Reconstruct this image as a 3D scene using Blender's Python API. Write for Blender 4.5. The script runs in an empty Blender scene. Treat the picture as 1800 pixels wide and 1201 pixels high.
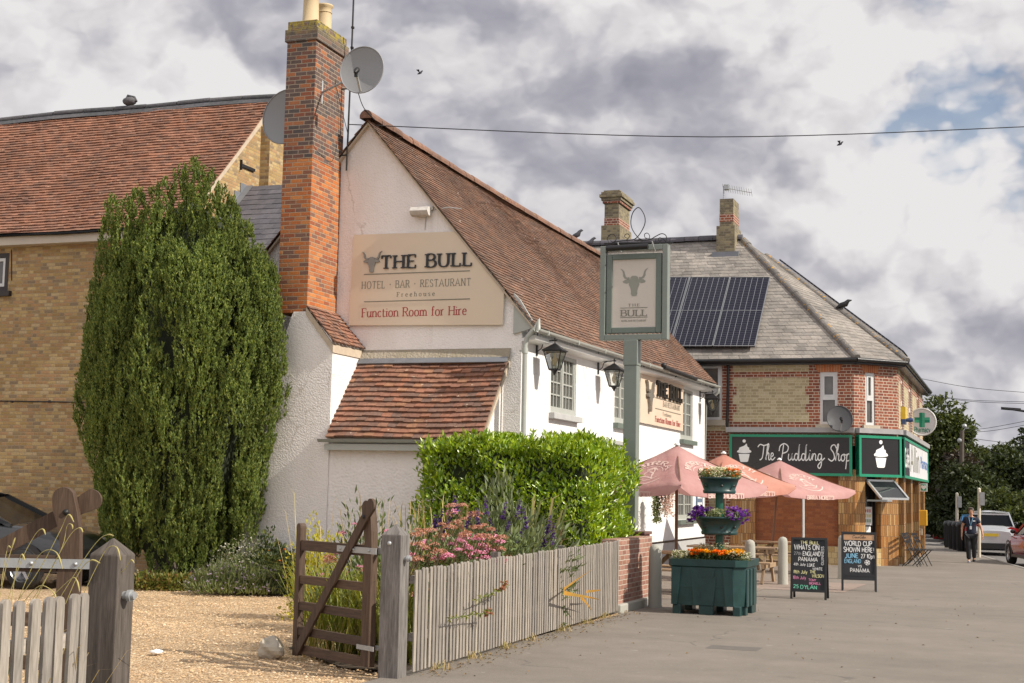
import bpy, bmesh, math, random
import numpy as np
from mathutils import Vector as V, Matrix
random.seed(7)
RNG = np.random.default_rng(11)
rad = math.radians
D = bpy.data
SC = bpy.context.scene
COL = SC.collection

# ------------------------------------------------------------------ camera
FPX, ROLL, EYE, SLOPE = 2500.0, 0.02, 1.70, -0.005
PIT, YAW = rad(5.976), rad(19.61)
_sy, _cy, _sp, _cp = math.sin(YAW), math.cos(YAW), math.sin(PIT), math.cos(PIT)
FWD = V((-_sy*_cp, _cy*_cp, _sp)); RGT = V((_cy, _sy, 0)); UPV = RGT.cross(FWD)
EYEP = V((0, 0, EYE))
cam_d = D.cameras.new('camera'); cam_d.sensor_width = 36; cam_d.lens = 50; cam_d.clip_end = 3000; cam_d.clip_start = .1
cam = D.objects.new('camera', cam_d); COL.objects.link(cam)
_r = (RGT + UPV*ROLL).normalized(); _u = (UPV - RGT*ROLL).normalized()
cam.matrix_world = Matrix(((_r.x, _u.x, -FWD.x, 0), (_r.y, _u.y, -FWD.y, 0), (_r.z, _u.z, -FWD.z, EYE), (0, 0, 0, 1)))
SC.camera = cam

# ------------------------------------------------------------------ exposure
SC.view_settings.view_transform = 'Standard'; SC.view_settings.look = 'None'
SC.view_settings.exposure = 0.12; SC.view_settings.gamma = 1.0

# ------------------------------------------------------------------ sun and sky
SUN_EL, SUN_AZ = rad(38), rad(-3.5)         # azimuth measured from +X, negative = towards the camera side
sdir = V((math.cos(SUN_EL)*math.cos(SUN_AZ), math.cos(SUN_EL)*math.sin(SUN_AZ), math.sin(SUN_EL)))
sun_d = D.lights.new('sun', 'SUN'); sun_d.energy = 5.0; sun_d.angle = rad(.5); sun_d.color = (1, .93, .82)
sun = D.objects.new('sun', sun_d); COL.objects.link(sun)
sun.rotation_euler = sdir.to_track_quat('Z', 'Y').to_euler()

W = D.worlds.new('World'); SC.world = W; W.use_nodes = True
def nn(nt, t, **k):
    n = nt.nodes.new(t)
    ins = {}
    for a, b in k.items():
        if a[0] == '_': ins[a[1:]] = b
        else: setattr(n, a, b)
    for a, b in ins.items():
        s = n.inputs[int(a)] if a.isdigit() else n.inputs[a.replace('_', ' ')]
        if isinstance(b, bpy.types.NodeSocket): nt.links.new(b, s)
        else: s.default_value = b
    return n
def mth(nt, op, a, b=0.0, c=0.0, clamp=False):
    return nn(nt, 'ShaderNodeMath', operation=op, use_clamp=clamp, _0=a, _1=b, _2=c).outputs[0]
def c4(c): return (c[0], c[1], c[2], 1)
def ramp(nt, fac, stops, interp='LINEAR'):
    n = nn(nt, 'ShaderNodeValToRGB', _0=fac); r = n.color_ramp; r.interpolation = interp
    while len(r.elements) < len(stops): r.elements.new(.5)
    for e, (p, c) in zip(r.elements, stops):
        e.position = p; e.color = c4(c) if not isinstance(c, (int, float)) else (c, c, c, 1)
    return n.outputs[0]
def mix(nt, f, a, b, blend='MIX'):
    n = nn(nt, 'ShaderNodeMix', data_type='RGBA', blend_type=blend)
    for i, x in ((0, f), (6, a), (7, b)):
        if isinstance(x, bpy.types.NodeSocket): nt.links.new(x, n.inputs[i])
        else: n.inputs[i].default_value = x if i == 0 else c4(x)
    return n.outputs[2]
def noise(nt, vec, scale, detail=4, rough=.55, dim='3D', dist=0):
    return nn(nt, 'ShaderNodeTexNoise', noise_dimensions=dim, _Vector=vec, _Scale=scale, _Detail=detail, _Roughness=rough, _Distortion=dist).outputs[0]

def make_sky():
    nt = W.node_tree; nt.nodes.clear()
    out = nn(nt, 'ShaderNodeOutputWorld')
    sky = nn(nt, 'ShaderNodeTexSky', sky_type='NISHITA', sun_disc=False, sun_elevation=SUN_EL,
             sun_rotation=math.atan2(sdir.x, sdir.y), altitude=50, air_density=1, dust_density=.6, ozone_density=1.5)
    b1 = nn(nt, 'ShaderNodeBackground', _Color=sky.outputs[0], _Strength=.10)
    g = nn(nt, 'ShaderNodeTexCoord').outputs['Generated']
    s = nn(nt, 'ShaderNodeSeparateXYZ', _0=g)
    p = nn(nt, 'ShaderNodeMapping', _Vector=g, _Location=(SKY_SEED, 1.3, .4), _Scale=(1, 1, 1.4)).outputs[0]
    # billowing cloud masses: warped, cauliflower-edged density and the light falling on it from above
    wv = nn(nt, 'ShaderNodeTexNoise', _Vector=p, _Scale=6.0, _Detail=5.0, _Roughness=.6).outputs['Color']
    wv = nn(nt, 'ShaderNodeVectorMath', operation='SCALE', _0=nn(nt, 'ShaderNodeVectorMath', operation='SUBTRACT', _0=wv, _1=(.5, .5, .5)).outputs[0], _Scale=.13).outputs[0]
    def dens(off):
        q = nn(nt, 'ShaderNodeVectorMath', operation='ADD', _0=nn(nt, 'ShaderNodeVectorMath', operation='ADD', _0=p, _1=wv).outputs[0], _1=off).outputs[0]
        vo = nn(nt, 'ShaderNodeTexVoronoi', feature='F1', _Vector=q, _Scale=5.2, _Detail=3.0, _Roughness=.55, _Lacunarity=2.3).outputs[0]
        return mth(nt, 'MULTIPLY_ADD', noise(nt, q, 2.7, 6, .5), 1.0, mth(nt, 'MULTIPLY', vo, -.30))
    big, big2 = dens((0, 0, 0)), dens((.010, .0, .032))
    lit = mth(nt, 'SUBTRACT', big, big2)
    hi = nn(nt, 'ShaderNodeMapRange', _0=s.outputs[2], _1=.0, _2=.30, _3=-.16, _4=.05).outputs[0]
    body = mth(nt, 'MULTIPLY_ADD', lit, 2.0, mth(nt, 'MULTIPLY_ADD', noise(nt, p, 2.6, 5, .5), 1.0, mth(nt, 'ADD', hi, BODY)))
    cc = ramp(nt, body, [(.10, (.26, .26, .31)), (.38, (.39, .385, .43)), (.50, (.50, .49, .52)), (.60, (.63, .61, .625)), (.74, (.755, .735, .735))])
    # unseen clouds behind the camera, brightened to add ambient fill
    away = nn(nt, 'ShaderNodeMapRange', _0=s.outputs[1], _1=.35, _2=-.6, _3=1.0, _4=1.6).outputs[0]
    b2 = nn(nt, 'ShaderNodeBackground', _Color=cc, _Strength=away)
    cover = nn(nt, 'ShaderNodeMapRange', interpolation_type='SMOOTHSTEP', _0=big, _1=COV, _2=COV+.13).outputs[0]
    low = ramp(nt, s.outputs[2], [(.12, 1.0), (.3, 0.0)])
    cover = mth(nt, 'MAXIMUM', cover, low)
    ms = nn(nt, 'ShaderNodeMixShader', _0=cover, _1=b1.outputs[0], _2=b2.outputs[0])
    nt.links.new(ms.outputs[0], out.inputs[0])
SKY_SEED = 30.2
BODY, COV = .025, -.10
make_sky()

# ------------------------------------------------------------------ pixel helpers: a pixel of the photograph to a point on a plane of the place
def ray(px, py):
    x, y = px-900.0, py-600.5; a, b = x+ROLL*y, y-ROLL*x
    return FWD*FPX + RGT*a - UPV*b
def onY(px, py, Y): d = ray(px, py); return EYEP + d*(Y/d.y)
def onX(px, py, X): d = ray(px, py); return EYEP + d*(X/d.x)
def onZ(px, py, Z): d = ray(px, py); return EYEP + d*((Z-EYE)/d.z)
def gnd(px, py): d = ray(px, py); return EYEP + d*(-EYE/(d.z-SLOPE*d.y))
def onP(px, py, p0, n): d = ray(px, py); return EYEP + d*((p0-EYEP).dot(n)/d.dot(n))
def gz(y): return SLOPE*y

# ------------------------------------------------------------------ scene graph
def tag(o, label=None, cat=None, group=None, kind=None):
    if label: o['label'] = label
    if cat: o['category'] = cat
    if group: o['group'] = group
    if kind: o['kind'] = kind
    return o
def mw(o): return Matrix.Translation(o.location) @ o.rotation_euler.to_matrix().to_4x4()
def thing(name, label, cat, loc=(0, 0, 0), rz=0, group=None):
    o = D.objects.new(name, None); COL.objects.link(o); o.empty_display_size = .2
    o.location = loc; o.rotation_euler = (0, 0, rz)
    return tag(o, label, cat, group)
def world_of(o):
    if o.parent is None: return mw(o)
    return world_of(o.parent) @ o.matrix_parent_inverse @ mw(o)
def attach(o, parent):
    o.parent = parent; o.matrix_parent_inverse = world_of(parent).inverted()
def local_thing(name, label, cat, group=None): return thing(name, label, cat, (0, 0, 0), 0, group)
def kids(o): return [c for c in list(D.objects) if c.parent == o]
def dup(root, loc, rz=0, label=None, group=None, scale=None):
    def cp(o, par):
        c = o.copy(); COL.objects.link(c)
        if par is not None: c.parent = par
        for k in TREE.get(o.name, []): cp(k, c)
        return c
    build_tree()
    c = cp(root, None); c.location = loc; c.rotation_euler = (0, 0, rz)
    if scale: c.scale = scale
    if label: c['label'] = label
    if group: c['group'] = group
    return c
TREE = {}
def build_tree():
    TREE.clear()
    for o in D.objects:
        if o.parent: TREE.setdefault(o.parent.name, []).append(o)

# ------------------------------------------------------------------ mesh builder
class MB:
    def __init__(s): s.v = []; s.f = []; s.m = []; s.s = []
    def add(s, vs, fs, mi=0, sm=False):
        b = len(s.v); s.v += [tuple(v) for v in vs]
        for f in fs: s.f.append(tuple(i+b for i in f)); s.m.append(mi); s.s.append(sm)
    def quad(s, a, b, c, d, mi=0): s.add([a, b, c, d], [(0, 1, 2, 3)], mi)
    def poly(s, pts, mi=0): s.add(pts, [tuple(range(len(pts)))], mi)
    def obox(s, o, a, b, c, mi=0):
        o, a, b, c = V(o), V(a), V(b), V(c)
        if a.cross(b).dot(c) < 0: a, b = b, a
        s.add([o, o+a, o+a+b, o+b, o+c, o+a+c, o+a+b+c, o+b+c],
              [(0, 3, 2, 1), (4, 5, 6, 7), (0, 1, 5, 4), (1, 2, 6, 5), (2, 3, 7, 6), (3, 0, 4, 7)], mi)
    def box(s, x0, x1, y0, y1, z0, z1, mi=0): s.obox((x0, y0, z0), (x1-x0, 0, 0), (0, y1-y0, 0), (0, 0, z1-z0), mi)
    def cbox(s, c, size, rz=0, mi=0):
        R = Matrix.Rotation(rz, 3, 'Z'); a, b, cc = R @ V((size[0], 0, 0)), R @ V((0, size[1], 0)), V((0, 0, size[2]))
        s.obox(V(c)-(a+b+cc)/2, a, b, cc, mi)
    def beam(s, p, q, w, h, up=(0, 0, 1), mi=0):     # square bar from p to q, w across, h along up
        p, q = V(p), V(q); d = q-p; up = V(up); side = d.cross(up)
        if side.length < 1e-6: side = d.cross(V((1, 0, 0)))
        side.normalize(); u2 = side.cross(d).normalized()
        s.obox(p-side*w/2-u2*h/2, d, side*w, u2*h, mi)
    def prism(s, pts2, o, u, v, n, t, mi=0, mside=None):   # outline in (u,v), front at o+n*t
        o, u, v, n = V(o), V(u), V(v), V(n)
        if u.cross(v).dot(n) < 0: pts2 = pts2[::-1]
        k = len(pts2)
        ar = sum(pts2[i][0]*pts2[(i+1) % k][1]-pts2[(i+1) % k][0]*pts2[i][1] for i in range(k))
        if (ar < 0) == (u.cross(v).dot(n) > 0): pts2 = pts2[::-1]
        bk = [o+u*a+v*b for a, b in pts2]; fr = [p+n*t for p in bk]
        s.add(bk+fr, [tuple(range(k, 2*k)), tuple(range(k-1, -1, -1))], mi)
        s.add(bk+fr, [(i, (i+1) % k, k+(i+1) % k, k+i) for i in range(k)], mi if mside is None else mside)
    def tube(s, path, r, n=8, mi=0, sm=True, closed=False, caps=True):
        path = [V(p) for p in path]; k = len(path)
        rs = r if isinstance(r, (list, tuple)) else [r]*k
        vs = []; prev = None
        for i, p in enumerate(path):
            a = path[i-1] if (i > 0 or closed) else path[i]
            b = path[(i+1) % k] if (i < k-1 or closed) else path[i]
            t = (b-a).normalized()
            if prev is None:
                prev = t.cross(V((0, 0, 1)))
                if prev.length < 1e-3: prev = t.cross(V((1, 0, 0)))
            x = (prev - t*prev.dot(t)).normalized(); prev = x; y = t.cross(x)
            for j in range(n):
                w = 2*math.pi*j/n; vs.append(p+(x*math.cos(w)+y*math.sin(w))*rs[i])
        fs = []
        for i in range(k if closed else k-1):
            i2 = (i+1) % k
            for j in range(n): fs.append((i*n+j, i*n+(j+1) % n, i2*n+(j+1) % n, i2*n+j))
        s.add(vs, fs, mi, sm)
        if caps and not closed:
            s.add(vs[:n], [tuple(range(n-1, -1, -1))], mi); s.add(vs[-n:], [tuple(range(n))], mi)
    def lathe(s, prof, o=(0, 0, 0), n=20, mi=0, sm=True, ax=(0, 0, 1), cap=True):
        o, ax = V(o), V(ax).normalized(); x = ax.orthogonal().normalized(); y = ax.cross(x); vs = []
        if abs(ax.z) > .99: x, y = V((1, 0, 0)), V((0, 1, 0))*(1 if ax.z > 0 else -1)
        for r, z in prof:
            for j in range(n):
                w = 2*math.pi*j/n; vs.append(o+ax*z+(x*math.cos(w)+y*math.sin(w))*r)
        fs = [(i*n+j, i*n+(j+1) % n, (i+1)*n+(j+1) % n, (i+1)*n+j) for i in range(len(prof)-1) for j in range(n)]
        s.add(vs, fs, mi, sm)
        if cap:
            if prof[0][0] > 1e-4: s.add(vs[:n], [tuple(range(n-1, -1, -1))], mi)
            if prof[-1][0] > 1e-4: s.add(vs[-n:], [tuple(range(n))], mi)
    def ball(s, c, r, n=10, m=6, mi=0, sc=(1, 1, 1)):
        c = V(c); vs = []; 
        for i in range(m+1):
            t = math.pi*i/m
            for j in range(n):
                w = 2*math.pi*j/n
                vs.append(c+V((math.sin(t)*math.cos(w)*sc[0], math.sin(t)*math.sin(w)*sc[1], -math.cos(t)*sc[2]))*r)
        s.add(vs, [(i*n+j, i*n+(j+1) % n, (i+1)*n+(j+1) % n, (i+1)*n+j) for i in range(m) for j in range(n)], mi, True)
    def build(s, name, mats, parent=None, bevel=0, weld=False, sub=0):
        me = D.meshes.new(name); me.from_pydata(s.v, [], s.f)
        if not isinstance(mats, (list, tuple)): mats = [mats]
        for m in mats: me.materials.append(m)
        if s.f:
            me.polygons.foreach_set('material_index', s.m); me.polygons.foreach_set('use_smooth', s.s)
        box_uv(me)
        if weld:
            bm = bmesh.new(); bm.from_mesh(me); bmesh.ops.remove_doubles(bm, verts=bm.verts, dist=1e-4); bm.to_mesh(me); bm.free()
        me.update()
        o = D.objects.new(name, me); COL.objects.link(o)
        if sub: md = o.modifiers.new('sub', 'SUBSURF'); md.levels = md.render_levels = sub
        if bevel:
            md = o.modifiers.new('bevel', 'BEVEL'); md.width = bevel; md.segments = 2; md.limit_method = 'ANGLE'
        if parent is not None: attach(o, parent)
        return o
def box_uv(me):
    nf = len(me.polygons)
    if not nf: return
    uv = me.uv_layers.new(name='UVMap')
    nl = len(me.loops); vi = np.empty(nl, np.int32); me.loops.foreach_get('vertex_index', vi)
    co = np.empty(len(me.vertices)*3); me.vertices.foreach_get('co', co); co = co.reshape(-1, 3)
    no = np.empty(nf*3); me.polygons.foreach_get('normal', no); no = no.reshape(-1, 3)
    lt = np.empty(nf, np.int32); me.polygons.foreach_get('loop_total', lt)
    fn = np.repeat(np.arange(nf), lt); n = no[fn]
    u = np.stack([-n[:, 1], n[:, 0], np.zeros(nl)], 1); ln = np.linalg.norm(u, axis=1)
    flat = ln < .05; u[flat] = (1, 0, 0); ln[flat] = 1; u /= ln[:, None]
    v = np.cross(n, u); v[flat] = (0, 1, 0)
    p = co[vi]; out = np.stack([(p*u).sum(1), (p*v).sum(1)], 1).astype(np.float32)
    uv.data.foreach_set('uv', out.ravel())
def np_mesh(name, verts, faces, mat, parent=None, smooth=False, nrm=None):   # verts (N,3), faces (M,k) arrays
    me = D.meshes.new(name); nv, (nf, k) = len(verts), faces.shape
    me.vertices.add(nv); me.vertices.foreach_set('co', np.ascontiguousarray(verts, np.float32).ravel())
    me.loops.add(nf*k); me.loops.foreach_set('vertex_index', np.ascontiguousarray(faces, np.int32).ravel())
    me.polygons.add(nf); me.polygons.foreach_set('loop_start', np.arange(0, nf*k, k, dtype=np.int32))
    me.polygons.foreach_set('loop_total', np.full(nf, k, np.int32))
    if smooth: me.polygons.foreach_set('use_smooth', np.ones(nf, bool))
    me.materials.append(mat); me.update(calc_edges=True); me.validate()
    o = D.objects.new(name, me); COL.objects.link(o)
    if parent is not None: attach(o, parent)
    return o
def unit(a): return a/np.maximum(np.linalg.norm(a, axis=1, keepdims=True), 1e-9)
def leaves(name, c, d, n, L, Wd, mat, parent=None, fold=.25, curl=.15):
    """one folded four-point leaf per row: base c, along d, facing n"""
    c, d = np.asarray(c, float), unit(np.asarray(d, float)); N = len(c)
    s = unit(np.cross(d, n)); n2 = np.cross(s, d)
    L = np.broadcast_to(L, (N,))[:, None]; Wd = np.broadcast_to(Wd, (N,))[:, None]
    mid = c+d*L*.45
    a = mid+s*Wd*.5+n2*Wd*fold; b = mid-s*Wd*.5+n2*Wd*fold; t = c+d*L-n2*L*curl
    v = np.stack([c, a, t, b], 1).reshape(-1, 3); i = np.arange(N)*4
    f = np.concatenate([np.stack([i, i+1, i+2], 1), np.stack([i, i+2, i+3], 1)])
    return np_mesh(name, v, f, mat, parent)
def leaf_arrays(c, d, n, L, Wd, fold=.25, curl=.15):
    c, d = np.asarray(c, float), unit(np.asarray(d, float)); N = len(c)
    s = unit(np.cross(d, n)); n2 = np.cross(s, d)
    L = np.broadcast_to(L, (N,))[:, None]; Wd = np.broadcast_to(Wd, (N,))[:, None]
    mid = c+d*L*.45
    return np.stack([c, mid+s*Wd*.5+n2*Wd*fold, c+d*L-n2*L*curl, mid-s*Wd*.5+n2*Wd*fold], 1).reshape(-1, 3)
def rdir(n): return unit(RNG.normal(size=(n, 3)))
# ------------------------------------------------------------------ materials
def newmat(name):
    m = D.materials.new(name); m.use_nodes = True; nt = m.node_tree; nt.nodes.clear()
    out = nn(nt, 'ShaderNodeOutputMaterial'); b = nn(nt, 'ShaderNodeBsdfPrincipled'); nt.links.new(b.outputs[0], out.inputs[0])
    return m, nt, b, out
def setc(nt, b, col, rough=.6, bump=None, bs=.3, bd=.01, metal=0, spec=None):
    for k, x in (('Base Color', col), ('Roughness', rough), ('Metallic', metal)):
        if isinstance(x, bpy.types.NodeSocket): nt.links.new(x, b.inputs[k])
        else: b.inputs[k].default_value = c4(x) if isinstance(x, tuple) else x
    if spec is not None: b.inputs['Specular IOR Level'].default_value = spec
    if bump is not None:
        bn = nn(nt, 'ShaderNodeBump', _Height=bump, _Strength=bs, _Distance=bd); nt.links.new(bn.outputs[0], b.inputs['Normal'])
def pos(nt): return nn(nt, 'ShaderNodeNewGeometry').outputs['Position']
def obj(nt): return nn(nt, 'ShaderNodeTexCoord').outputs['Object']
def uvn(nt): return nn(nt, 'ShaderNodeTexCoord').outputs['UV']
def island(nt): return nn(nt, 'ShaderNodeNewGeometry').outputs['Random Per Island']
def paint(name, col, rough=.5, var=.12, scale=6, bump=.15, metal=0, fine=60):
    m, nt, b, o = newmat(name); p = obj(nt)
    n1 = noise(nt, p, scale, 5, .6); n2 = noise(nt, p, fine, 3)
    c = mix(nt, n1, tuple(x*(1-var) for x in col), tuple(min(1, x*(1+var)) for x in col))
    setc(nt, b, c, ramp(nt, n1, [(.3, rough*.85), (.7, min(1, rough*1.15))]), n2, bump, .004, metal)
    return m
def stucco(name, col, scale=42, strength=1.0, dist=.02, dirt=(.45, .40, .34), dirty=.25, drough=.9):
    m, nt, b, o = newmat(name); p = pos(nt)
    v = nn(nt, 'ShaderNodeTexVoronoi', feature='SMOOTH_F1', _Vector=p, _Scale=scale, _Smoothness=.6).outputs[0]
    n = noise(nt, p, scale*.6, 5, .65)
    h = mth(nt, 'MULTIPLY_ADD', v, -.8, n)
    d = ramp(nt, noise(nt, nn(nt, 'ShaderNodeMapping', _Vector=p, _Scale=(1, 1, .35)).outputs[0], 1.6, 7, .65), [(.45, 0.0), (.75, dirty)])
    d2 = ramp(nt, noise(nt, p, 9, 6, .7), [(.55, 0.0), (.8, dirty*.8)])
    stk = ramp(nt, noise(nt, nn(nt, 'ShaderNodeMapping', _Vector=p, _Scale=(1, 1, .07)).outputs[0], 5.5, 4, .6), [(.56, 0.0), (.74, dirty*1.1)])
    ce = nn(nt, 'ShaderNodeTexVoronoi', feature='DISTANCE_TO_EDGE', _Vector=nn(nt, 'ShaderNodeVectorMath', operation='ADD', _0=p, _1=nn(nt, 'ShaderNodeVectorMath', operation='SCALE', _0=nn(nt, 'ShaderNodeTexNoise', _Vector=p, _Scale=1.6, _Detail=5.0).outputs['Color'], _Scale=.8).outputs[0]).outputs[0], _Scale=.42).outputs[0]
    crk = mth(nt, 'MULTIPLY', ramp(nt, ce, [(.0, 1.0), (.008, 0.0)]), ramp(nt, noise(nt, p, .6, 2), [(.5, 0.0), (.6, .6)]))
    c = mix(nt, mth(nt, 'MAXIMUM', mth(nt, 'MAXIMUM', d, d2), mth(nt, 'MAXIMUM', stk, crk)), col, dirt)
    setc(nt, b, c, drough, h, strength, dist)
    return m
def wood(name, cols, along='v', rough=.75, scale=1.0, bump=.4):
    m, nt, b, o = newmat(name); u = uvn(nt)
    sc = (14*scale, 1.1*scale, 1) if along == 'v' else (1.1*scale, 14*scale, 1)
    oi = nn(nt, 'ShaderNodeObjectInfo').outputs['Random']
    off = nn(nt, 'ShaderNodeCombineXYZ', _0=mth(nt, 'MULTIPLY', oi, 37.0), _1=mth(nt, 'MULTIPLY', oi, 91.0)).outputs[0]
    uu = nn(nt, 'ShaderNodeVectorMath', operation='ADD', _0=u, _1=off).outputs[0]
    mp = nn(nt, 'ShaderNodeMapping', _Vector=uu, _Scale=sc).outputs[0]
    g = noise(nt, mp, 2.2, 8, .68, dist=.6); g2 = noise(nt, mp, 9, 4, .6)
    c = ramp(nt, mth(nt, 'MULTIPLY_ADD', g2, .35, mth(nt, 'MULTIPLY', g, .75)), [(.32, cols[0]), (.5, cols[1]), (.68, cols[2])])
    v = ramp(nt, oi, [(0, (.72, .72, .74)), (1, (1.12, 1.1, 1.06))])
    c = mix(nt, 1.0, c, v, 'MULTIPLY')
    setc(nt, b, c, rough, g, bump, .006)
    return m
def brick(name, palette, mortar, bw=.225, bh=.075, mj=.010, flemish=True, bump=.6, stain=.25, rough=.9, weather=(.12, .11, .10), lichen=None):
    m, nt, b, o = newmat(name); u = uvn(nt)
    s = nn(nt, 'ShaderNodeSeparateXYZ', _0=u)
    wob = noise(nt, u, 7, 2)
    vv = mth(nt, 'DIVIDE', mth(nt, 'MULTIPLY_ADD', wob, .008, s.outputs[1]), bh)
    row = mth(nt, 'FLOOR', vv); fv = mth(nt, 'SUBTRACT', vv, row)
    per = bw*1.5 if flemish else bw
    odd = mth(nt, 'MULTIPLY', mth(nt, 'MODULO', mth(nt, 'ABSOLUTE', row), 2.0), .5)
    jit = mth(nt, 'MULTIPLY', nn(nt, 'ShaderNodeTexWhiteNoise', noise_dimensions='1D', _W=row).outputs[0], .12)
    uu = mth(nt, 'ADD', mth(nt, 'ADD', mth(nt, 'DIVIDE', s.outputs[0], per), odd), jit)
    col = mth(nt, 'FLOOR', uu); fu = mth(nt, 'SUBTRACT', uu, col)
    if flemish:
        hd = mth(nt, 'GREATER_THAN', fu, .6667)
        lo = mth(nt, 'MULTIPLY', hd, .6667); wd = mth(nt, 'MULTIPLY_ADD', hd, -.3333, .6667)
        fx = mth(nt, 'SUBTRACT', fu, lo)
        dx = mth(nt, 'MULTIPLY', mth(nt, 'MINIMUM', fx, mth(nt, 'SUBTRACT', wd, fx)), per)
        cid = mth(nt, 'MULTIPLY_ADD', hd, .5, col)
    else:
        dx = mth(nt, 'MULTIPLY', mth(nt, 'MINIMUM', fu, mth(nt, 'SUBTRACT', 1.0, fu)), per); cid = col
    dy = mth(nt, 'MULTIPLY', mth(nt, 'MINIMUM', fv, mth(nt, 'SUBTRACT', 1.0, fv)), bh)
    rag = mth(nt, 'MULTIPLY_ADD', noise(nt, u, 60, 3), .006, -.003)
    dd = mth(nt, 'ADD', mth(nt, 'MINIMUM', dx, dy), rag)
    mask = nn(nt, 'ShaderNodeMapRange', _0=dd, _1=mj*.35, _2=mj*.75).outputs[0]
    rnd = nn(nt, 'ShaderNodeTexWhiteNoise', noise_dimensions='2D', _Vector=nn(nt, 'ShaderNodeCombineXYZ', _0=cid, _1=row).outputs[0]).outputs[0]
    k = len(palette)
    bc = ramp(nt, rnd, [(i/k, c) for i, c in enumerate(palette)], 'CONSTANT')
    n1 = noise(nt, u, 38, 5, .7)
    bc = mix(nt, 1.0, bc, ramp(nt, n1, [(.25, .62), (.75, 1.3)]), 'MULTIPLY')
    c = mix(nt, mask, mortar, bc)
    st = ramp(nt, noise(nt, u, .9, 7, .65), [(.45, 0.0), (.75, stain)])
    c = mix(nt, st, c, weather)
    if lichen is not None:
        lz = nn(nt, 'ShaderNodeSeparateXYZ', _0=pos(nt)).outputs[2]
        lm = mth(nt, 'MULTIPLY', ramp(nt, noise(nt, u, 9, 5, .7), [(.45, 0.0), (.55, 1.0)]), nn(nt, 'ShaderNodeMapRange', _0=lz, _1=lichen-.22, _2=lichen).outputs[0])
        c = mix(nt, lm, c, (.33, .26, .035))
    h = mth(nt, 'MULTIPLY_ADD', n1, .35, mask)
    setc(nt, b, c, rough, h, bump, .008)
    return m
def tile_mat(name, palette, spots=0, spotcol=(.62, .58, .52), moss=None, rough=.85, streak=.35):
    m, nt, b, o = newmat(name); p = pos(nt); r = island(nt)
    k = len(palette)
    c = ramp(nt, r, [(i/k, x) for i, x in enumerate(palette)], 'CONSTANT')
    n1 = noise(nt, p, 14, 5, .7); big = noise(nt, p, .9, 6, .65)
    mean = tuple(sum(x[i] for x in palette)/k for i in range(3)); c = mix(nt, .38, c, mean)
    run = noise(nt, nn(nt, 'ShaderNodeMapping', _Vector=p, _Scale=(1.6, 1.6, .5)).outputs[0], 1.3, 6, .65)
    c = mix(nt, ramp(nt, run, [(.52, 0.0), (.72, .55)]), c, tuple(x*.5 for x in mean))
    c = mix(nt, 1.0, c, ramp(nt, n1, [(.25, 1-streak), (.75, 1+streak)]), 'MULTIPLY')
    c = mix(nt, 1.0, c, ramp(nt, big, [(.3, .70), (.7, 1.25)]), 'MULTIPLY')
    if moss: c = mix(nt, ramp(nt, noise(nt, p, 3.3, 6, .7), [(.56, 0.0), (.68, .75)]), c, moss)
    if spots: c = mix(nt, ramp(nt, noise(nt, p, 8.5, 3, .55), [(1-spots-.03, 0.0), (1-spots, 1.0)]), c, spotcol)
    setc(nt, b, c, rough, n1, .5, .006)
    return m
def foliage(name, cols, trans=.3, rough=.5, spec=.4, patch=1.2):
    m, nt, b, o = newmat(name); r = island(nt); k = len(cols)
    c = ramp(nt, r, [(i/max(1, k-1), x) for i, x in enumerate(cols)])
    n1 = noise(nt, pos(nt), patch, 4, .6)
    c = mix(nt, 1.0, c, ramp(nt, n1, [(.3, .75), (.7, 1.25)]), 'MULTIPLY')
    setc(nt, b, c, rough, spec=spec)
    t = nn(nt, 'ShaderNodeBsdfTranslucent', _Color=mix(nt, 1.0, c, (1.5, 1.4, .6), 'MULTIPLY'))
    ms = nn(nt, 'ShaderNodeMixShader', _0=trans, _1=b.outputs[0], _2=t.outputs[0]); nt.links.new(ms.outputs[0], o.inputs[0])
    return m
def glass(name, col=(.02, .022, .025), rough=.06, var=.5):
    m, nt, b, o = newmat(name); n1 = noise(nt, obj(nt), 2.2, 3)
    c = mix(nt, n1, tuple(x*(1-var) for x in col), tuple(x*(1+var) for x in col))
    setc(nt, b, c, rough, noise(nt, obj(nt), 1.3, 2), .08, .02, spec=.8); return m
def flat(name, col, rough=.6, metal=0): return paint(name, col, rough, .06, 5, .05, metal)

M = {}
M['stucco_gable'] = stucco('pebbledash render', (.84, .795, .765), 34, .55, .02, dirty=.20)
M['stucco_front'] = stucco('painted render', (.76, .755, .74), 9, .35, .02, dirty=.22)
M['stucco_lean'] = stucco('rough painted render', (.84, .80, .77), 22, .6, .025, dirty=.2)
M['plinth'] = paint('grey plinth paint', (.42, .42, .41), .8, .15)
M['cement'] = stucco('cement fillet', (.30, .26, .19), 25, .8, .02, dirty=.5)
M['chim'] = brick('orange red brick', [(.47, .145, .035), (.50, .17, .045), (.40, .11, .03), (.53, .20, .06), (.30, .085, .035), (.45, .14, .04), (.20, .10, .07), (.44, .15, .05), (.24, .095, .055), (.42, .16, .06), (.36, .12, .045)], (.36, .27, .18), .23, .078, .013, False, .7, .12)
M['chimdark'] = brick('weathered red brick', [(.23, .075, .04), (.12, .075, .065), (.26, .085, .04), (.085, .068, .065), (.16, .07, .05), (.36, .13, .05), (.13, .085, .075), (.105, .07, .06)], (.33, .26, .19), .23, .078, .013, False, .7, .25)
M['chimcap'] = brick('lichened brick', [(.14, .10, .08), (.10, .08, .07), (.18, .11, .08)], (.22, .19, .15), .23, .078, .013, False, .7, .3, lichen=10.27)
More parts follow.
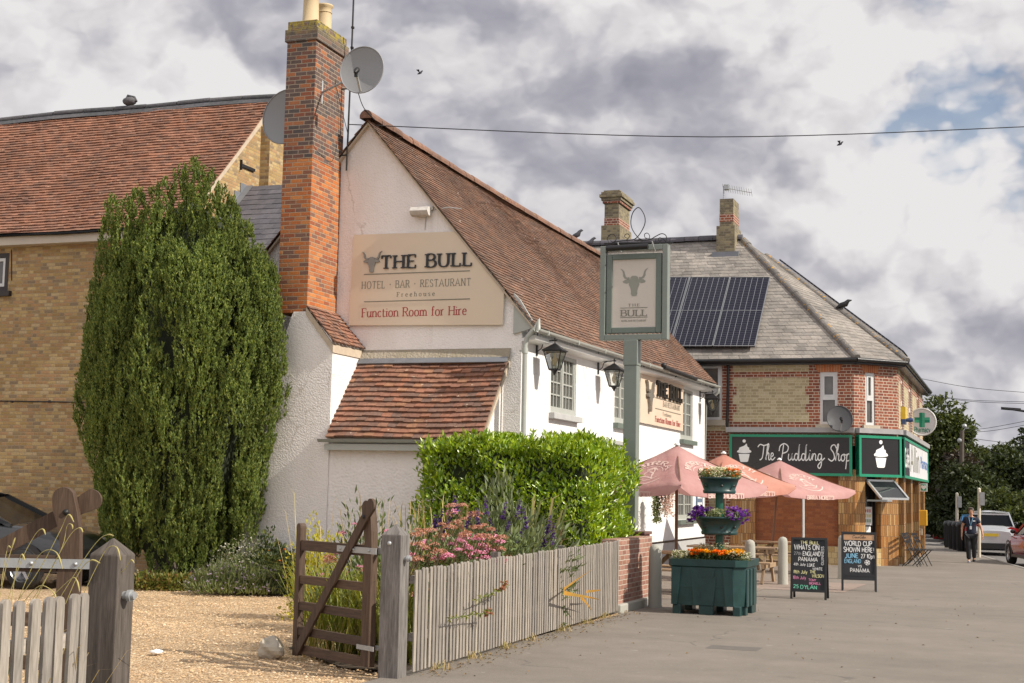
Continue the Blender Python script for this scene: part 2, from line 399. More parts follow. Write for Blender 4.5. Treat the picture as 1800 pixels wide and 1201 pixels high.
M['gault'] = brick('yellow gault brick', [(.44, .30, .125), (.38, .25, .10), (.50, .36, .17), (.33, .21, .085), (.46, .32, .14), (.40, .24, .11), (.30, .21, .11), (.47, .35, .19), (.36, .22, .10), (.25, .18, .11), (.42, .25, .12)], (.34, .26, .155), .225, .075, .012, True, .6, .22, weather=(.16, .11, .05))
M['shopred'] = brick('dark red brick', [(.265, .075, .038), (.22, .06, .033), (.30, .09, .045), (.18, .055, .036), (.25, .075, .042)], (.50, .41, .32), .235, .085, .017, True, .5, .12)
M['shopyel'] = brick('buff brick', [(.44, .37, .22), (.39, .32, .19), (.48, .41, .26), (.35, .29, .17)], (.52, .45, .32), .235, .085, .015, True, .5, .12)
M['stackyel'] = brick('sooty buff brick', [(.25, .205, .12), (.20, .165, .10), (.29, .24, .14), (.16, .13, .085)], (.25, .22, .16), .235, .08, .012, True, .5, .3, weather=(.07, .06, .05))
M['infill'] = brick('red brown infill brick', [(.29, .095, .034), (.26, .08, .03), (.32, .11, .04), (.24, .08, .034)], (.25, .10, .05), .235, .08, .008, True, .3, .1)
M['pier'] = brick('red garden wall brick', [(.34, .165, .115), (.29, .135, .09), (.37, .19, .14), (.26, .12, .09)], (.48, .40, .32), .225, .075, .012, False, .6, .2)
M['pierdark'] = brick('dark garden pier brick', [(.12, .05, .04), (.09, .045, .04), (.16, .06, .045), (.20, .08, .05)], (.13, .10, .09), .225, .075, .011, False, .6, .2)
M['tile_pub'] = tile_mat('old clay tile', [(.165, .092, .06), (.20, .098, .058), (.135, .085, .062), (.235, .115, .065), (.11, .08, .065), (.185, .105, .07), (.15, .075, .05), (.22, .125, .085)], .27, moss=(.11, .085, .055))
M['tile_left'] = tile_mat('orange clay tile', [(.285, .13, .078), (.25, .115, .07), (.315, .148, .09), (.20, .10, .068), (.265, .135, .085), (.30, .13, .07), (.15, .085, .062)], .30, spotcol=(.50, .30, .2), moss=None, streak=.3)
M['tile_lean'] = tile_mat('mixed clay tile', [(.26, .12, .08), (.17, .095, .07), (.31, .13, .075), (.13, .09, .075), (.24, .115, .075), (.28, .14, .085), (.16, .10, .08), (.21, .105, .07), (.34, .17, .09)], .29, spotcol=(.45, .34, .25), streak=.35)
M['slate'] = tile_mat('weathered slate', [(.25, .225, .20), (.29, .26, .23), (.21, .19, .17), (.32, .285, .25), (.27, .24, .21), (.18, .165, .15)], .28, spotcol=(.42, .39, .34), streak=.25)
M['slatedark'] = tile_mat('dark slate', [(.10, .095, .11), (.13, .12, .13), (.085, .08, .09)], 0, streak=.2)
M['ridgeclay'] = tile_mat('red ridge tile', [(.20, .105, .07), (.17, .095, .065), (.23, .12, .08)], .3, spotcol=(.40, .27, .08))
M['ridgegrey'] = tile_mat('blue grey ridge tile', [(.085, .083, .09), (.11, .105, .11), (.07, .07, .075)], 0)
M['hipgrey'] = tile_mat('lichened hip tile', [(.17, .155, .14), (.14, .13, .12), (.21, .19, .17)], .36, spotcol=(.45, .24, .04))
M['mortar'] = paint('lime mortar', (.50, .41, .31), .9, .25, 9, .5)
M['sage'] = paint('sage green paint', (.40, .41, .375), .45, .08)
M['sagepost'] = paint('grey green post paint', (.19, .215, .188), .45, .1)
M['sagedark'] = paint('dark sage paint', (.135, .165, .14), .45, .1)
M['whitepaint'] = paint('white paint', (.78, .78, .76), .45, .05)
M['upvc'] = paint('white plastic', (.60, .60, .59), .35, .04)
M['cream'] = paint('cream sign paint', (.67, .55, .415), .5, .05, 2)
M['cream2'] = paint('pale cream sign paint', (.66, .52, .40), .5, .05, 2)
M['signgrey'] = paint('stone grey sign paint', (.60, .53, .465), .45, .04, 2)
M['edge'] = paint('pale sign edge', (.82, .75, .62), .4, .04)
M['black'] = paint('black paint', (.012, .012, .013), .35, .2)
M['iron'] = paint('dark iron', (.022, .021, .022), .5, .2, metal=.3)
M['pewter'] = paint('pewter grey', (.25, .235, .205), .35, .08, metal=.4)
M['letgrey'] = flat('grey green lettering', (.20, .19, .145), .6)
M['letred'] = flat('red lettering', (.36, .018, .02), .55)
M['sagebull'] = flat('sage emblem paint', (.28, .28, .235), .5)
M['white'] = flat('white lettering', (.82, .82, .80), .6)
M['galv'] = paint('galvanised steel', (.40, .41, .41), .5, .15, 12, metal=.5)
M['alu'] = paint('aluminium', (.62, .63, .64), .35, .08, metal=.8)
M['lead'] = paint('lead flashing', (.19, .20, .22), .5, .25, 5, metal=.2)
M['dish'] = paint('grey dish coating', (.25, .25, .255), .5, .05, 1.5)
M['pot'] = paint('buff clay pot', (.52, .40, .235), .7, .12, 4)
M['soot'] = paint('sooty black', (.015, .014, .013), .9)
M['gatewood'] = wood('dark brown gate wood', [(.036, .020, .012), (.068, .039, .023), (.115, .071, .044)], 'v')
M['gatewoodh'] = wood('dark brown rail wood', [(.036, .020, .012), (.068, .039, .023), (.115, .071, .044)], 'h')
M['postwood'] = wood('weathered post wood', [(.05, .043, .038), (.145, .13, .118), (.26, .24, .22)], 'v', scale=.8, bump=.8)
M['postdark'] = wood('dark weathered post wood', [(.03, .024, .02), (.07, .057, .048), (.12, .10, .087)], 'v', bump=.6)
M['picket'] = wood('silvered picket wood', [(.14, .122, .105), (.27, .24, .205), (.40, .36, .31)], 'v', scale=1.2, bump=.3)
M['picketrail'] = wood('silvered rail wood', [(.21, .18, .15), (.36, .32, .28), (.48, .43, .37)], 'h', scale=1.2)
M['benchwood'] = wood('oiled bench wood', [(.20, .135, .08), (.34, .235, .145), (.44, .32, .21)], 'h')
M['benchwoodv'] = wood('oiled bench leg wood', [(.16, .10, .06), (.28, .19, .11), (.38, .27, .17)], 'v')
M['polewood'] = wood('brown pole wood', [(.10, .045, .02), (.17, .08, .04), (.22, .11, .06)], 'v', rough=.5)
M['concrete'] = stucco('concrete', (.36, .355, .31), 40, .3, .01, dirty=.35)
M['planter'] = paint('green plastic', (.010, .042, .040), .42, .55, 4.5, .3)
M['greenpost'] = paint('green post paint', (.008, .09, .055), .35, .1)
M['soil'] = paint('dark soil', (.03, .022, .015), .95, .3, 20, .8)
M['parasol'] = None
M['glass'] = glass('window glass')
M['glassblind'] = glass('window glass with blind', (.10, .095, .085), .12, .7)  # paler glass tone for the whitish blinds behind the panes
M['lampglass'] = None
M['carblack'] = None
M['carglass'] = glass('tinted car glass', (.006, .007, .008), .08, .3); M['carglass'].node_tree.nodes['Principled BSDF'].inputs['Specular IOR Level'].default_value = .25
M['tyre'] = paint('tyre rubber', (.018, .018, .018), .85, .2)
M['rim'] = paint('alloy rim', (.42, .43, .45), .3, .1, metal=.9)
M['faience'] = None
M['dark'] = paint('dark interior', (.006, .006, .006), .9)
M['shopgreen'] = paint('shopfront green', (.012, .24, .13), .4, .06)
M['fascia'] = paint('black fascia', (.018, .016, .018), .3, .15, 1.2)
M['fasciawhite'] = paint('pale fascia', (.62, .62, .63), .45, .05, 1.2)
M['kerbstone'] = stucco('kerb concrete', (.24, .225, .20), 30, .3, .01, dirty=.35)
M['stone'] = stucco('stone dressing', (.42, .37, .29), 20, .3, .02, dirty=.4)
M['panelblack'] = None
M['bark'] = wood('bark', [(.05, .036, .026), (.10, .075, .055), (.16, .125, .095)], 'v', bump=1.0)

def lamp_glass():
    m, nt, b, o = newmat('clear lantern glass')
    g = nn(nt, 'ShaderNodeBsdfGlossy', _Roughness=.05); t = nn(nt, 'ShaderNodeBsdfTransparent', _Color=(.86, .88, .86, 1))
    fr = nn(nt, 'ShaderNodeFresnel', _IOR=1.5).outputs[0]
    ms = nn(nt, 'ShaderNodeMixShader', _0=mth(nt, 'ADD', fr, .06), _1=t.outputs[0], _2=g.outputs[0]); nt.links.new(ms.outputs[0], o.inputs[0]); return m
M['lampglass'] = lamp_glass()
def carpaint(name, col, flake=.0, rough=.25):
    m, nt, b, o = newmat(name); n1 = noise(nt, obj(nt), 3, 4)
    c = mix(nt, n1, tuple(x*.9 for x in col), tuple(x*1.1 for x in col))
    setc(nt, b, c, rough, metal=flake); b.inputs['Coat Weight'].default_value = .7; b.inputs['Coat Roughness'].default_value = .06
    return m
M['carblack'] = carpaint('black car paint', (.010, .010, .011), 0, .3)
M['carred'] = carpaint('red car paint', (.42, .008, .014), .1)
M['carsilver'] = carpaint('silver car paint', (.55, .56, .57), .6)
M['carblue'] = carpaint('blue car paint', (.03, .14, .30), .2)
M['carwhite'] = carpaint('pale grey car paint', (.5, .52, .54), .3)
def cloth(name, col, fade, trans=.35):
    m, nt, b, o = newmat(name); p = obj(nt)
    n1 = noise(nt, p, 1.8, 5, .6)
    c = mix(nt, ramp(nt, n1, [(.35, 0.0), (.7, 1.0)]), col, fade)
    setc(nt, b, c, .85, noise(nt, p, 3.5, 5), .6, .06)
    t = nn(nt, 'ShaderNodeBsdfTranslucent', _Color=c)
    ms = nn(nt, 'ShaderNodeMixShader', _0=trans, _1=b.outputs[0], _2=t.outputs[0]); nt.links.new(ms.outputs[0], o.inputs[0]); return m
M['parasol'] = cloth('faded pink canvas', (.54, .28, .265), (.62, .37, .345))
M['parasol2'] = cloth('orange canvas', (.58, .25, .18), (.64, .34, .27))
M['faience'] = brick('honey glazed wall tile', [(.38, .18, .055), (.43, .23, .08), (.34, .145, .042), (.46, .28, .115), (.40, .20, .068), (.30, .145, .05)], (.11, .06, .025), .072, .31, .009, False, .5, .1, rough=.25)
def solar():
    m, nt, b, o = newmat('solar cells'); s = nn(nt, 'ShaderNodeSeparateXYZ', _0=uvn(nt))
    def line(v, per, w):
        f = mth(nt, 'FRACT', mth(nt, 'DIVIDE', v, per)); return mth(nt, 'LESS_THAN', mth(nt, 'MINIMUM', f, mth(nt, 'SUBTRACT', 1.0, f)), w/per)
    g = line(s.outputs[0], .174, .005); g2 = mth(nt, 'MULTIPLY', line(s.outputs[1], .091, .004), .35)
    c = mix(nt, mth(nt, 'MAXIMUM', g, g2), (.008, .008, .018), (.26, .27, .30))
    setc(nt, b, c, .12, spec=.25); return m
M['solar'] = solar(); M['solarframe'] = paint('grey panel frame', (.30, .31, .32), .4, .1, metal=.5)

# ground materials
def asphalt(name, base, var=.2, speck=.18, rough=.9):
    m, nt, b, o = newmat(name); p = pos(nt)
    big = noise(nt, p, .35, 6, .6); mid = noise(nt, p, 2.6, 5, .65); fine = noise(nt, p, 95, 3, .7); mid2 = noise(nt, nn(nt, 'ShaderNodeMapping', _Vector=p, _Scale=(.35, 1.5, 1)).outputs[0], .8, 5)
    f = mth(nt, 'MULTIPLY_ADD', mid, .5, mth(nt, 'MULTIPLY_ADD', mid2, .4, mth(nt, 'MULTIPLY', big, .6)))
    c = ramp(nt, f, [(.5, tuple(x*(1-var) for x in base)), (.95, tuple(x*(1+var) for x in base))])
    c = mix(nt, 1.0, c, ramp(nt, fine, [(.3, 1-speck), (.7, 1+speck)]), 'MULTIPLY')
    c = mix(nt, ramp(nt, noise(nt, p, 1.1, 3, .5, dist=1.2), [(.70, 0.0), (.735, .5)]), c, tuple(x*.45 for x in base))
    c = mix(nt, ramp(nt, noise(nt, p, 6.5, 2, .5), [(.74, 0.0), (.76, .55)]), c, (.36, .34, .31))
    wp = nn(nt, 'ShaderNodeVectorMath', operation='ADD', _0=p, _1=nn(nt, 'ShaderNodeVectorMath', operation='SCALE', _0=nn(nt, 'ShaderNodeTexNoise', _Vector=p, _Scale=1.3, _Detail=5.0).outputs['Color'], _Scale=.9).outputs[0]).outputs[0]
    ce = nn(nt, 'ShaderNodeTexVoronoi', feature='DISTANCE_TO_EDGE', _Vector=wp, _Scale=.32).outputs[0]
    crack = mth(nt, 'MULTIPLY', ramp(nt, ce, [(.0, 1.0), (.006, 0.0)]), ramp(nt, noise(nt, p, .45, 3), [(.47, 0.0), (.6, .8)]))
    c = mix(nt, crack, c, tuple(x*.35 for x in base))
    setc(nt, b, c, rough, mth(nt, 'MULTIPLY_ADD', mid, 1.5, fine), .5, .008); return m
M['pavement'] = asphalt('worn tarmac footway', (.188, .163, .137))
M['road'] = asphalt('road tarmac', (.15, .14, .13))
M['patio'] = asphalt('patio tarmac', (.20, .165, .135))
def gravel_mat():
    m, nt, b, o = newmat('pea gravel'); p = pos(nt)
    vo = nn(nt, 'ShaderNodeTexVoronoi', _Vector=p, _Scale=46.0, _Randomness=1.0); c = ramp(nt, nn(nt, 'ShaderNodeSeparateXYZ', _0=vo.outputs['Color']).outputs[0], [(0, (.30, .17, .08)), (.2, (.50, .32, .16)), (.45, (.60, .41, .225)), (.7, (.67, .49, .29)), (.9, (.76, .62, .43)), (1, (.40, .22, .10))])
    c = mix(nt, ramp(nt, vo.outputs['Distance'], [(.45, 0.0), (.85, .75)]), c, (.10, .065, .04))
    c = mix(nt, 1.0, c, ramp(nt, noise(nt, p, 1.2, 5), [(.3, .8), (.7, 1.15)]), 'MULTIPLY')
    setc(nt, b, c, .85, mth(nt, 'MULTIPLY', vo.outputs['Distance'], -1.0), .9, .02); return m
M['gravel'] = gravel_mat()
M['pebble'] = tile_mat('pebble', [(.50, .32, .16), (.60, .41, .225), (.67, .49, .29), (.40, .23, .11), (.76, .62, .43), (.54, .33, .17)], 0, rough=.7)
def grass_mat():
    m, nt, b, o = newmat('rough grass'); p = pos(nt)
    c = ramp(nt, mth(nt, 'MULTIPLY_ADD', noise(nt, p, 18, 4), .5, mth(nt, 'MULTIPLY', noise(nt, p, .8, 5), .6)), [(.35, (.045, .055, .018)), (.55, (.085, .095, .03)), (.75, (.15, .14, .055))])
    setc(nt, b, c, .9, noise(nt, p, 30, 4), 1, .05); return m
M['grass'] = grass_mat()
M['earth'] = asphalt('border earth', (.09, .065, .045), .3, .4)
# foliage
M['yew'] = foliage('yew needles', [(.066, .112, .034), (.112, .168, .044), (.17, .228, .052), (.27, .315, .075), (.13, .185, .046), (.36, .38, .10)], .26, .55, .3, 1.0)
M['laurel'] = foliage('laurel leaf', [(.095, .18, .012), (.17, .28, .016), (.27, .395, .02), (.38, .475, .03), (.13, .225, .014)], .32, .28, .6, .9)
M['treeleaf'] = foliage('broad leaf', [(.030, .045, .012), (.055, .075, .018), (.085, .10, .025), (.045, .06, .016)], .25, .5, .3, .25)
M['treedark'] = foliage('dark broad leaf', [(.018, .028, .010), (.032, .046, .014), (.05, .065, .02), (.028, .036, .013)], .2, .5, .3, .25)
M['purpleleaf'] = foliage('bronze leaf', [(.035, .026, .022), (.05, .036, .028), (.062, .05, .034)], .2, .5, .3, .3)
M['sedumleaf'] = foliage('grey green leaf', [(.07, .10, .035), (.11, .15, .05), (.16, .20, .07)], .25)
M['buddleaf'] = foliage('silvery leaf', [(.12, .16, .07), (.20, .24, .12), (.27, .31, .17), (.14, .18, .08)], .25)
M['yellowleaf'] = foliage('golden leaf', [(.30, .29, .02), (.45, .42, .03), (.55, .50, .05), (.26, .28, .02)], .3)
M['darkleaf'] = foliage('dark shrub leaf', [(.02, .035, .012), (.04, .06, .018), (.065, .085, .022), (.12, .12, .02)], .2)
M['lavleaf'] = foliage('lavender leaf', [(.11, .14, .05), (.17, .20, .08), (.22, .25, .10)], .25)
M['mint'] = foliage('low mixed leaf', [(.07, .09, .02), (.13, .16, .03), (.22, .20, .05), (.25, .12, .05)], .25)
M['bladegreen'] = foliage('grass blade', [(.13, .17, .025), (.22, .25, .04), (.32, .30, .07), (.10, .13, .025)], .3)
M['straw'] = foliage('dry grass', [(.40, .29, .14), (.52, .40, .22), (.34, .26, .12), (.38, .36, .10)], .3)
M['phormium'] = foliage('striped sword leaf', [(.10, .13, .03), (.22, .22, .06), (.36, .28, .12), (.30, .20, .10)], .2)
M['orangeleaf'] = foliage('orange dying leaf', [(.55, .25, .03), (.62, .33, .05), (.45, .30, .08)], .2)
M['pinkflower'] = foliage('pink flower head', [(.68, .22, .38), (.74, .33, .50), (.58, .18, .32), (.78, .42, .56)], .25)
M['russetflower'] = foliage('russet flower head', [(.42, .17, .10), (.50, .24, .16), (.56, .31, .23), (.36, .13, .08)], .2)
M['purpleflower'] = foliage('purple flower', [(.10, .05, .22), (.16, .08, .34), (.08, .04, .15)], .2)
M['petunia'] = foliage('violet petal', [(.14, .03, .36), (.22, .06, .50), (.10, .02, .26), (.36, .14, .55)], .3)
M['mari'] = foliage('orange petal', [(.75, .19, .008), (.82, .27, .01), (.70, .15, .006)], .2)
M['mariy'] = foliage('yellow petal', [(.80, .44, .012), (.85, .52, .02), (.78, .36, .01)], .2)
M['whitefl'] = foliage('white petal', [(.72, .70, .62), (.80, .78, .72), (.62, .62, .48)], .2)
M['lavfl'] = foliage('lavender flower', [(.33, .26, .36), (.42, .34, .44), (.26, .20, .32)], .2)
M['pinkwhite'] = foliage('pale petal', [(.70, .62, .58), (.62, .36, .34), (.75, .72, .68)], .2)
# ------------------------------------------------------------------ lettering: a stroke alphabet drawn here (cap height 1); '~' strokes are smoothed
G = {
'A': (.78, ['0,0 .39,1 .78,0', '.14,.34 .64,.34']), 'B': (.62, ['.06,0 .06,1', '~.06,1 .38,1 .54,.88 .54,.66 .38,.53 .06,.53', '~.06,.53 .42,.53 .61,.4 .61,.14 .42,0 .06,0']),
'C': (.72, ['~.70,.82 .52,.98 .28,.98 .06,.75 .03,.5 .06,.25 .28,.02 .52,.02 .70,.18']), 'D': (.74, ['.06,0 .06,1', '~.06,1 .36,1 .6,.86 .71,.5 .6,.14 .36,0 .06,0']),
'E': (.58, ['.06,0 .06,1', '.06,1 .55,1', '.06,.52 .46,.52', '.06,0 .57,0']), 'F': (.55, ['.06,0 .06,1', '.06,1 .54,1', '.06,.52 .44,.52']),
'G': (.76, ['~.70,.84 .52,.98 .28,.98 .06,.75 .03,.5 .06,.25 .28,.02 .52,.02 .70,.16', '.70,.1 .70,.46 .46,.46']), 'H': (.74, ['.07,0 .07,1', '.67,0 .67,1', '.07,.52 .67,.52']),
'I': (.20, ['.1,0 .1,1']), 'J': (.45, ['~.38,1 .38,.2 .26,.02 .1,.02 .02,.16']), 'K': (.68, ['.07,0 .07,1', '.07,.45 .62,1', '.26,.6 .66,0']), 'L': (.55, ['.06,0 .06,1', '.06,0 .54,0']),
'M': (.92, ['.07,0 .1,1', '.1,1 .46,.2 .82,1', '.85,0 .82,1']), 'N': (.78, ['.08,0 .08,1', '.08,1 .7,0', '.7,0 .7,1']), 'O': (.80, ['~.40,1 .16,.9 .03,.5 .16,.1 .40,0 .64,.1 .77,.5 .64,.9 .40,1']),
'P': (.58, ['.06,0 .06,1', '~.06,1 .38,1 .55,.88 .55,.6 .38,.47 .06,.47']), 'R': (.66, ['.06,0 .06,1', '~.06,1 .38,1 .55,.88 .55,.64 .38,.52 .06,.52', '.32,.52 .65,0']),
'S': (.58, ['~.52,.83 .4,.97 .2,.97 .07,.84 .1,.64 .3,.52 .5,.38 .55,.17 .4,.02 .18,.02 .04,.17']), 'T': (.66, ['.33,0 .33,1', '.02,1 .64,1']),
'U': (.74, ['~.07,1 .07,.3 .18,.05 .37,0 .56,.05 .67,.3 .67,1']), 'V': (.72, ['.02,1 .36,0 .7,1']), 'W': (1.0, ['.02,1 .26,0 .5,.9 .74,0 .98,1']), 'X': (.68, ['.03,0 .65,1', '.03,1 .65,0']),
'Y': (.68, ['.02,1 .34,.5 .66,1', '.34,.5 .34,0']), 'Z': (.62, ['.04,1 .58,1 .04,0 .6,0']),
'a': (.52, ['~.08,.55 .22,.66 .38,.6 .42,.42', '.42,.45 .42,0', '~.42,.36 .18,.36 .05,.22 .09,.05 .24,.0 .42,.14']), 'b': (.54, ['.06,0 .06,1', '~.06,.5 .26,.66 .46,.52 .48,.2 .3,0 .06,.1']),
'c': (.46, ['~.43,.55 .28,.66 .1,.55 .04,.33 .1,.1 .28,0 .43,.11']), 'd': (.55, ['.47,0 .47,1', '~.47,.5 .28,.66 .08,.52 .05,.2 .22,0 .47,.12']),
'e': (.5, ['.05,.36 .46,.36', '~.46,.36 .4,.6 .25,.67 .1,.56 .04,.33 .1,.1 .28,0 .45,.1']), 'f': (.36, ['~.36,.94 .24,1.02 .15,.9 .15,.6 .15,0', '.02,.64 .32,.64']), 'g': (.52, ['.46,.64 .46,-.1', '~.46,.5 .26,.66 .06,.5 .06,.2 .24,.04 .46,.16', '~.46,-.1 .3,-.3 .06,-.22']),
'h': (.56, ['.07,0 .07,1', '~.07,.48 .26,.66 .46,.56 .49,.35 .49,0']), 'i': (.2, ['.1,0 .1,.64', '.1,.84 .1,.92']), 'j': (.22, ['~.12,.64 .12,-.1 .02,-.28', '.12,.84 .12,.92']), 'l': (.2, ['.1,0 .1,1']), 'k': (.5, ['.07,0 .07,1', '.07,.28 .44,.64', '.2,.4 .48,0']),
'm': (.86, ['.07,0 .07,.64', '~.07,.48 .22,.66 .38,.58 .43,.4 .43,0', '~.43,.48 .58,.66 .74,.58 .79,.4 .79,0']), 'n': (.56, ['.07,0 .07,.64', '~.07,.48 .26,.66 .45,.57 .49,.38 .49,0']), 'o': (.56, ['~.28,.67 .1,.58 .04,.33 .1,.08 .28,0 .46,.08 .52,.33 .46,.58 .28,.67']),
'p': (.55, ['.07,.64 .07,-.3', '~.07,.5 .26,.66 .46,.54 .48,.2 .3,0 .07,.1']), 'r': (.4, ['.08,0 .08,.64', '~.08,.44 .2,.64 .38,.64']), 's': (.44, ['~.4,.55 .24,.66 .08,.56 .12,.4 .32,.28 .4,.12 .24,0 .05,.1']), 't': (.36, ['~.14,.88 .14,.15 .22,0 .34,.06', '.02,.64 .32,.64']),
'u': (.56, ['~.07,.64 .07,.2 .16,.02 .34,.04 .48,.2', '.49,0 .49,.64']), 'v': (.5, ['.02,.64 .25,0 .48,.64']), 'w': (.76, ['.02,.64 .2,0 .38,.6 .56,0 .74,.64']), 'y': (.5, ['.02,.64 .26,.02', '.48,.64 .16,-.3']),
'0': (.62, ['~.31,1 .1,.86 .04,.5 .1,.14 .31,0 .52,.14 .58,.5 .52,.86 .31,1']), '1': (.36, ['.06,.8 .22,1 .22,0']), '2': (.6, ['~.05,.78 .2,.98 .42,.97 .53,.76 .42,.5 .05,.02', '.05,.02 .57,.02']), '4': (.6, ['.42,0 .42,1 .04,.3 .58,.3']),
'5': (.58, ['.5,1 .12,1 .09,.56', '~.09,.56 .3,.64 .52,.5 .53,.2 .34,.0 .06,.08']), '7': (.56, ['.03,1 .54,1 .2,0']), '8': (.6, ['~.3,1 .1,.88 .12,.64 .3,.53 .5,.4 .54,.14 .3,0 .06,.14 .1,.4 .3,.53 .48,.64 .5,.88 .3,1']),
'!': (.2, ['.1,.3 .1,1', '.1,0 .1,.08']), '.': (.2, ['.1,0 .1,.07']), '·': (.3, ['.12,.42 .18,.48']), '-': (.36, ['.05,.45 .3,.45']), "'": (.18, ['.1,1 .07,.8']), '*': (.36, ['.09,.49 .27,.49', '.18,.4 .18,.58']), '&': (.7, ['~.66,.05 .2,.7 .22,.96 .42,.96 .42,.72 .08,.3 .14,.05 .36,0 .62,.36']),
}
def spline(p, k=5, closed=False):
    p = [V((a[0], a[1], 0)) if len(a) == 2 else V(a) for a in p]; out = []
    n = len(p)
    for i in range(n if closed else n-1):
        a, b, c, d = (p[(i-1) % n], p[i], p[(i+1) % n], p[(i+2) % n]) if closed else (p[max(i-1, 0)], p[i], p[i+1], p[min(i+2, n-1)])
        for j in range(k):
            t = j/k; out.append(.5*((2*b)+(c-a)*t+(2*a-5*b+4*c-d)*t*t+(3*b-a-3*c+d)*t**3))
    if not closed: out.append(p[-1])
    return out
def strokes(ch):
    w, ss = G[ch]; out = []
    for s in ss:
        sm = s[0] == '~'; pts = [tuple(float(q) for q in t.split(',')) for t in s.lstrip('~').split()]
        out.append((spline(pts) if sm else [V((a, b, 0)) for a, b in pts], sm))
    return w, out
def twidth(s, track=.12): return sum((.34 if c == ' ' else G[c][0])+track for c in s)-track
def ribbon(mb, pts, f, wfun, mi=0, depth=0):
    """flat stroke of the given width along 2-D pts; f maps (x, y, height) to the sign"""
    n = len(pts); L, R = [], []
    for i in range(n):
        t = (pts[min(i+1, n-1)]-pts[max(i-1, 0)]); t = t.normalized() if t.length > 1e-9 else V((1, 0, 0))
        q = V((-t.y, t.x, 0)); w = wfun(t)/2; k = 1.0
        if 0 < i < n-1:
            a = (pts[i]-pts[i-1]).normalized(); b = (pts[i+1]-pts[i]).normalized(); co = max(.45, math.sqrt(max(0.01, (1+a.dot(b))/2))); k = 1/co
        L.append(pts[i]+q*w*k); R.append(pts[i]-q*w*k)
    for i in range(n-1):
        top = [f(R[i], 1), f(R[i+1], 1), f(L[i+1], 1), f(L[i], 1)]
        mb.add(top, [(0, 1, 2, 3)], mi)
        if depth:
            bot = [f(R[i], 0), f(R[i+1], 0), f(L[i+1], 0), f(L[i], 0)]
            mb.add(top+bot, [(0, 4, 5, 1), (2, 6, 7, 3), (1, 5, 6, 2), (3, 7, 4, 0)], mi)
def text(mb, s, o, u, v, n, size, width=None, weight=.11, serif=True, contrast=.5, track=.12, mi=0, depth=0, off=.004, jit=0, warp=None, slant=0):
    """lettering with its baseline starting at o; width squeezes or spreads the line to fit"""
    o, u, v, n = V(o), V(u).normalized(), V(v).normalized(), V(n).normalized()
    sx = size if width is None else width/twidth(s, track); x = 0; lay = [0]
    for ch in s:
        if ch == ' ': x += .34+track; continue
        w, ss = strokes(ch); jx, jy, js = (random.uniform(-jit, jit), random.uniform(-jit, jit)*.7, 1+random.uniform(-jit, jit)) if jit else (0, 0, 1)
        def f(p, h):
            q = V((x+jx+p.x*js+slant*p.y, p.y*js+jy, 0))
            a, b = q.x*sx, q.y*size
            if warp: return warp(a, b, off+depth*h+lay[0]*.00012)
            return o+u*a+v*b+n*(off+depth*h+lay[0]*.00012)
        for pts, sm in ss:
            lay[0] = (lay[0]+1) % 9
            ribbon(mb, pts, f, lambda t: weight*(contrast+(1-contrast)*abs(t.y)**1.2) if contrast < 1 else weight, mi, depth)
            if serif and not jit:
                for e, d in ((pts[0], pts[1]-pts[0]), (pts[-1], pts[-2]-pts[-1])):
                    d = d.normalized()
                    if abs(d.y) > .55 and min(abs(e.y), abs(e.y-1), abs(e.y-.64), abs(e.y+.3)) < .03:
                        lay[0] = (lay[0]+1) % 9; ww = weight*.5; y = e.y+(ww/2 if d.y > 0 else -ww/2)
                        hw = weight*1.15
                        ribbon(mb, [V((e.x-hw, y, 0)), V((e.x+hw, y, 0))], f, lambda t: ww, mi, depth)
                    elif abs(d.x) > .8 and ch in 'ETFLZ' :
                        if abs(e.y-1) < .03 or abs(e.y) < .03:
                            sg = -1 if e.y > .5 else 1; lay[0] = (lay[0]+1) % 9
                            if 0 < e.x and (e.x > .3 or ch == 'T'):
                                ribbon(mb, [V((e.x, e.y, 0)), V((e.x, e.y+sg*weight*1.5, 0))], f, lambda t: weight*.5, mi, depth)
        x += w+track
    return x*sx
def centred(mb, s, c, u, v, n, size, width=None, **k):
    w = width if width else twidth(s, k.get('track', .12))*size
    text(mb, s, V(c)-V(u).normalized()*w/2, u, v, n, size, width, **k)
BULL = [(0, -.62), (-.12, -.60), (-.17, -.48), (-.16, -.36), (-.20, -.18), (-.28, -.02), (-.27, .10), (-.40, .06), (-.58, .10), (-.62, .17), (-.50, .26), (-.34, .29), (-.22, .27), (-.20, .40), (-.10, .46), (.10, .46), (.20, .40), (.22, .27), (.34, .29), (.50, .26), (.62, .17), (.58, .10), (.40, .06), (.27, .10), (.28, -.02), (.20, -.18), (.16, -.36), (.17, -.48), (.12, -.60)]
HORN = [(-.24, .30), (-.36, .27), (-.52, .33), (-.60, .46), (-.60, .60), (-.64, .74), (-.76, .86), (-.62, .80), (-.53, .68), (-.50, .56), (-.46, .44), (-.38, .38), (-.27, .40)]
def emblem(mb, c, u, v, n, s, t, mi=0, off=0.0, su=1.0):
    c, u, v, n = V(c)+V(n)*off, V(u)*su, V(v), V(n)
    for P in (BULL, HORN, [(-x, y) for x, y in HORN]): mb.prism([(a*s, b*s) for a, b in P], c, u, v, n, t, mi)

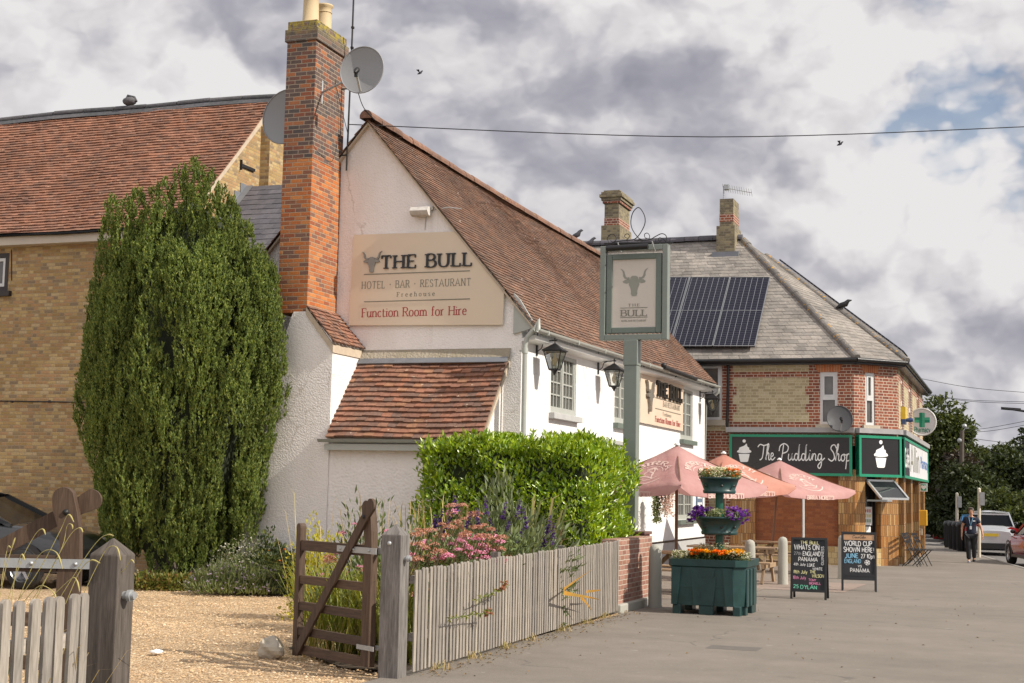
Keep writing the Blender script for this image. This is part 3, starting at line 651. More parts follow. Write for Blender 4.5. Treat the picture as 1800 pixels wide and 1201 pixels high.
# ------------------------------------------------------------------ walls with openings
def wall_grid(mb, o, u, v, n, W_, H_, ops, depth=.12, mi=0, mrev=None, top=None):
    """wall sheet W_ x H_ at o; ops = (x0, x1, z0, z1) holes with reveals going in by depth; top(x) = height at x"""
    o, u, v, n = V(o), V(u), V(v), V(n); mrev = mi if mrev is None else mrev
    xs = sorted({0, W_} | {a for p in ops for a in p[:2]}); zs = sorted({0, H_} | {a for p in ops for a in p[2:4]})
    P = lambda x, z, d=0: o+u*x+v*z-n*d
    flip = u.cross(v).dot(n) < 0
    for i in range(len(xs)-1):
        for j in range(len(zs)-1):
            x0, x1, z0, z1 = xs[i], xs[i+1], zs[j], zs[j+1]; cx, cz = (x0+x1)/2, (z0+z1)/2
            if any(p[0] < cx < p[1] and p[2] < cz < p[3] for p in ops): continue
            za, zb = (z1, z1) if (top is None or j < len(zs)-2) else (top(x0), top(x1))
            q = [P(x0, z0), P(x1, z0), P(x1, zb), P(x0, za)]
            mb.quad(*(q[::-1] if flip else q), mi)
    for p in ops:
        x0, x1, z0, z1 = p[:4]
        for a, b in (((x0, z0), (x1, z0)), ((x1, z0), (x1, z1)), ((x1, z1), (x0, z1)), ((x0, z1), (x0, z0))):
            q = [P(*a), P(*a, depth), P(*b, depth), P(*b)]
            mb.quad(*(q if not flip else q[::-1]), mrev)
def tiles(mb, E0, E1, R0, R1, w, g, th=.014, up=None, jit=1.0, mi=0, sag=None, over=1.35, ragged=0):
    """courses of separate tiles on the patch eave E0-E1 to ridge R0-R1"""
    E0, E1, R0, R1 = V(E0), V(E1), V(R0), V(R1)
    nrm = (E1-E0).cross(R0-E0).normalized()
    if nrm.length < .5: nrm = (E1-E0).cross(R1-E0).normalized()
    if nrm.z < 0: nrm = -nrm
    slope = max((R0-E0).length, (R1-E1).length) if (R1-R0).length > .01 else ((R0+R1)/2-(E0+E1)/2).length
    nc = max(1, int(round(slope/g)))
    for i in range(nc):
        t0, t1 = i/nc, min(1.0, (i+over)/nc)
        A0, B0, A1, B1 = E0.lerp(R0, t0), E1.lerp(R1, t0), E0.lerp(R0, t1), E1.lerp(R1, t1)
        Ln = (B0-A0).length
        if Ln < w*.3: continue
        k = max(1, int(round(Ln/w))); off = .5 if i % 2 else 0
        us = [0]+[min(1, (j+off)/k) for j in range(1, k+1) if (j+off)/k < 1-.2/k]+[1]
        if off: us = [0, .5/k]+us[1:] if us[1] > .9/k else us
        for a, b in zip(us[:-1], us[1:]):
            if b-a < .02/k: continue
            gap = .003/Ln; a2, b2 = a+gap, b-gap
            l0 = th*(1.0+random.uniform(-.25, .5)*jit); l1 = l0+random.uniform(-.004, .004)*jit; dn = random.uniform(-.008, .008)*jit - (random.random() < ragged)*random.uniform(0, .03)
            dv = (A1-A0).normalized()*dn
            s = (lambda p: nrm*sag(p)) if sag else (lambda p: V((0, 0, 0)))
            p0 = A0.lerp(B0, a2)+dv; p1 = A0.lerp(B0, b2)+dv; p2 = A1.lerp(B1, b2); p3 = A1.lerp(B1, a2)
            p0, p1, p2, p3 = p0+s(p0), p1+s(p1), p2+s(p2), p3+s(p3)
            T = [p0+nrm*(l0+th), p1+nrm*(l1+th), p2+nrm*.004, p3+nrm*.004]; B = [p0+nrm*l0*.2, p1+nrm*l1*.2]
            mb.add(T+B, [(0, 1, 2, 3), (4, 5, 1, 0), (4, 0, 3), (1, 5, 2)], mi)
def ridge(mb, path, r, seg, mi=0, lift=.02):
    """half-round ridge tiles laid end to end along a path"""
    for a, b in zip(path[:-1], path[1:]):
        a, b = V(a), V(b); L = (b-a).length; k = max(1, int(L/seg)); d = (b-a)/k; side = d.cross(V((0, 0, 1))).normalized(); up = side.cross(d).normalized()
        for i in range(k):
            p, q = a+d*i, a+d*(i+.97); r0 = r*random.uniform(.96, 1.06); vs = []; z = random.uniform(-.008, .008)
            for c in (p, q):
                for j in range(9):
                    w = math.pi*(-.08+1.16*j/8); vs.append(c+side*math.cos(w)*r0+up*(math.sin(w)*r0+lift+z))
            mb.add(vs, [(j, j+9, j+10, j+1) for j in range(8)]+[tuple(range(9)), tuple(range(17, 8, -1))], mi)
# ================================================================== the ground
def sheet(name, pts, mat, dz=0, kind='structure', sub=None):
    mb = MB(); mb.poly([(x, y, gz(y)+dz) for x, y in pts]); o = mb.build(name, mat); tag(o, kind=kind); return o
sheet('ground', [(-400, -60), (400, -60), (400, 500), (-400, 500)], M['grass'], -.13)
def undul(name, x0, x1, y0, y1, st, mat, amp, dz, hole=None):
    xs = np.arange(x0, x1+1e-6, st); ys = np.arange(y0, y1+1e-6, st); X, Y = np.meshgrid(xs, ys)
    Z = SLOPE*Y+dz+amp*(np.sin(X*1.7+Y*.6)+np.sin(Y*1.3-X*.8+2)+.6*np.sin(X*3.9+1)*np.sin(Y*3.3))
    v = np.stack([X, Y, Z], -1).reshape(-1, 3); nx = len(xs); i = np.arange(len(ys)-1)[:, None]*nx+np.arange(nx-1)[None]
    f = np.stack([i, i+1, i+nx+1, i+nx], -1).reshape(-1, 4); o = np_mesh(name, v, f, mat, smooth=True); return tag(o, kind='structure')
undul('gravel_yard', -34, -5.5, 3, 32, .25, M['gravel'], .007, -.022)
# kerb line: points on the photo's kerb, far to near
KERB = [(-9.5, 92), (-5.2, 76), (-2.9, 64), (-1.45, 54.5), (-.55, 47.5), (.30, 42), (1.1, 36), (1.9, 28), (2.4, 16), (2.6, 0)]
pave = [(-5.62, 0), (-5.62, 23.4), (-9.5, 23.4), (-20, 24.2), (-20, 48), (-9, 60), (-7, 66), (-9, 80), (-14, 92)]
sheet('pavement', KERB+[(2.6, -20), (-5.62, -20)]+pave, M['pavement'], .004)
sheet('road', [(KERB[0][0]-6, 100)]+[(a, b) for a, b in KERB]+[(2.6, -20), (14, -20), (14, 40), (8, 60), (1, 84), (-6, 100)], M['road'], -.10)
sheet('side_road', [(-24, 66.2), (-3.4, 66.2), (-3.4, 70.5), (-24, 72)], M['road'], .014)
kb = MB()
for (a, b), (c, d) in zip(KERB[:-1], KERB[1:]):
    p, q = V((a, b, gz(b)-.06)), V((c, d, gz(d)-.06)); kb.beam(p+V((.065, 0, 0)), q+V((.065, 0, 0)), .13, .15)
tag(kb.build('kerb', M['kerbstone']), kind='structure')
yl = MB()
M['yellowline'] = paint('worn yellow road paint', (.50, .36, .09), .8, .3, 8)
for (a, b), (c, d) in zip(KERB[2:-1], KERB[3:]):
    p, q = V((a+.45, b, gz(b)-.094)), V((c+.45, d, gz(d)-.094)); s = V((.05, 0, 0)); yl.quad(p-s, q-s, q+s, p+s)
tag(yl.build('road_marking', M['yellowline']), kind='structure')
# paving joint strips and patches on the footway
M['patch'] = asphalt('darker tarmac patch', (.165, .14, .118)); M['pinkpave'] = asphalt('pinkish paving', (.26, .20, .165))
sheet('pavement_patch', [(-5.9, 28.5), (-3.2, 28.4), (-3.1, 31.8), (-5.9, 31.8)], M['pinkpave'], .009)
sheet('patio', [(-8.4, 24.4), (-4.75, 24.4), (-4.75, 40.3), (-8.4, 40.3)], M['patio'], .0085)
sheet('border_bed', [(-17.8, 24.0), (-16.6, 21.9), (-12.5, 21.4), (-9.2, 20.9), (-7.6, 14.2), (-6.3, 12.9), (-5.63, 12.9), (-5.75, 21.2), (-8.3, 24.0), (-11, 24.0)], M['earth'], .0)
# loose pebbles on the yard near the camera
def pebbles():
    n = 26000; y = 4+RNG.random(n)**.8*17.5; x = -5.7-RNG.random(n)*9.5
    k = (x > -13.5+(y-12)*-.15); x, y = x[k], y[k]; n = len(x); r = .007+RNG.random(n)*.010
    base = np.array([(1, 0, 0), (0, 1, 0), (-1, 0, 0), (0, -1, 0), (0, 0, .75), (0, 0, -.5)], float)
    a = RNG.random(n)*6.28; ca, sa = np.cos(a), np.sin(a); st = 1+RNG.random(n)*.7
    bx = base[None, :, 0]*st[:, None]; by = base[None, :, 1]+0*bx
    v = np.stack([(bx*ca[:, None]-by*sa[:, None])*r[:, None]+x[:, None], (bx*sa[:, None]+by*ca[:, None])*r[:, None]+y[:, None], base[None, :, 2]*r[:, None]+(SLOPE*y-.010)[:, None]], -1).reshape(-1, 3)
    f = np.array([(0, 1, 4), (1, 2, 4), (2, 3, 4), (3, 0, 4)]); f = (np.arange(n)[:, None, None]*6+f[None]).reshape(-1, 3)
    tag(np_mesh('gravel', v, f, M['pebble'], smooth=True), 'loose pale brown gravel covering the yard', 'gravel', kind='stuff')
pebbles()

# ================================================================== the white pub
GY, FX, FY1 = 24.1, -8.4, 40.1        # gable plane, street front plane, far end
AX, LX = -11.55, -14.7                # apex and far side
EZ0, EZ1, RZ = 4.93, 5.12, 8.62       # eaves near / far, ridge
pub = thing('pub_building', 'white rendered pub with steep old tiled roof and bricked chimney', 'pub', (-11.5, 32, -.2))
mb = MB()
mb.poly([(LX, GY, -.25), (FX, GY, -.25), (FX, GY, EZ0), (AX, GY, RZ), (LX, GY, EZ0)])
mb.poly([(FX, FY1, -.35), (LX, FY1, -.35), (LX, FY1, EZ1), (AX, FY1, RZ-.1), (FX, FY1, EZ1)])
mb.quad((LX, FY1, -.35), (LX, GY, -.25), (LX, GY, EZ0), (LX, FY1, EZ1))
mb.build('gable_wall', M['stucco_gable'], pub)
# (y0, y1, z0, z1) in the street front
WIN = [(25.83, 27.5, 3.20, 4.36), (30.42, 31.6, 3.24, 4.36), (36.98, 38.5, 3.14, 4.50), (26.6, 28.4, .95, 2.35), (36.7, 38.62, 1.02, 2.30)]
mb = MB()
L = FY1-GY
wall_grid(mb, (FX, GY, -.35), (0, 1, 0), (0, 0, 1), (1, 0, 0), L, 5.14, [(a-GY, b-GY, c+.35, d+.35) for a, b, c, d in WIN], .13, top=lambda x: 5.14+.24*x/L)
mb.build('front_wall', M['stucco_front'], pub)
mb = MB(); mb.box(FX+.002, FX+.035, GY+.0, FY1, -.35, .47); mb.build('plinth', M['plinth'], pub)
mb = MB(); mb.box(FX+.002, FX+.045, GY+.0, FY1, .475, .515); mb.build('plinth_band', M['black'], pub)
mb = MB(); mb.box(LX+.1, FX-.14, GY+.1, FY1-.1, -.2, 4.8); mb.build('interior', M['dark'], pub)
for k, (a, b, c, d) in enumerate(WIN):
    x = FX-.07; fr = MB(); w = .075
    fr.box(x-.03, x+.05, a, a+w, c, d); fr.box(x-.03, x+.05, b-w, b, c, d); fr.box(x-.03, x+.05, a+w, b-w, d-w, d); fr.box(x-.03, x+.05, a+w, b-w, c, c+w+.05)
    mid = (a+b)/2; fr.box(x-.03, x+.05, mid-.045, mid+.045, c+w+.05, d-w)
    for s0, s1 in ((a+w, mid-.045), (mid+.045, b-w)):
        fr.box(x-.02, x+.035, s0+.002, s0+.05, c+w+.052, d-w-.002); fr.box(x-.02, x+.035, s1-.05, s1-.002, c+w+.052, d-w-.002)
        for j in (1, 2): yy = s0+.05+(s1-s0-.1)*j/3; fr.box(x-.01, x+.025, yy-.014, yy+.014, c+w+.052, d-w-.002)
        for j in (1, 2, 3): zz = c+w+.05+(d-c-2*w-.05)*j/4; fr.box(x-.008, x+.022, s0+.05, s1-.05, zz-.014, zz+.014)
    f = fr.build('window', M['sage'], pub)
    pn = MB(); pn.quad((x-.006, a+w, c+w), (x-.006, b-w, c+w), (x-.006, b-w, d-w), (x-.006, a+w, d-w)); pn.build('pane', M['glassblind'], f)
    sl = MB(); sl.box(FX-.08, FX+.12, a-.10, b+.10, c-.12, c-.005); sl.build('sill', M['sagedark'] if k != 0 else M['plinth'], f, .008)
# a low door hood over the hidden ground floor entrance
mb = MB(); mb.box(FX, FX+.35, 28.7, 31.3, 2.72, 2.80); mb.box(FX, FX+.30, 28.8, 31.2, 2.62, 2.72); mb.build('door_hood', M['sage'], pub)
# roof
def sagf(p):
    return -.05*math.sin(max(0, min(1, (p.y-GY)/(FY1-GY)))*math.pi)+.016*math.sin(p.y*.8+p.z*.5)+.007*math.sin(p.y*1.7+1)
OV = .30
sl_ = (RZ-EZ0)/(AX-FX)          # rise over run, negative
e0 = (FX+OV, GY-.14, EZ0+sl_*-OV*-1); 
def roofz(x, y): t = (y-GY)/(FY1-GY); return (EZ0*(1-t)+EZ1*t) + (x-FX)*((RZ-.06*t-(EZ0*(1-t)+EZ1*t))/(AX-FX))
P_ = lambda x, y: (x, y, roofz(x, y)+.05)
mb = MB(); tiles(mb, P_(FX+OV, GY-.14), P_(FX+OV, FY1+.15), P_(AX, GY-.14), P_(AX, FY1+.15), .17, .098, .013, sag=sagf, ragged=.02)
rf = mb.build('roof', M['tile_pub'], pub)
Q_ = lambda x, y: (x, y, roofz(2*AX-x, y)+.05)
mb = MB(); tiles(mb, Q_(LX-.25, FY1+.15), Q_(LX-.25, GY-.14), Q_(AX, FY1+.15), Q_(AX, GY-.14), .34, .2, .013, sag=sagf); mb.build('rear_roof', M['tile_pub'], pub)
mb = MB()   # mortared verge under the edge tiles
for s in (P_, Q_):
    xo = FX+OV-.04 if s is P_ else LX-.2
    a, b, c, d = [V(q)-V((0, 0, .055)) for q in (s(xo, GY-.10), s(xo, GY+.02), s(AX, GY+.02), s(AX, GY-.10))]
    mb.add([a, b, c, d, a-V((0, 0, .05)), b-V((0, 0, .05)), c-V((0, 0, .05)), d-V((0, 0, .05))], [(0, 1, 2, 3), (7, 6, 5, 4), (0, 4, 5, 1), (3, 2, 6, 7), (0, 3, 7, 4)])
mb.build('verge_mortar', M['mortar'], pub)
mb = MB()
path = [(AX, y, RZ+.05-.06*(y-GY)/16-.05*math.sin((y-GY)/16*math.pi)) for y in np.linspace(GY-.2, FY1+.1, 12)]
ridge(mb, path, .13, .42); rg = mb.build('ridge_tiles', M['ridgeclay'], rf)
# eaves: soffit boards, gutter, bracket ends, downpipe
ex = FX+OV; ez = lambda y: roofz(ex, y)
mb = MB(); mb.add([(FX, GY, ez(GY)-.20), (ex-.05, GY, ez(GY)-.16), (ex-.05, FY1, ez(FY1)-.16), (FX, FY1, ez(FY1)-.20), (FX, GY, ez(GY)-.14), (ex-.05, GY, ez(GY)-.09), (ex-.05, FY1, ez(FY1)-.09), (FX, FY1, ez(FY1)-.14)], [(3, 2, 1, 0), (1, 2, 6, 5), (0, 1, 5, 4)])
mb.build('eaves_board', M['whitepaint'], pub)
mb = MB(); mb.prism([(-.02, 0), (.42, .12), (.10, .62), (-.02, .74)], (FX-.13, GY-.001, EZ0-.42), (1, 0, 0), (0, 0, 1), (0, -1, 0), .05); mb.build('barge_end', M['sage'], pub)
mb = MB(); gx = ex+.045; vs = []; ys = np.linspace(GY-.18, FY1+.25, 9)
for y in ys:
    for j in range(9): w = math.pi*(1+j/8); vs.append((gx+math.cos(w)*.062, y, ez(y)+.005+math.sin(w)*.06-.012*(y-GY)/16))
mb.add(vs, [(i*9+j, i*9+j+1, (i+1)*9+j+1, (i+1)*9+j) for i in range(len(ys)-1) for j in range(8)], 0, True)
vs = [(v[0]+(v[0]-gx)*.12, v[1], v[2]-.004) for v in vs]
mb.add(vs, [(i*9+j, (i+1)*9+j, (i+1)*9+j+1, i*9+j+1) for i in range(len(ys)-1) for j in range(8)], 0, True)
for y in np.arange(GY+.3, FY1, 1.9): mb.box(gx-.07, gx+.075, y-.02, y+.02, ez(y)-.07, ez(y)+.012)
mb.tube([(FX+.10, GY-.10, -.1), (FX+.10, GY-.10, 4.30), (FX+.14, GY-.10, 4.44), (gx-.06, GY-.1, 4.60), (gx, GY-.1, 4.74), (gx, GY-.1, ez(GY)-.02)], .045, 10)
for z in (.6, 2.3, 4.15): mb.tube([(FX+.10, GY-.10, z), (FX+.10, GY-.10, z+.09)], .056, 10); mb.box(FX, FX+.12, GY-.12, GY-.08, z+.03, z+.06)
mb.tube([(gx, FY1+.2, ez(FY1)-.06), (gx, FY1+.2, 4.62), (FX-.05, FY1+.35, 4.30), (FX-.12, FY1+.35, -.1)], .045, 10)
mb.build('gutter', M['sage'], pub)
# chimney breast: white buttress, tiled shoulders, brick stack, pots
CX0, CX1, CYF = -12.73, -12.13, 22.9
mb = MB()
pts = [(-13.45, -.3), (-11.6, -.3), (-11.58, 4.27), (-11.62, 4.36), (-12.10, 4.86), (-12.40, 4.86), (-12.75, 3.9), (-13.05, 2.6), (-13.25, 1.2)]
mb.prism(pts, (0, GY+.05, 0), (1, 0, 0), (0, 0, 1), (0, -1, 0), GY+.05-CYF); mb.build('buttress', M['stucco_gable'], pub, .05)
mb = MB()
mb.box(-12.74, CX1, CYF+.015, GY+.05, 4.84, 7.7, 0)
mb.box(-12.74, CX1, CYF+.015, GY+.05, 7.7, 9.98, 1)
st = mb.build('chimney', [M['chim'], M['chimdark']], pub, .008)
mb = MB(); mb.box(-12.775, CX1+.038, CYF-.02, GY+.09, 9.94, 10.17); mb.box(-12.735, CX1+.002, CYF+.01, GY+.055, 10.17, 10.33)
mb.build('chimney_cap', M['chimcap'], st, .006)
for q, (yy, rr, hh) in enumerate(((CYF+.30, .145, .66), (CYF+.85, .135, .58))):
    mb = MB(); px_ = -12.42
    mb.lathe([(rr+.05, 10.32), (rr+.06, 10.36), (rr+.01, 10.40), (rr, 10.77), (rr*.99, 10.32+hh*.9), (rr+.03, 10.33+hh*.93), (rr+.03, 10.32+hh), (rr-.03, 10.32+hh), (rr-.03, 10.47)], (px_, yy, 0), 20)
    if q: mb.tube([(px_+rr*math.cos(t)*1.02, yy+rr*math.sin(t)*1.02, 10.75) for t in np.linspace(0, 6.283, 17)[:-1]], .012, 6, closed=True)
    mb.build('chimney_pot', M['pot'], st)
mb = MB(); tiles(mb, (-11.52, CYF-.05, 4.28), (-11.52, GY, 4.28), (-12.13, CYF-.05, 4.97), (-12.13, GY, 4.97), .165, .10, .016, jit=1.6); mb.build('shoulder_tiles', M['tile_lean'], pub)
mb = MB(); mb.quad((-11.56, CYF-.03, 4.24), (-11.56, GY, 4.24), (-12.13, GY, 4.94), (-12.13, CYF-.03, 4.94)); mb.add([(-11.56, CYF-.03, 4.24), (-12.13, CYF-.03, 4.94), (-12.13, CYF-.03, 4.8), (-11.56, CYF-.03, 4.10), (-11.56, GY, 4.24), (-11.56, GY, 4.10)], [(0, 1, 2, 3), (0, 3, 5, 4)]); mb.build('shoulder_bed', M['mortar'], pub)
# lean-to in the angle
LY = 22.9; LTZ, LBZ = 4.07, 2.62; LXL, LXR = -11.58, -8.62
mb = MB(); mb.quad((LXL-.3, LY+.03, -.3), (LXR-.12, LY+.03, -.3), (LXR-.12, LY+.03, LBZ), (LXL-.3, LY+.03, LBZ)); mb.poly([(LXR-.12, LY+.03, -.3), (LXR-.12, GY, -.3), (LXR-.12, GY, LTZ-.03), (LXR-.12, LY+.03, LBZ)])
mb.build('lean_to_wall', M['stucco_lean'], pub)
mb = MB(); tiles(mb, (LXL, LY-.14, LBZ-.06), (LXR, LY-.14, LBZ-.06), (LXL, GY-.02, LTZ), (LXR, GY-.02, LTZ), .182, .122, .024, jit=1.3, sag=lambda p: .02*math.sin(p.x*2.2+1)); mb.build('lean_to_roof', M['tile_lean'], pub)
mb = MB(); mb.add([(LXL, LY-.12, LBZ-.09), (LXR, LY-.12, LBZ-.09), (LXR, GY, LTZ-.04), (LXL, GY, LTZ-.04), (LXR, LY-.12, LBZ-.17), (LXR, GY, LTZ-.14)], [(0, 1, 2, 3), (1, 4, 5, 2)]); mb.build('lean_to_verge', M['mortar'], pub)
mb = MB(); mb.add([(LXL, GY-.13, LTZ-.01), (LXR+.02, GY-.13, LTZ+.0), (LXR+.02, GY-.005, LTZ+.19), (LXL, GY-.005, LTZ+.19), (LXL, GY-.15, LTZ-.06), (LXR+.02, GY-.15, LTZ-.06)], [(0, 1, 2, 3), (4, 5, 1, 0)])
mb.build('cement_fillet', M['cement'], pub)
mb = MB(); mb.obox((LXL+.02, GY-.19, LTZ-.085), (LXR-LXL-.02, 0, 0), (0, .075, .095), (0, -.01, .012)); mb.build('lead_flashing', M['lead'], pub)
mb = MB(); mb.box(LXL-.02, LXR-.02, LY-.16, LY-.03, LBZ-.27, LBZ-.16); vs = []
for x in (LXL-.12, LXR): 
    for j in range(9): w = math.pi*(1+j/8); vs.append((x, LY-.20+math.cos(w)*.06, LBZ-.08+math.sin(w)*.055))
mb.add(vs, [(j, j+9, j+10, j+1) for j in range(8)]+[(j+1, j+10, j+9, j) for j in range(8)], 0); mb.build('lean_to_gutter', M['sage'], pub)

# ---------------------------------------------------------------- things fixed to the pub
def sign_board(root, pts, o, u, v, n, t, face, edge):
    mb = MB(); mb.prism(pts, o, u, v, n, t, 0, 1); return mb.build('board', [face, edge], root)
U, Z, NY = V((1, 0, 0)), V((0, 0, 1)), V((0, -1, 0))
sg = thing('gable_sign', 'large cream pub name board with clipped corner on gable', 'sign', (-10.3, GY-.05, 4.7))
yS = GY-.075
def gp(px, py): return onY(px, py, yS)
cpts = [gp(*p) for p in ((613, 572), (883, 571), (886, 508), (802, 407), (622, 413))]
sign_board(sg, [(p.x, p.z) for p in cpts], (0, GY-.02, 0), U, Z, NY, .055, M['cream'], M['edge'])
mb = MB(); a, b = gp(671, 473), gp(829, 470); text(mb, 'THE BULL', a, U, Z, NY, .245, b.x-a.x, weight=.145, contrast=.5, track=.2, depth=.03, off=.002); mb.build('lettering', M['black'], sg)
mb = MB(); emblem(mb, gp(654, 462)+V((0, 0, -.02)), U, Z, NY, .27, .03); mb.build('emblem', M['pewter'], sg)
mb = MB(); a, b = gp(636, 508), gp(827, 505); text(mb, 'HOTEL * BAR * RESTAURANT', a, U, Z, NY, .135, b.x-a.x, weight=.13, track=.26)
a, b = gp(698, 522), gp(764, 521); text(mb, 'Freehouse', a, U, Z, NY, .085, b.x-a.x, weight=.15, track=.5)
for y_ in (482, 530):
    a, b = gp(640, y_+1.5), gp(826, y_-1); mb.obox(a+NY*.004, (b.x-a.x, 0, 0), (0, 0, .016), (0, -.004, 0))
mb.build('small_lettering', M['letgrey'], sg)
mb = MB(); a, b = gp(636, 558), gp(820, 556); text(mb, 'Function Room for Hire', a, U, Z, NY, .165, b.x-a.x, weight=.13, track=.12); mb.build('red_lettering', M['letred'], sg)

fs = thing('front_sign', 'cream pub sign fixed to sunlit street front under lamp', 'sign', (FX, 34.9, 3.3))
xs_ = FX+.03; NX, UY = V((1, 0, 0)), V((0, 1, 0))
def fp(px, py): return onX(px, py, xs_+.05)
y0, y1, z0, z1 = 32.5, 37.0, 3.35, 4.62
sign_board(fs, [(y0, z0), (y1, z0), (y1, z1), (y0, z1)], (FX+.01, 0, 0), UY, Z, NX, .06, M['cream2'], M['edge'])
xf = FX+.072
mb = MB(); text(mb, 'THE BULL', (xf, 33.95, 4.08), UY, Z, NX, .36, 2.75, weight=.19, contrast=.6, track=.16, depth=.045); mb.build('lettering', M['black'], fs)
mb = MB(); emblem(mb, (xf, 33.25, 3.95), UY, Z, NX, .5, .07); mb.build('emblem', M['pewter'], fs)
mb = MB(); text(mb, 'BAR·RESTAURANT', (xf, 34.7, 3.86), UY, Z, NX, .13, 1.9, weight=.14, track=.2); text(mb, 'Freehouse', (xf, 34.7, 3.63), UY, Z, NX, .09, .9, weight=.15, track=.3)
for z in (4.02, 3.76): mb.obox((xf+.003, 33.9, z), (0, 2.8, 0), (0, 0, .018), (.004, 0, 0))
mb.build('small_lettering', M['letgrey'], fs)
mb = MB(); text(mb, 'Function Room for Hire', (xf, 33.9, 3.44), UY, Z, NX, .14, 2.75, weight=.15); mb.build('red_lettering', M['letred'], fs)

tl = thing('sign_trough_light', 'long dark trough light on arms above front pub sign', 'light', (FX, 34.8, 4.75))
mb = MB(); mb.tube([(FX+.42, 33.3, 4.72), (FX+.42, 36.9, 4.72)], .055, 12); mb.ball((FX+.42, 33.3, 4.76), .07); mb.build('trough', M['iron'], tl)
mb = MB()
for y in (33.35, 36.6): mb.tube(spline([(FX, y-.35, 4.70), (FX+.15, y-.3, 4.82), (FX+.42, y, 4.78)]), .014, 6)
mb.build('arm', M['iron'], tl)

def lantern(loc, label):
    x, y, z = loc; t = thing('wall_lantern', label, 'lantern', loc, 0, 'black lanterns along the pub front'); c = x+.36
    mb = MB(); mb.box(x, x+.02, y-.04, y+.04, z-.16, z+.20); mb.beam((x+.02, y, z+.10), (c+.04, y, z+.12), .02, .02)
    mb.tube(spline([(x+.02, y, z-.08), (x+.10, y, z-.02), (x+.13, y, z+.07), (x+.2, y, z+.10)]), .009, 6); mb.tube([(c, y, z+.14), (c, y, z+.0)], .010, 6); mb.ball((c, y, z+.15), .018)
    mb.build('bracket', M['iron'], t)
    r0, r1, r2 = .05, .165, .085
    sq = lambda r, zz: [V((c+r*a, y+r*b, zz)) for a, b in ((1, 1), (-1, 1), (-1, -1), (1, -1))]
    mb = MB(); A, B, C_ = sq(.02, z+.06), sq(r1+.03, z-.07), sq(r1+.03, z-.085)
    for P, Qq in ((A, B), (B, C_)):
        for i in range(4): mb.quad(P[i], Qq[i], Qq[(i+1) % 4], P[(i+1) % 4])
    mb.poly(A[::-1]); mb.poly(C_)
    mb.build('lamp_roof', M['iron'], t)
    mb = MB(); T, Bt = sq(r1, z-.09), sq(r2, z-.42)
    for i in range(4):
        mb.beam(T[i], Bt[i], .016, .016); mb.beam(T[i], T[(i+1) % 4], .016, .016); mb.beam(Bt[i], Bt[(i+1) % 4], .018, .018)
        a, b = T[i].lerp(T[(i+1) % 4], .5), Bt[i].lerp(Bt[(i+1) % 4], .5)
    mb.box(c-r2, c+r2, y-r2, y+r2, z-.44, z-.42); mb.lathe([(.06, -.44), (.035, -.48), (.02, -.50), (.012, -.53)], (c, y, z), 10)
    mb.build('cage', M['iron'], t)
    mb = MB(); T, Bt = sq(r1-.012, z-.09), sq(r2-.008, z-.42)
    for i in range(4): mb.quad(T[i], Bt[i], Bt[(i+1) % 4], T[(i+1) % 4])
    mb.build('lantern_glass', M['lampglass'], t)
    mb = MB(); mb.lathe([(.02, -.12), (.02, -.18), (.045, -.24), (.045, -.30), (.015, -.36)], (c, y, z), 12); mb.build('bulb', BULB, t)
    mb = MB(); mb.tube([(x+.012, y, z+.2), (x+.01, y, z+.52)], .006, 5); mb.build('cable', M['iron'], t)
m_, nt_, b_, o_ = newmat('amber bulb glass'); setc(nt_, b_, (.72, .55, .30), .2); BULB = m_
lantern((FX, 24.94, 4.36), 'black wall lantern nearest the corner downpipe on white front')
lantern((FX, 29.06, 4.36), 'black wall lantern beside the hanging pub sign post')
lantern((FX, 39.4, 4.44), 'black wall lantern by the far corner near brick shop')

fl = thing('floodlight', 'peeling white metal floodlight above the gable sign', 'light', (-10.45, GY, 6.9))
mb = MB(); c = onY(740, 370, GY-.15); mb.prism([(-.16, -.02), (-.10, -.09), (.0, -.11), (.06, -.06), (.06, .07), (-.10, .06)], (c.x-.19, c.y+.05, c.z), (0, 1, 0), (0, 0, 1), (1, 0, 0), .36); mb.box(c.x-.1, c.x+.2, c.y+.08, GY, c.z+.02, c.z+.09)
mb.build('housing', stucco('peeling white paint', (.72, .70, .66), 20, .4, .01, (.2, .15, .1), .8), fl, .01)
mb = MB(); mb.tube([(c.x+.22, GY-.01, c.z+.03), (c.x+.5, GY-.01, c.z+.06), (c.x+.75, GY-.012, c.z+.02)], .01, 5); mb.tube([(c.x+.05, GY-.01, c.z-.05), (c.x+.03, GY-.012, 6.5)], .008, 5); mb.build('cable', M['plinth'], fl)

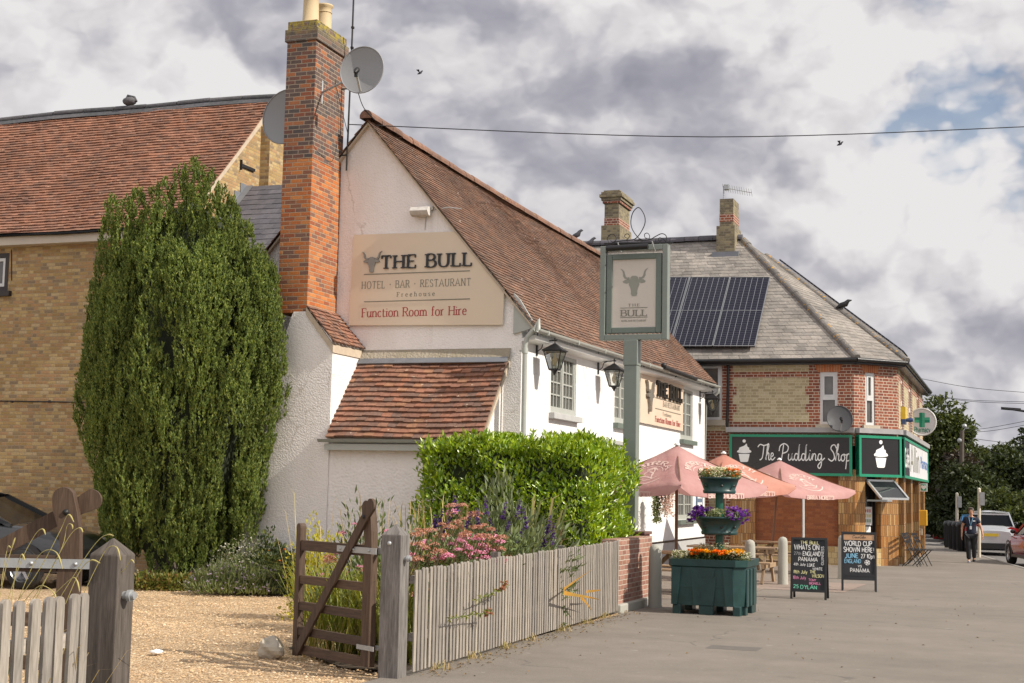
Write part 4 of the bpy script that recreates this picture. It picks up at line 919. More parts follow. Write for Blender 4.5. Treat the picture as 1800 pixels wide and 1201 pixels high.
def sat_dish(c, face, r, label, mount, lnb=True, squash=1.0, mat=None, cat='satellite dish'):
    c = V(c); n = V(face).normalized(); t = thing('satellite_dish', label, cat, mount)
    x = n.cross(V((0, 0, 1))).normalized(); y = x.cross(n); mb = MB(); k = 36; vs = []
    for i, q in enumerate((0.001, .25, .5, .75, .95, 1.0)):
        for j in range(k): w = 2*math.pi*j/k; vs.append(c+x*math.cos(w)*r*q*squash+y*math.sin(w)*r*q*1.04+n*(.16*r*(q*q-1)))
    nv = len(vs); fs = [(i*k+j, i*k+(j+1) % k, (i+1)*k+(j+1) % k, (i+1)*k+j) for i in range(5) for j in range(k)]
    mb.add(vs, fs, 0, True); mb.add([v-n*.012 for v in vs], [f[::-1] for f in fs], 0, True)
    mb.tube([c+x*math.cos(w)*r*squash+y*math.sin(w)*r*1.04 for w in np.linspace(0, 2*math.pi, 37)[:-1]], .012, 6, 0, closed=True)
    mb.build('reflector', mat or M['dish'], t)
    if lnb:
        mb = MB(); b = c-y*r*.97+n*.01; e = c-y*r*.28+n*r*.62; mb.beam(b, e, .035, .035); mb.build('feed_arm', M['galv'], t)
        mb = MB(); mb.lathe([(.022, -.06), (.05, .02), (.05, .07), (.03, .12)], e, 12, ax=(c+y*.1-e)); mb.beam(e-n*.02-y*.1, e+y*.02, .05, .05, n); mb.build('feed_horn', M['iron'], t)
    mb = MB(); bk = c-n*(.16*r+.02); mb.tube([bk, V(mount)], .022, 8); mb.tube([V(mount)-V((0, 0, .22)), V(mount)+V((0, 0, .22))], .022, 8); mb.cbox(bk-n*.12, (.10, .10, .14)); mb.build('bracket', M['galv'], t)
    return t
dc = onY(636, 123, 22.75); rr = 41*25.7/2500
sat_dish(dc, (.05, -1, .05), rr, 'grey satellite dish on right side of tall brick chimney', (CX1, 23.2, dc.z-.22))
dc2 = onY(502, 205, 23.35); sat_dish(dc2, (-.1, -1, .08), 41*26.6/2500*1.18, 'grey satellite dish half hidden behind the tall chimney', (-12.76, 23.6, dc2.z-.1), False)
ap = thing('aerial_pole', 'thin dark aerial pole standing behind the dish', 'aerial', (-11.98, 24.0, 8.6))
a, b = onY(619, 70, GY-.1), onY(623, -40, GY-.1); mb = MB(); mb.tube([V((a.x-.03, GY-.1, 7.7)), a, b], .018, 8)
for zz in (8.0, 9.3): mb.tube([V((a.x-.03, GY-.1, zz)), V((CX1-.01, GY-.1, zz))], .014, 6)
for zz in (9.6, 10.1, 10.5): mb.cbox((b.x, GY-.1, zz), (.05, .05, .04))
mb.build('pole', M['iron'], ap)
mb = MB(); mb.tube(spline([dc+V((-.05, -.02, -rr)), dc+V((-.08, .3, -rr-.2)), dc+V((-.12, .9, -rr-.28)), (AX-.04, GY-.2, RZ+.21)]), .008, 5); mb.tube([(CX1+.0, GY-.4, 9.4), (CX1+.06, GY-.2, 8.9), (AX-.36, GY-.17, 8.33)], .007, 5); mb.build('cable', M['iron'], ap)
cm = thing('security_camera', 'small white security camera under the far eaves corner', 'camera', (FX, 39.7, 4.8))
mb = MB(); mb.lathe([(.05, 0), (.06, -.05), (.05, -.1), (.02, -.13)], (FX+.18, 39.8, 4.72), 12); mb.tube([(FX, 39.8, 4.76), (FX+.18, 39.8, 4.74)], .025, 8); mb.build('camera_body', M['upvc'], cm)
wp = thing('wall_notice', 'small blue notice panel on white wall by corner', 'notice', (FX, 39.3, 1.5))
mb = MB(); mb.box(FX+.002, FX+.03, 38.95, 39.75, 1.05, 2.2); mb.build('board', flat('blue notice', (.12, .17, .24)), wp)
mb = MB()
for i in range(4):
    for j in range(3): mb.obox((FX+.031, 39.06+j*.2, 1.98-i*.2), (0, .16, 0), (0, 0, .09), (.003, 0, 0))
mb.build('lettering', M['white'], wp)
# ================================================================== yellow brick house with orange tiled roof
HX, HY, HE, HRY, HRZ = -16.85, 26.0, 7.16, 29.7, 11.0
house = thing('brick_house', 'yellow brick house with orange clay tile roof and dark ridge', 'house', (-25, 29, -.2))
wc = [onY(-60, 445, HY), onY(17, 445, HY), onY(12, 512, HY)]
wx0, wx1, wz0, wz1 = wc[0].x, wc[1].x, wc[2].z, wc[1].z
mb = MB(); wall_grid(mb, (-36, HY, -.3), (1, 0, 0), (0, 0, 1), (0, -1, 0), HX+36, HE+.3, [(wx0+36, wx1+36, wz0+.3, wz1+.3)], .14)
mb.poly([(HX, HY, -.3), (HX, 34.2, -.3), (HX, 34.2, HE), (HX, HRY, HRZ-.1), (HX, HY, HE)])
mb.build('wall', M['gault'], house)
fr = MB(); x0, x1 = wx0, wx1; yy = HY+.06
M['darkframe'] = paint('dark brown frame', (.03, .022, .02), .5)
for a, b, c, d in ((x0, x0+.09, wz0, wz1), (x1-.09, x1, wz0, wz1), (x0+.09, x1-.09, wz0, wz0+.10), (x0+.09, x1-.09, wz1-.10, wz1)): fr.box(a, b, yy-.07, yy+.05, c, d)
wf = fr.build('window', M['darkframe'], house)
fr = MB()
for a, b, c, d in ((x0+.10, x0+.16, wz0+.11, wz1-.11), (x1-.16, x1-.10, wz0+.11, wz1-.11), (x0+.16, x1-.16, wz0+.11, wz0+.18), (x0+.16, x1-.16, wz1-.18, wz1-.11)): fr.box(a, b, yy-.05, yy+.03, c, d)
fr.build('casement', M['upvc'], wf)
fr = MB(); fr.quad((x0, yy, wz0), (x1, yy, wz0), (x1, yy, wz1), (x0, yy, wz1)); fr.build('pane', M['glassblind'], wf)
fr = MB(); fr.box(x0-.1, x1+.12, HY-.10, HY+.1, wz0-.12, wz0-.004); fr.build('sill', M['darkframe'], wf)
hs = lambda p: .018*math.sin(p.x*.7+p.z*.2)+.008*math.sin(p.x*2.1+p.z*.5)-.06*math.sin(max(0, (p.z-HE)/(HRZ-HE))*3.14)
mb = MB(); tiles(mb, (-36, HY-.25, HE-.02), (HX+.10, HY-.25, HE-.02), (-36, HRY, HRZ), (HX+.10, HRY, HRZ), .17, .122, .020, sag=hs, jit=1.1, ragged=.01)
hr = mb.build('roof', M['tile_left'], house)
mb = MB(); tiles(mb, (HX+.10, 34.3, HE-.02), (-36, 34.3, HE-.02), (HX+.10, HRY, HRZ), (-36, HRY, HRZ), .5, .4, .015); mb.build('rear_roof', M['tile_left'], house)
mb = MB(); rp = [(x, HRY, HRZ+.02+.015*math.sin(x*.55)+.018*math.sin(x*1.3)) for x in np.linspace(-36, HX+.12, 22)]
ridge(mb, rp, .085, .46, 0, .03); rt = mb.build('ridge_tiles', M['ridgegrey'], hr)
mb = MB()
for (x, y, z), (x2, y2, z2) in zip(rp[:-1], rp[1:]): mb.quad((x, y-.02, z+.06), (x2, y2-.02, z2+.06), (x2, y2-.17, z2-.13), (x, y-.17, z-.13))
mb.build('ridge_skirt', M['ridgegrey'], rt)
mb = MB(); mb.add([(HX+.05, HY-.22, HE-.06), (HX+.05, HRY, HRZ-.06), (HX+.05, HRY, HRZ-.24), (HX+.05, HY-.22, HE-.24), (HX, HY-.22, HE-.06), (HX, HRY, HRZ-.06), (HX, HRY, HRZ-.24), (HX, HY-.22, HE-.24)], [(0, 3, 2, 1), (3, 7, 6, 2)]); mb.build('verge_mortar', M['mortar'], house)
mb = MB(); vs = []
for x in np.linspace(-36, HX+.1, 14):
    for j in range(9): w = math.pi*(1+j/8); vs.append((x, HY-.30+math.cos(w)*.065, HE-.0+math.sin(w)*.065+.012*math.sin(x*2)))
mb.add(vs, [(i*9+j, i*9+j+1, (i+1)*9+j+1, (i+1)*9+j) for i in range(13) for j in range(8)]+[(i*9+j, (i+1)*9+j, (i+1)*9+j+1, i*9+j+1) for i in range(13) for j in range(8)], 0, True)
mb.build('gutter', M['black'], house)
mb = MB(); mb.box(-36, HX, HY-.24, HY-.20, HE-.24, HE-.05); mb.box(-36, HX, HY-.2, HY-.001, HE-.24, HE-.2); mb.build('fascia_board', paint('cream board', (.52, .46, .38), .6), house)
mb = MB(); a, b = onY(0, 705, HY), onY(135, 708, HY); mb.tube([(-36, HY-.015, a.z), (a.x, HY-.015, a.z), (b.x+2.0, HY-.015, b.z-.02)], .014, 6)
a, b = onY(20, 430, HY), onY(17, 540, HY); mb.tube([(a.x+.02, HY-.012, HE-.3), (b.x+.02, HY-.012, b.z+.6)], .010, 5)
for x in np.arange(-30, HX, 1.0): mb.cbox((x, HY-.012, b.z*0+onY(60, 706, HY).z), (.05, .03, .05))
mb.build('cable', M['iron'], house)
mb = MB(); a, b = onX(424, 290, HX+.03), onX(448, 300, HX+.03); mb.beam(a, b, .03, .07); mb.beam(a-V((0, 0, .12)), a+V((0, 0, .12)), .03, .06)
a = onX(468, 267, HX+.03); mb.beam(a, a+V((0, .5, -.06)), .03, .08); mb.build('wall_tie', M['iron'], house)
mb = MB(); mb.box(HX, HX+.25, 29.2, 30.4, 7, 10.2); mb.build('flue_pier', M['gault'], house)
r0, r1 = onY(400, 400, 26.6), onY(478, 326, 28.6)
mb = MB(); tiles(mb, (HX+.02, 26.2, r1.z-2.2), (-13.2, 26.2, r1.z-2.2), (HX+.02, 28.6, r1.z), (-13.2, 28.6, r1.z), .30, .22, .008); mb.build('slate_link_roof', M['slatedark'], house)
mb = MB(); mb.box(HX+.02, -13.2, 26.4, 28.7, -.3, r1.z-2.05); mb.build('link_wall', M['gault'], house)
mb = MB()
for i in range(9):
    t = i/9; y, z = 26.3+2.3*t, r1.z-2.12+2.1*t; mb.box(HX+.003, HX+.02, y, y+.26, z, z+.30)
mb.add([(HX+.02, 26.3, r1.z-2.08), (HX+.2, 26.3, r1.z-2.08), (HX+.2, 28.6, r1.z+.03), (HX+.02, 28.6, r1.z+.03)], [(0, 1, 2, 3)])
mb.build('lead_flashing', M['lead'], house)
bt = thing('rooftop_vent', 'small dark lump on the ridge of the orange tiled roof', 'vent', (0, 0, 0))
c = onY(228, 177, HRY); bt.location = c; mb = MB(); mb.ball(c+V((0, 0, -.02)), .14, 10, 6, 0, (1.4, 1, .8)); mb.tube([c+V((-.15, 0, -.05)), c+V((-.05, 0, .13)), c+V((.12, .02, .08)), c+V((.2, 0, -.04))], .035, 6); mb.build('vent_cowl', M['ridgegrey'], bt)

# ================================================================== brick corner shop
SY = 41.0; CXa = -4.33
cq = onP(1578, 775, V((CXa, SY, 0)), V((1, -1, 0)).normalized()); SX, CYb = cq.x, cq.y        # end of the chamfer = side street plane
SYE = 53.6; SLX = -15.0; SE = 5.62
shop = thing('corner_shop', 'red and buff brick corner shop with slate hipped roof', 'shop', (-8, 46, -.25))
CH = V((SX-CXa, CYb-SY, 0)); CHL = CH.length; CHU = CH.normalized(); CHN = V((CHU.y, -CHU.x, 0))
def sp(px, py): return onY(px, py, SY)
def cp_(px, py): return onP(px, py, V((CXa, SY, 0)), CHN)
def chx(p): return (p-V((CXa, SY, p.z))).dot(CHU)
w1 = (sp(1441, 655).x, sp(1472, 655).x, sp(1456, 746).z, sp(1456, 654).z)
w2 = (chx(cp_(1521, 700)), chx(cp_(1538, 700)), w1[2], w1[3])
w0 = (sp(1236, 690).x-.5, sp(1269, 690).x, sp(1250, 738).z, sp(1250, 640).z)
FZ0, FZ1 = 2.28, 3.44                      # fascia
mb = MB()
wall_grid(mb, (SLX, SY, FZ1-.3), (1, 0, 0), (0, 0, 1), (0, -1, 0), CXa-SLX, SE-FZ1+.3, [(a-SLX, b-SLX, c-FZ1+.3, d-FZ1+.3) for a, b, c, d in (w0, w1)], .14)
wall_grid(mb, (CXa, SY, FZ1-.3), CHU, (0, 0, 1), CHN, CHL, SE-FZ1+.3, [(w2[0], w2[1], w2[2]-FZ1+.3, w2[3]-FZ1+.3)], .16)
sw = [(CYb+1.3, CYb+2.1), (CYb+4.6, CYb+5.6), (CYb+8.4, CYb+9.3)]
wall_grid(mb, (SX, CYb, FZ1-.3), (0, 1, 0), (0, 0, 1), (1, 0, 0), SYE-CYb, SE-FZ1+.3, [(a-CYb, b-CYb, w1[2]-FZ1+.3, w1[3]-FZ1+.3) for a, b in sw], .14)
mb.quad((SX, SYE, -.4), (SLX, SYE, -.4), (SLX, SYE, SE), (SX, SYE, SE)); mb.quad((SLX, SYE, -.4), (SLX, SY, -.4), (SLX, SY, SE), (SLX, SYE, SE))
mb.box(SLX, sp(1284, 800).x, SY-.02, SY+.2, -.4, FZ1-.3)
mb.build('wall', M['shopred'], shop)
mb = MB(); mb.box(SLX+.1, CXa-.3, SY+.35, SYE-.1, -.3, SE-.05); mb.box(CXa-.4, SX-.35, CYb+.4, SYE-.1, -.3, SE-.05); mb.build('interior', M['dark'], shop)
# buff brick panels with toothed edges
mb = MB(); xa, xb = sp(1288, 700).x, sp(1422, 700).x
def toothed(fp, x0, x1, z0, z1, c=.255, d=.11):
    z = z0; k = 0
    while z < z1-.01:
        zz = min(z+c, z1); e = d if k % 2 else 0; mb.obox(fp(x0+e, z, 0), fp(x1-e, z, 0)-fp(x0+e, z, 0), V((0, 0, zz-z)), fp(0, 0, .006)-fp(0, 0, 0)); z = zz; k += 1
ff = lambda x, z, d: V((x, SY-d, z)); fsd = lambda y, z, d: V((SX+d, y, z))
zb = sp(1350, 742).z; zt = sp(1350, 640).z; zr0, zr1 = sp(1350, 664).z, sp(1350, 654).z
def BP(*a):
    global mb
    mb = MB(); toothed(*a); mb.build('buff_panel', M['shopyel'], shop)
BP(ff, xa, xb, zb, zr0); BP(ff, xa, xb, zr1, zt); BP(ff, sp(1244, 800).x-2, sp(1282, 800).x, sp(1260, 758).z, sp(1260, 742).z); BP(ff, -10, sp(1278, 800).x, sp(1260, 850).z, sp(1260, 785).z)
for a, b in ((CYb+.35, CYb+1.1), (CYb+2.4, CYb+4.3), (CYb+6, CYb+8.1), (CYb+9.7, SYE-.4)): BP(fsd, a, b, zb-.1, zr0); BP(fsd, a, b, zr1, zt)
BP(lambda x, z, d: ff(x, z, d+.02), sp(1240, 900).x, sp(1283, 900).x, 1.1, 1.95)
# windows
def shop_window(o, u, n, a, b, c, d):
    o, u, n = V(o), V(u), V(n); P = lambda x, z, e: o+u*x+V((0, 0, z))-n*e
    mb = MB(); w = .075
    def bar(x0, x1, z0, z1, e=.03, t=.07): mb.obox(P(x0, z0, e+t), u*(x1-x0), V((0, 0, z1-z0)), n*t)
    bar(a, a+w, c, d); bar(b-w, b, c, d); bar(a+w, b-w, c, c+w); bar(a+w, b-w, d-w, d); m = c+(d-c)*.5; bar(a+w, b-w, m-.05, m+.05, .02)
    bar(a+w+.002, a+w+.05, m+.052, d-w-.002, .02); bar(b-w-.05, b-w-.002, m+.052, d-w-.002, .02); bar(a+w+.05, b-w-.05, d-w-.05, d-w-.002, .02); bar(a+w+.05, b-w-.05, m+.052, m+.10, .02)
    f = mb.build('window', M['upvc'], shop)
    mb = MB(); mb.quad(P(a, c, .075), P(b, c, .075), P(b, d, .075), P(a, d, .075)); mb.build('pane', M['glassblind'], f)
    mb = MB(); mb.obox(P(a-.12, c-.17, .1), u*(b-a+.24), V((0, 0, .165)), n*.18); mb.build('sill', M['stone'], f)
    return f
shop_window((0, SY, 0), (1, 0, 0), (0, -1, 0), *w0); shop_window((0, SY, 0), (1, 0, 0), (0, -1, 0), *w1); shop_window((CXa, SY, 0), CHU, CHN, *w2)
for a, b in sw: shop_window((SX, 0, 0), (0, 1, 0), (1, 0, 0), a, b, w1[2], w1[3])
# soldier arches
M['arch'] = brick('orange rubbed brick', [(.42, .13, .045), (.38, .11, .04), (.46, .16, .06)], (.45, .33, .22), .075, .26, .010, False, .5, .1)
mb = MB()
for o, u, n, (a, b, c, d) in (((0, SY, 0), V((1, 0, 0)), V((0, -1, 0)), w1), ((CXa, SY, 0), CHU, CHN, w2)):
    P = lambda x, z: V(o)+u*x+V((0, 0, z)); q = [P(a-.06, d+.0), P(b+.06, d+.0), P(b+.20, d+.30), P(a-.20, d+.30)]
    mb = MB(); mb.add(q+[p+n*.012 for p in q], [(4, 5, 6, 7), (0, 1, 5, 4), (1, 2, 6, 5), (3, 0, 4, 7)]); mb.build('window_arch', M['arch'], shop)
# string course above the fascia
mb = MB(); O = .14
mb.box(sp(1284, 800).x-.1, CXa+.02, SY-.24, SY, FZ1+.06, FZ1+.20); mb.obox(V((CXa, SY, FZ1+.06)), CH, V((0, 0, .14)), CHN*.24); mb.box(SX, SX+.24, CYb, SYE, FZ1+.06, FZ1+.20)
mb.build('string_course', paint('lead grey ledge', (.30, .29, .29), .6, .35, 4), shop)
# ground floor: glazed tile piers, brick infill, doorway
def pier(x0, x1, y0, y1): mb.box(x0, x1, y0, y1, -.35, FZ0+.2)
TP = lambda: mb.build('tiled_pier', M['faience'], shop)
mb = MB(); pier(sp(1284, 900).x, sp(1328, 900).x, SY-.05, SY+.25); TP(); mb = MB(); pier(sp(1474, 900).x, CXa, SY-.05, SY+.5)
mb.obox(V((CXa, SY-.05, -.35))+V((.01, 0, 0)), CHU*.38, V((0, 0, FZ0+.55)), -CHN*.4); TP(); mb = MB()
e = V((SX, CYb, -.35)); mb.obox(e-CHU*.62, CHU*.62, V((0, 0, FZ0+.55)), -CHN*.42); TP()
for y in (CYb+1.3, CYb+4.3, CYb+8.0, SYE-.9): mb = MB(); pier(SX-.35, SX+.06, y, y+.75); TP()
mb = MB(); mb.box(sp(1328, 900).x, sp(1474, 900).x, SY+.1, SY+.3, -.35, FZ0+.2); mb.build('infill_wall', M['infill'], shop)
mb = MB(); mb.box(sp(1328, 900).x, sp(1474, 900).x, SY-.02, SY+.12, -.35, .32)
mb.obox(e-CHU*1.15, CHU*.52, V((0, 0, .62)), -CHN*.35)
mb.build('stall_riser', brick('pale glazed tile', [(.50, .36, .17), (.45, .31, .13), (.54, .41, .21)], (.2, .14, .08), .16, .16, .009, False, .4, .1, rough=.3), shop)
mb = MB(); o_ = V((CXa, SY, -.35))+CHU*.39-CHN*.3
mb.obox(o_, CHU*(CHL-1.0), V((0, 0, FZ0+.5)), -CHN*.05); mb.build('shop_door', M['glass'], shop)
mb = MB()
for t in (0, .42, CHL-1.06): mb.obox(o_+CHU*t+CHN*.002, CHU*.06, V((0, 0, FZ0+.5)), CHN*.05)
mb.build('door_frame', M['black'], shop)
mb = MB()
for a, b in ((CYb+.1, CYb+1.3), (CYb+2.05, CYb+4.3), (CYb+5.05, CYb+8.0), (CYb+8.75, SYE-.9)): mb.box(SX-.25, SX-.2, a, b, -.35, FZ0+.2)
mb.build('shop_window', M['glass'], shop)
# roof
RY = 45.5; RZs = onY(1240, 424, RY).z; R2 = onY(1306, 421, RY); R3 = onY(1346, 440, RY+1.2); 
EL, EB = V((SLX, SY-.28, SE-.02)), V((CXa+.12, SY-.28, SE-.02)); EC = V((SX+.28, CYb-.12, SE-.02)); ED = V((SX+.28, SYE+.2, SE-.02)); RL = V((SLX, RY, RZs)); R2.z = RZs; R3.z = RZs-.35
R4 = V((R3.x, SYE-3, R3.z))
mb = MB(); tiles(mb, EL, EB, RL, R2, .30, .215, .008, jit=.7); tiles(mb, EB, EC, R2, R3, .30, .215, .008, jit=.7); tiles(mb, EC, ED, R3, R4, .30, .215, .008, jit=.7)
sr = mb.build('roof', M['slate'], shop)
mb = MB(); dz = V((0, 0, -.04))
for q in ((EL, EB, R2, RL), (EB, EC, R3, R2), (EC, ED, R4, R3)): mb.quad(*[p+dz for p in q])
mb.quad(RL+dz, R4+V((0, 0, -.1)), V((SLX, SYE, SE)), V((SLX, SYE+.1, SE))); mb.quad(R2+dz, R3+dz, R4+dz, RL+dz)
mb.build('roof_deck', M['dark'], shop)
mb = MB(); ridge(mb, [RL, R2], .14, .45, lift=.03); mb.build('ridge_tiles', M['slatedark'], sr)
mb = MB(); ridge(mb, [EB+V((0, 0, .02)), R2], .12, .42, lift=-.03); mb.build('hip_tiles', M['hipgrey'], sr); mb = MB(); ridge(mb, [EC+V((0, 0, .02)), R3], .12, .42, lift=-.03); mb.build('hip_tiles', M['hipgrey'], sr)
mb = MB()
for a, b in ((EL, EB), (EB, EC), (EC, ED)): mb.tube([a+V((0, -.03, -.05)), b+V((0, -.03, -.05))], .06, 8)
mb.tube([sp(1281, 640)+V((0, -.08, 0)), sp(1279, 760)+V((0, -.08, 0))], .04, 8); mb.build('gutter', M['black'], shop)
mb = MB()
for a, b, n in ((EL, EB, V((0, 1, 0))), (EB, EC, -CHN), (EC, ED, V((-1, 0, 0)))): mb.obox(a+V((0, 0, -.16))+n*.05, (b-a)*.999, V((0, 0, .10)), n*.22)
mb.build('eaves_board', M['black'], shop)
def stack(name, x0, x1, y0, y1, z0, z1, zs, mats, cap):
    mb = MB(); mb.box(x0, x1, y0, y1, z0, z1); s = mb.build('chimney', mats, shop); 
    if zs: mb = MB(); mb.box(x0-.09, x1+.06, y0-.07, y1+.07, z0-.6, zs); mb.build('chimney_base', mats, s)
    if cap:
        mb = MB(); zc = z1
        for i, (e, h) in enumerate(((.05, .10), (.10, .10), (.15, .10), (.10, .09), (.03, .06))): mb.box(x0-e, x1+e, y0-e, y1+e, zc, zc+h); zc += h
        mb.build('chimney_cap', M['chimcap'] if cap == 2 else M['stackyel'], s)
        mb = MB(); mb.box(x0-.006, x1+.006, y0-.006, y1+.006, z1-.75, z1-.5); mb.box(x0-.05-.006, x1+.056, y0-.056, y1+.056, z1+.004, z1+.09); mb.build('red_band', M['shopred'], s)
    return s
a, b, c = onY(1059, 425, 46), onY(1088, 352, 46), onY(1088, 395, 46)
stack('c', a.x+.06, b.x, 46, 47.4, a.z-1, b.z-.1, c.z-.02, M['stackyel'], 1)
a, b, c = onY(1262, 448, 45.0), onY(1289, 349, 45.0), onY(1289, 397, 45.0)
s2 = stack('c', a.x+.05, b.x, 45.0, 45.95, a.z-.6, b.z, c.z, M['stackyel'], 0)
mb = MB(); mb.box(a.x-.15, b.x+.22, 44.75, 46.2, a.z-.45, a.z+.05); mb.build('lead_flashing', M['lead'], s2)
mb = MB(); mb.box(a.x+.044, b.x+.006, 44.994, 45.956, b.z-.75, b.z-.5); mb.build('red_band', M['shopred'], s2)
ae = thing('tv_aerial', 'small television aerial on the right slate roof chimney', 'aerial', (a.x+.3, 45.4, b.z)); q = onY(1272, 350, 45.3)
mb = MB(); mb.tube([q, onY(1272, 327, 45.3)], .02, 6); t0, t1 = onY(1271, 330, 45.3), onY(1321, 339, 45.3); mb.tube([t0, t1], .012, 5)
for i in range(13): p = t0.lerp(t1, i/12); mb.tube([p+V((0, -.12, .10)), p+V((0, .12, -.10))], .006, 4)
mb.cbox(t0+V((.12, 0, 0)), (.16, .2, .16)); mb.build('aerial_mast', M['galv'], ae)
# solar panels on the street roof
fn = (EB-EL).cross(RL-EL).normalized(); ru = V((1, 0, 0)); rv = fn.cross(ru).normalized(); rv = rv if rv.z > 0 else -rv; fn = fn if fn.z > 0 else -fn
def rp_(px, py): return onP(px, py, EL+fn*.16, fn)
SPL = ['solar panel at right end of the row of three on slate roof', 'middle solar panel of the three on slate roof', 'solar panel partly hidden behind the hanging pub sign']
for i in range(3):
    br = rp_(1327-75*i, 609); bl = rp_(1253-75*i, 609); tr = rp_(1354-71*i, 487); tl_ = rp_(1284-71*i, 487)
    t = thing('solar_panel', SPL[i], 'solar panel', bl, 0, 'solar panels on the slate roof')
    mb = MB(); ins = lambda p, c: p+(c-p)*.012; c = (br+bl+tr+tl_)/4; q = [ins(p, c) for p in (bl, br, tr, tl_)]
    h = (br-bl).length; w_ = (tl_-bl).length; mb.add(q+[p-fn*.05 for p in q], [(0, 1, 2, 3), (0, 4, 5, 1), (1, 5, 6, 2), (2, 6, 7, 3), (3, 7, 4, 0)]); mb.build('cell_sheet', M['solar'], t)
    mb = MB()
    for a, b in zip(q, q[1:]+q[:1]): mb.beam(a+fn*.004, b+fn*.004, .018, .02, fn)
    m0, m1 = q[0].lerp(q[3], .5), q[1].lerp(q[2], .5); mb.beam(m0+fn*.003, m1+fn*.003, .016, .008, fn); mb.build('frame', M['solarframe'], t)
fn2 = (ED-EC).cross(R4-EC).normalized(); fn2 = fn2 if fn2.z > 0 else -fn2
for i in range(2):
    t = thing('solar_panel', ['dark solar panel edge along upper side slope by the hip', 'dark solar panel edge along lower side slope by the hip'][i], 'solar panel', EC.lerp(R3, .3), 0, 'solar panels on the slate roof')
    mb = MB(); a0, a1 = (.50, .95) if i == 0 else (.06, .48); A, B = EC.lerp(R3, a0)+V((.05, .9, .10)), EC.lerp(R3, a1)+V((.05, .9, .10)); y = V((0, 1.7, 0))
    mb.obox(A+fn2*.06, B-A, y, fn2*.05); mb.build('cell_sheet', M['solar'], t)
gl = thing('ridge_bird', 'grey bird perched partway up the slate hip', 'bird', (0, 0, 0)); c = EC.lerp(R3, .42)+V((0, 0, .14)); gl.location = c
mb = MB(); mb.tube([c+V((-.2, 0, .02)), c+V((-.05, 0, .1)), c+V((.1, 0, .14)), c+V((.18, 0, .24)), c+V((.28, 0, .25))], [.02, .08, .09, .05, .012], 8); mb.tube([c+V((0, 0, .05)), c+V((0, 0, -.05))], .01, 4); mb.build('bird_body', M['iron'], gl)

# fascia signs -------------------------------------------------------------
def fascia(label, o, u, n, L, face, name='shop_fascia_sign'):
    o, u, n = V(o), V(u).normalized(), V(n).normalized(); t = thing(name, label, 'shop sign', o)
    mb = MB(); mb.obox(o+V((0, 0, FZ0+.05)), u*L, V((0, 0, FZ1-FZ0-.1)), n*.16); mb.build('board', face, t)
    mb = MB(); f = .075
    for a, b, c, d in ((0, L, FZ0, FZ0+f), (0, L, FZ1-f, FZ1), (0, f, FZ0+f, FZ1-f), (L-f, L, FZ0+f, FZ1-f)): mb.obox(o+u*a+V((0, 0, c)), u*(b-a), V((0, 0, d-c)), n*.19)
    mb.build('frame', M['shopgreen'], t)
    return t, o+n*.16, u, n
SCR = ['~0,.82 .2,.98 .5,.92 .88,1.0', '~.50,.94 .44,.5 .34,.12 .15,.02', '~.62,.1 .80,.55 .90,.95 .82,1.0 .74,.6 .66,.02', '~.68,.25 .82,.45 .9,.4 .88,.08 .98,.04 1.08,.2', '~1.05,.2 1.24,.3 1.22,.44 1.1,.42 1.06,.18 1.18,.02 1.4,.2',
 '~2.08,.98 2.0,.5 1.9,.05 1.8,-.06', '~1.72,.58 1.82,.9 2.15,1.04 2.45,.86 2.38,.58 2.1,.46 1.98,.48', '~2.5,.42 2.46,.12 2.56,.02 2.70,.15 2.76,.42 2.74,.1 2.84,.04 2.95,.14', '~3.22,.40 3.04,.42 2.95,.2 3.05,.03 3.2,.16 3.34,.98 3.28,.1 3.38,.04 3.5,.14',
 '~3.78,.40 3.6,.42 3.51,.2 3.61,.03 3.76,.16 3.9,.98 3.84,.1 3.94,.04 4.06,.14', '~4.06,.14 4.14,.42 4.12,.1 4.22,.04 4.32,.2', '4.19,.6 4.21,.66', '~4.32,.2 4.38,.43 4.38,.05', '~4.38,.2 4.5,.43 4.63,.36 4.62,.08 4.72,.04 4.82,.2', '~5.08,.40 4.9,.42 4.81,.2 4.91,.03 5.06,.16 5.1,.4', '~5.1,.4 5.08,-.2 4.94,-.45 4.8,-.32 4.98,-.1 5.35,.18',
 '~6.26,.78 6.14,.98 5.92,.94 5.84,.74 6.04,.5 6.1,.2 5.9,.0 5.62,.14', '~6.14,.1 6.32,.55 6.44,.98 6.36,1.0 6.28,.6 6.2,.02', '~6.22,.25 6.36,.45 6.45,.4 6.43,.08 6.53,.04 6.64,.16', '~6.82,.42 6.65,.3 6.67,.06 6.81,.02 6.92,.2 6.84,.42 7.02,.36', '~7.08,.44 7.04,-.1 6.98,-.48', '~7.06,.28 7.18,.45 7.32,.36 7.3,.1 7.14,.02 7.04,.1']
def script(mb, o, u, v, n, w, h, weight=.07, paths=SCR, full=7.32):
    o, u, v, n = V(o), V(u), V(v), V(n); sx = w/full
    for i, s in enumerate(paths):
        pts = [tuple(float(q) for q in t.split(',')) for t in s.lstrip('~').split()]; pts = spline(pts, 6) if s[0] == '~' else [V((a, b, 0)) for a, b in pts]
        ribbon(mb, pts, lambda p, hh: o+u*p.x*sx+v*p.y*h+n*(.004+(i % 9)*.0003), lambda t: weight)
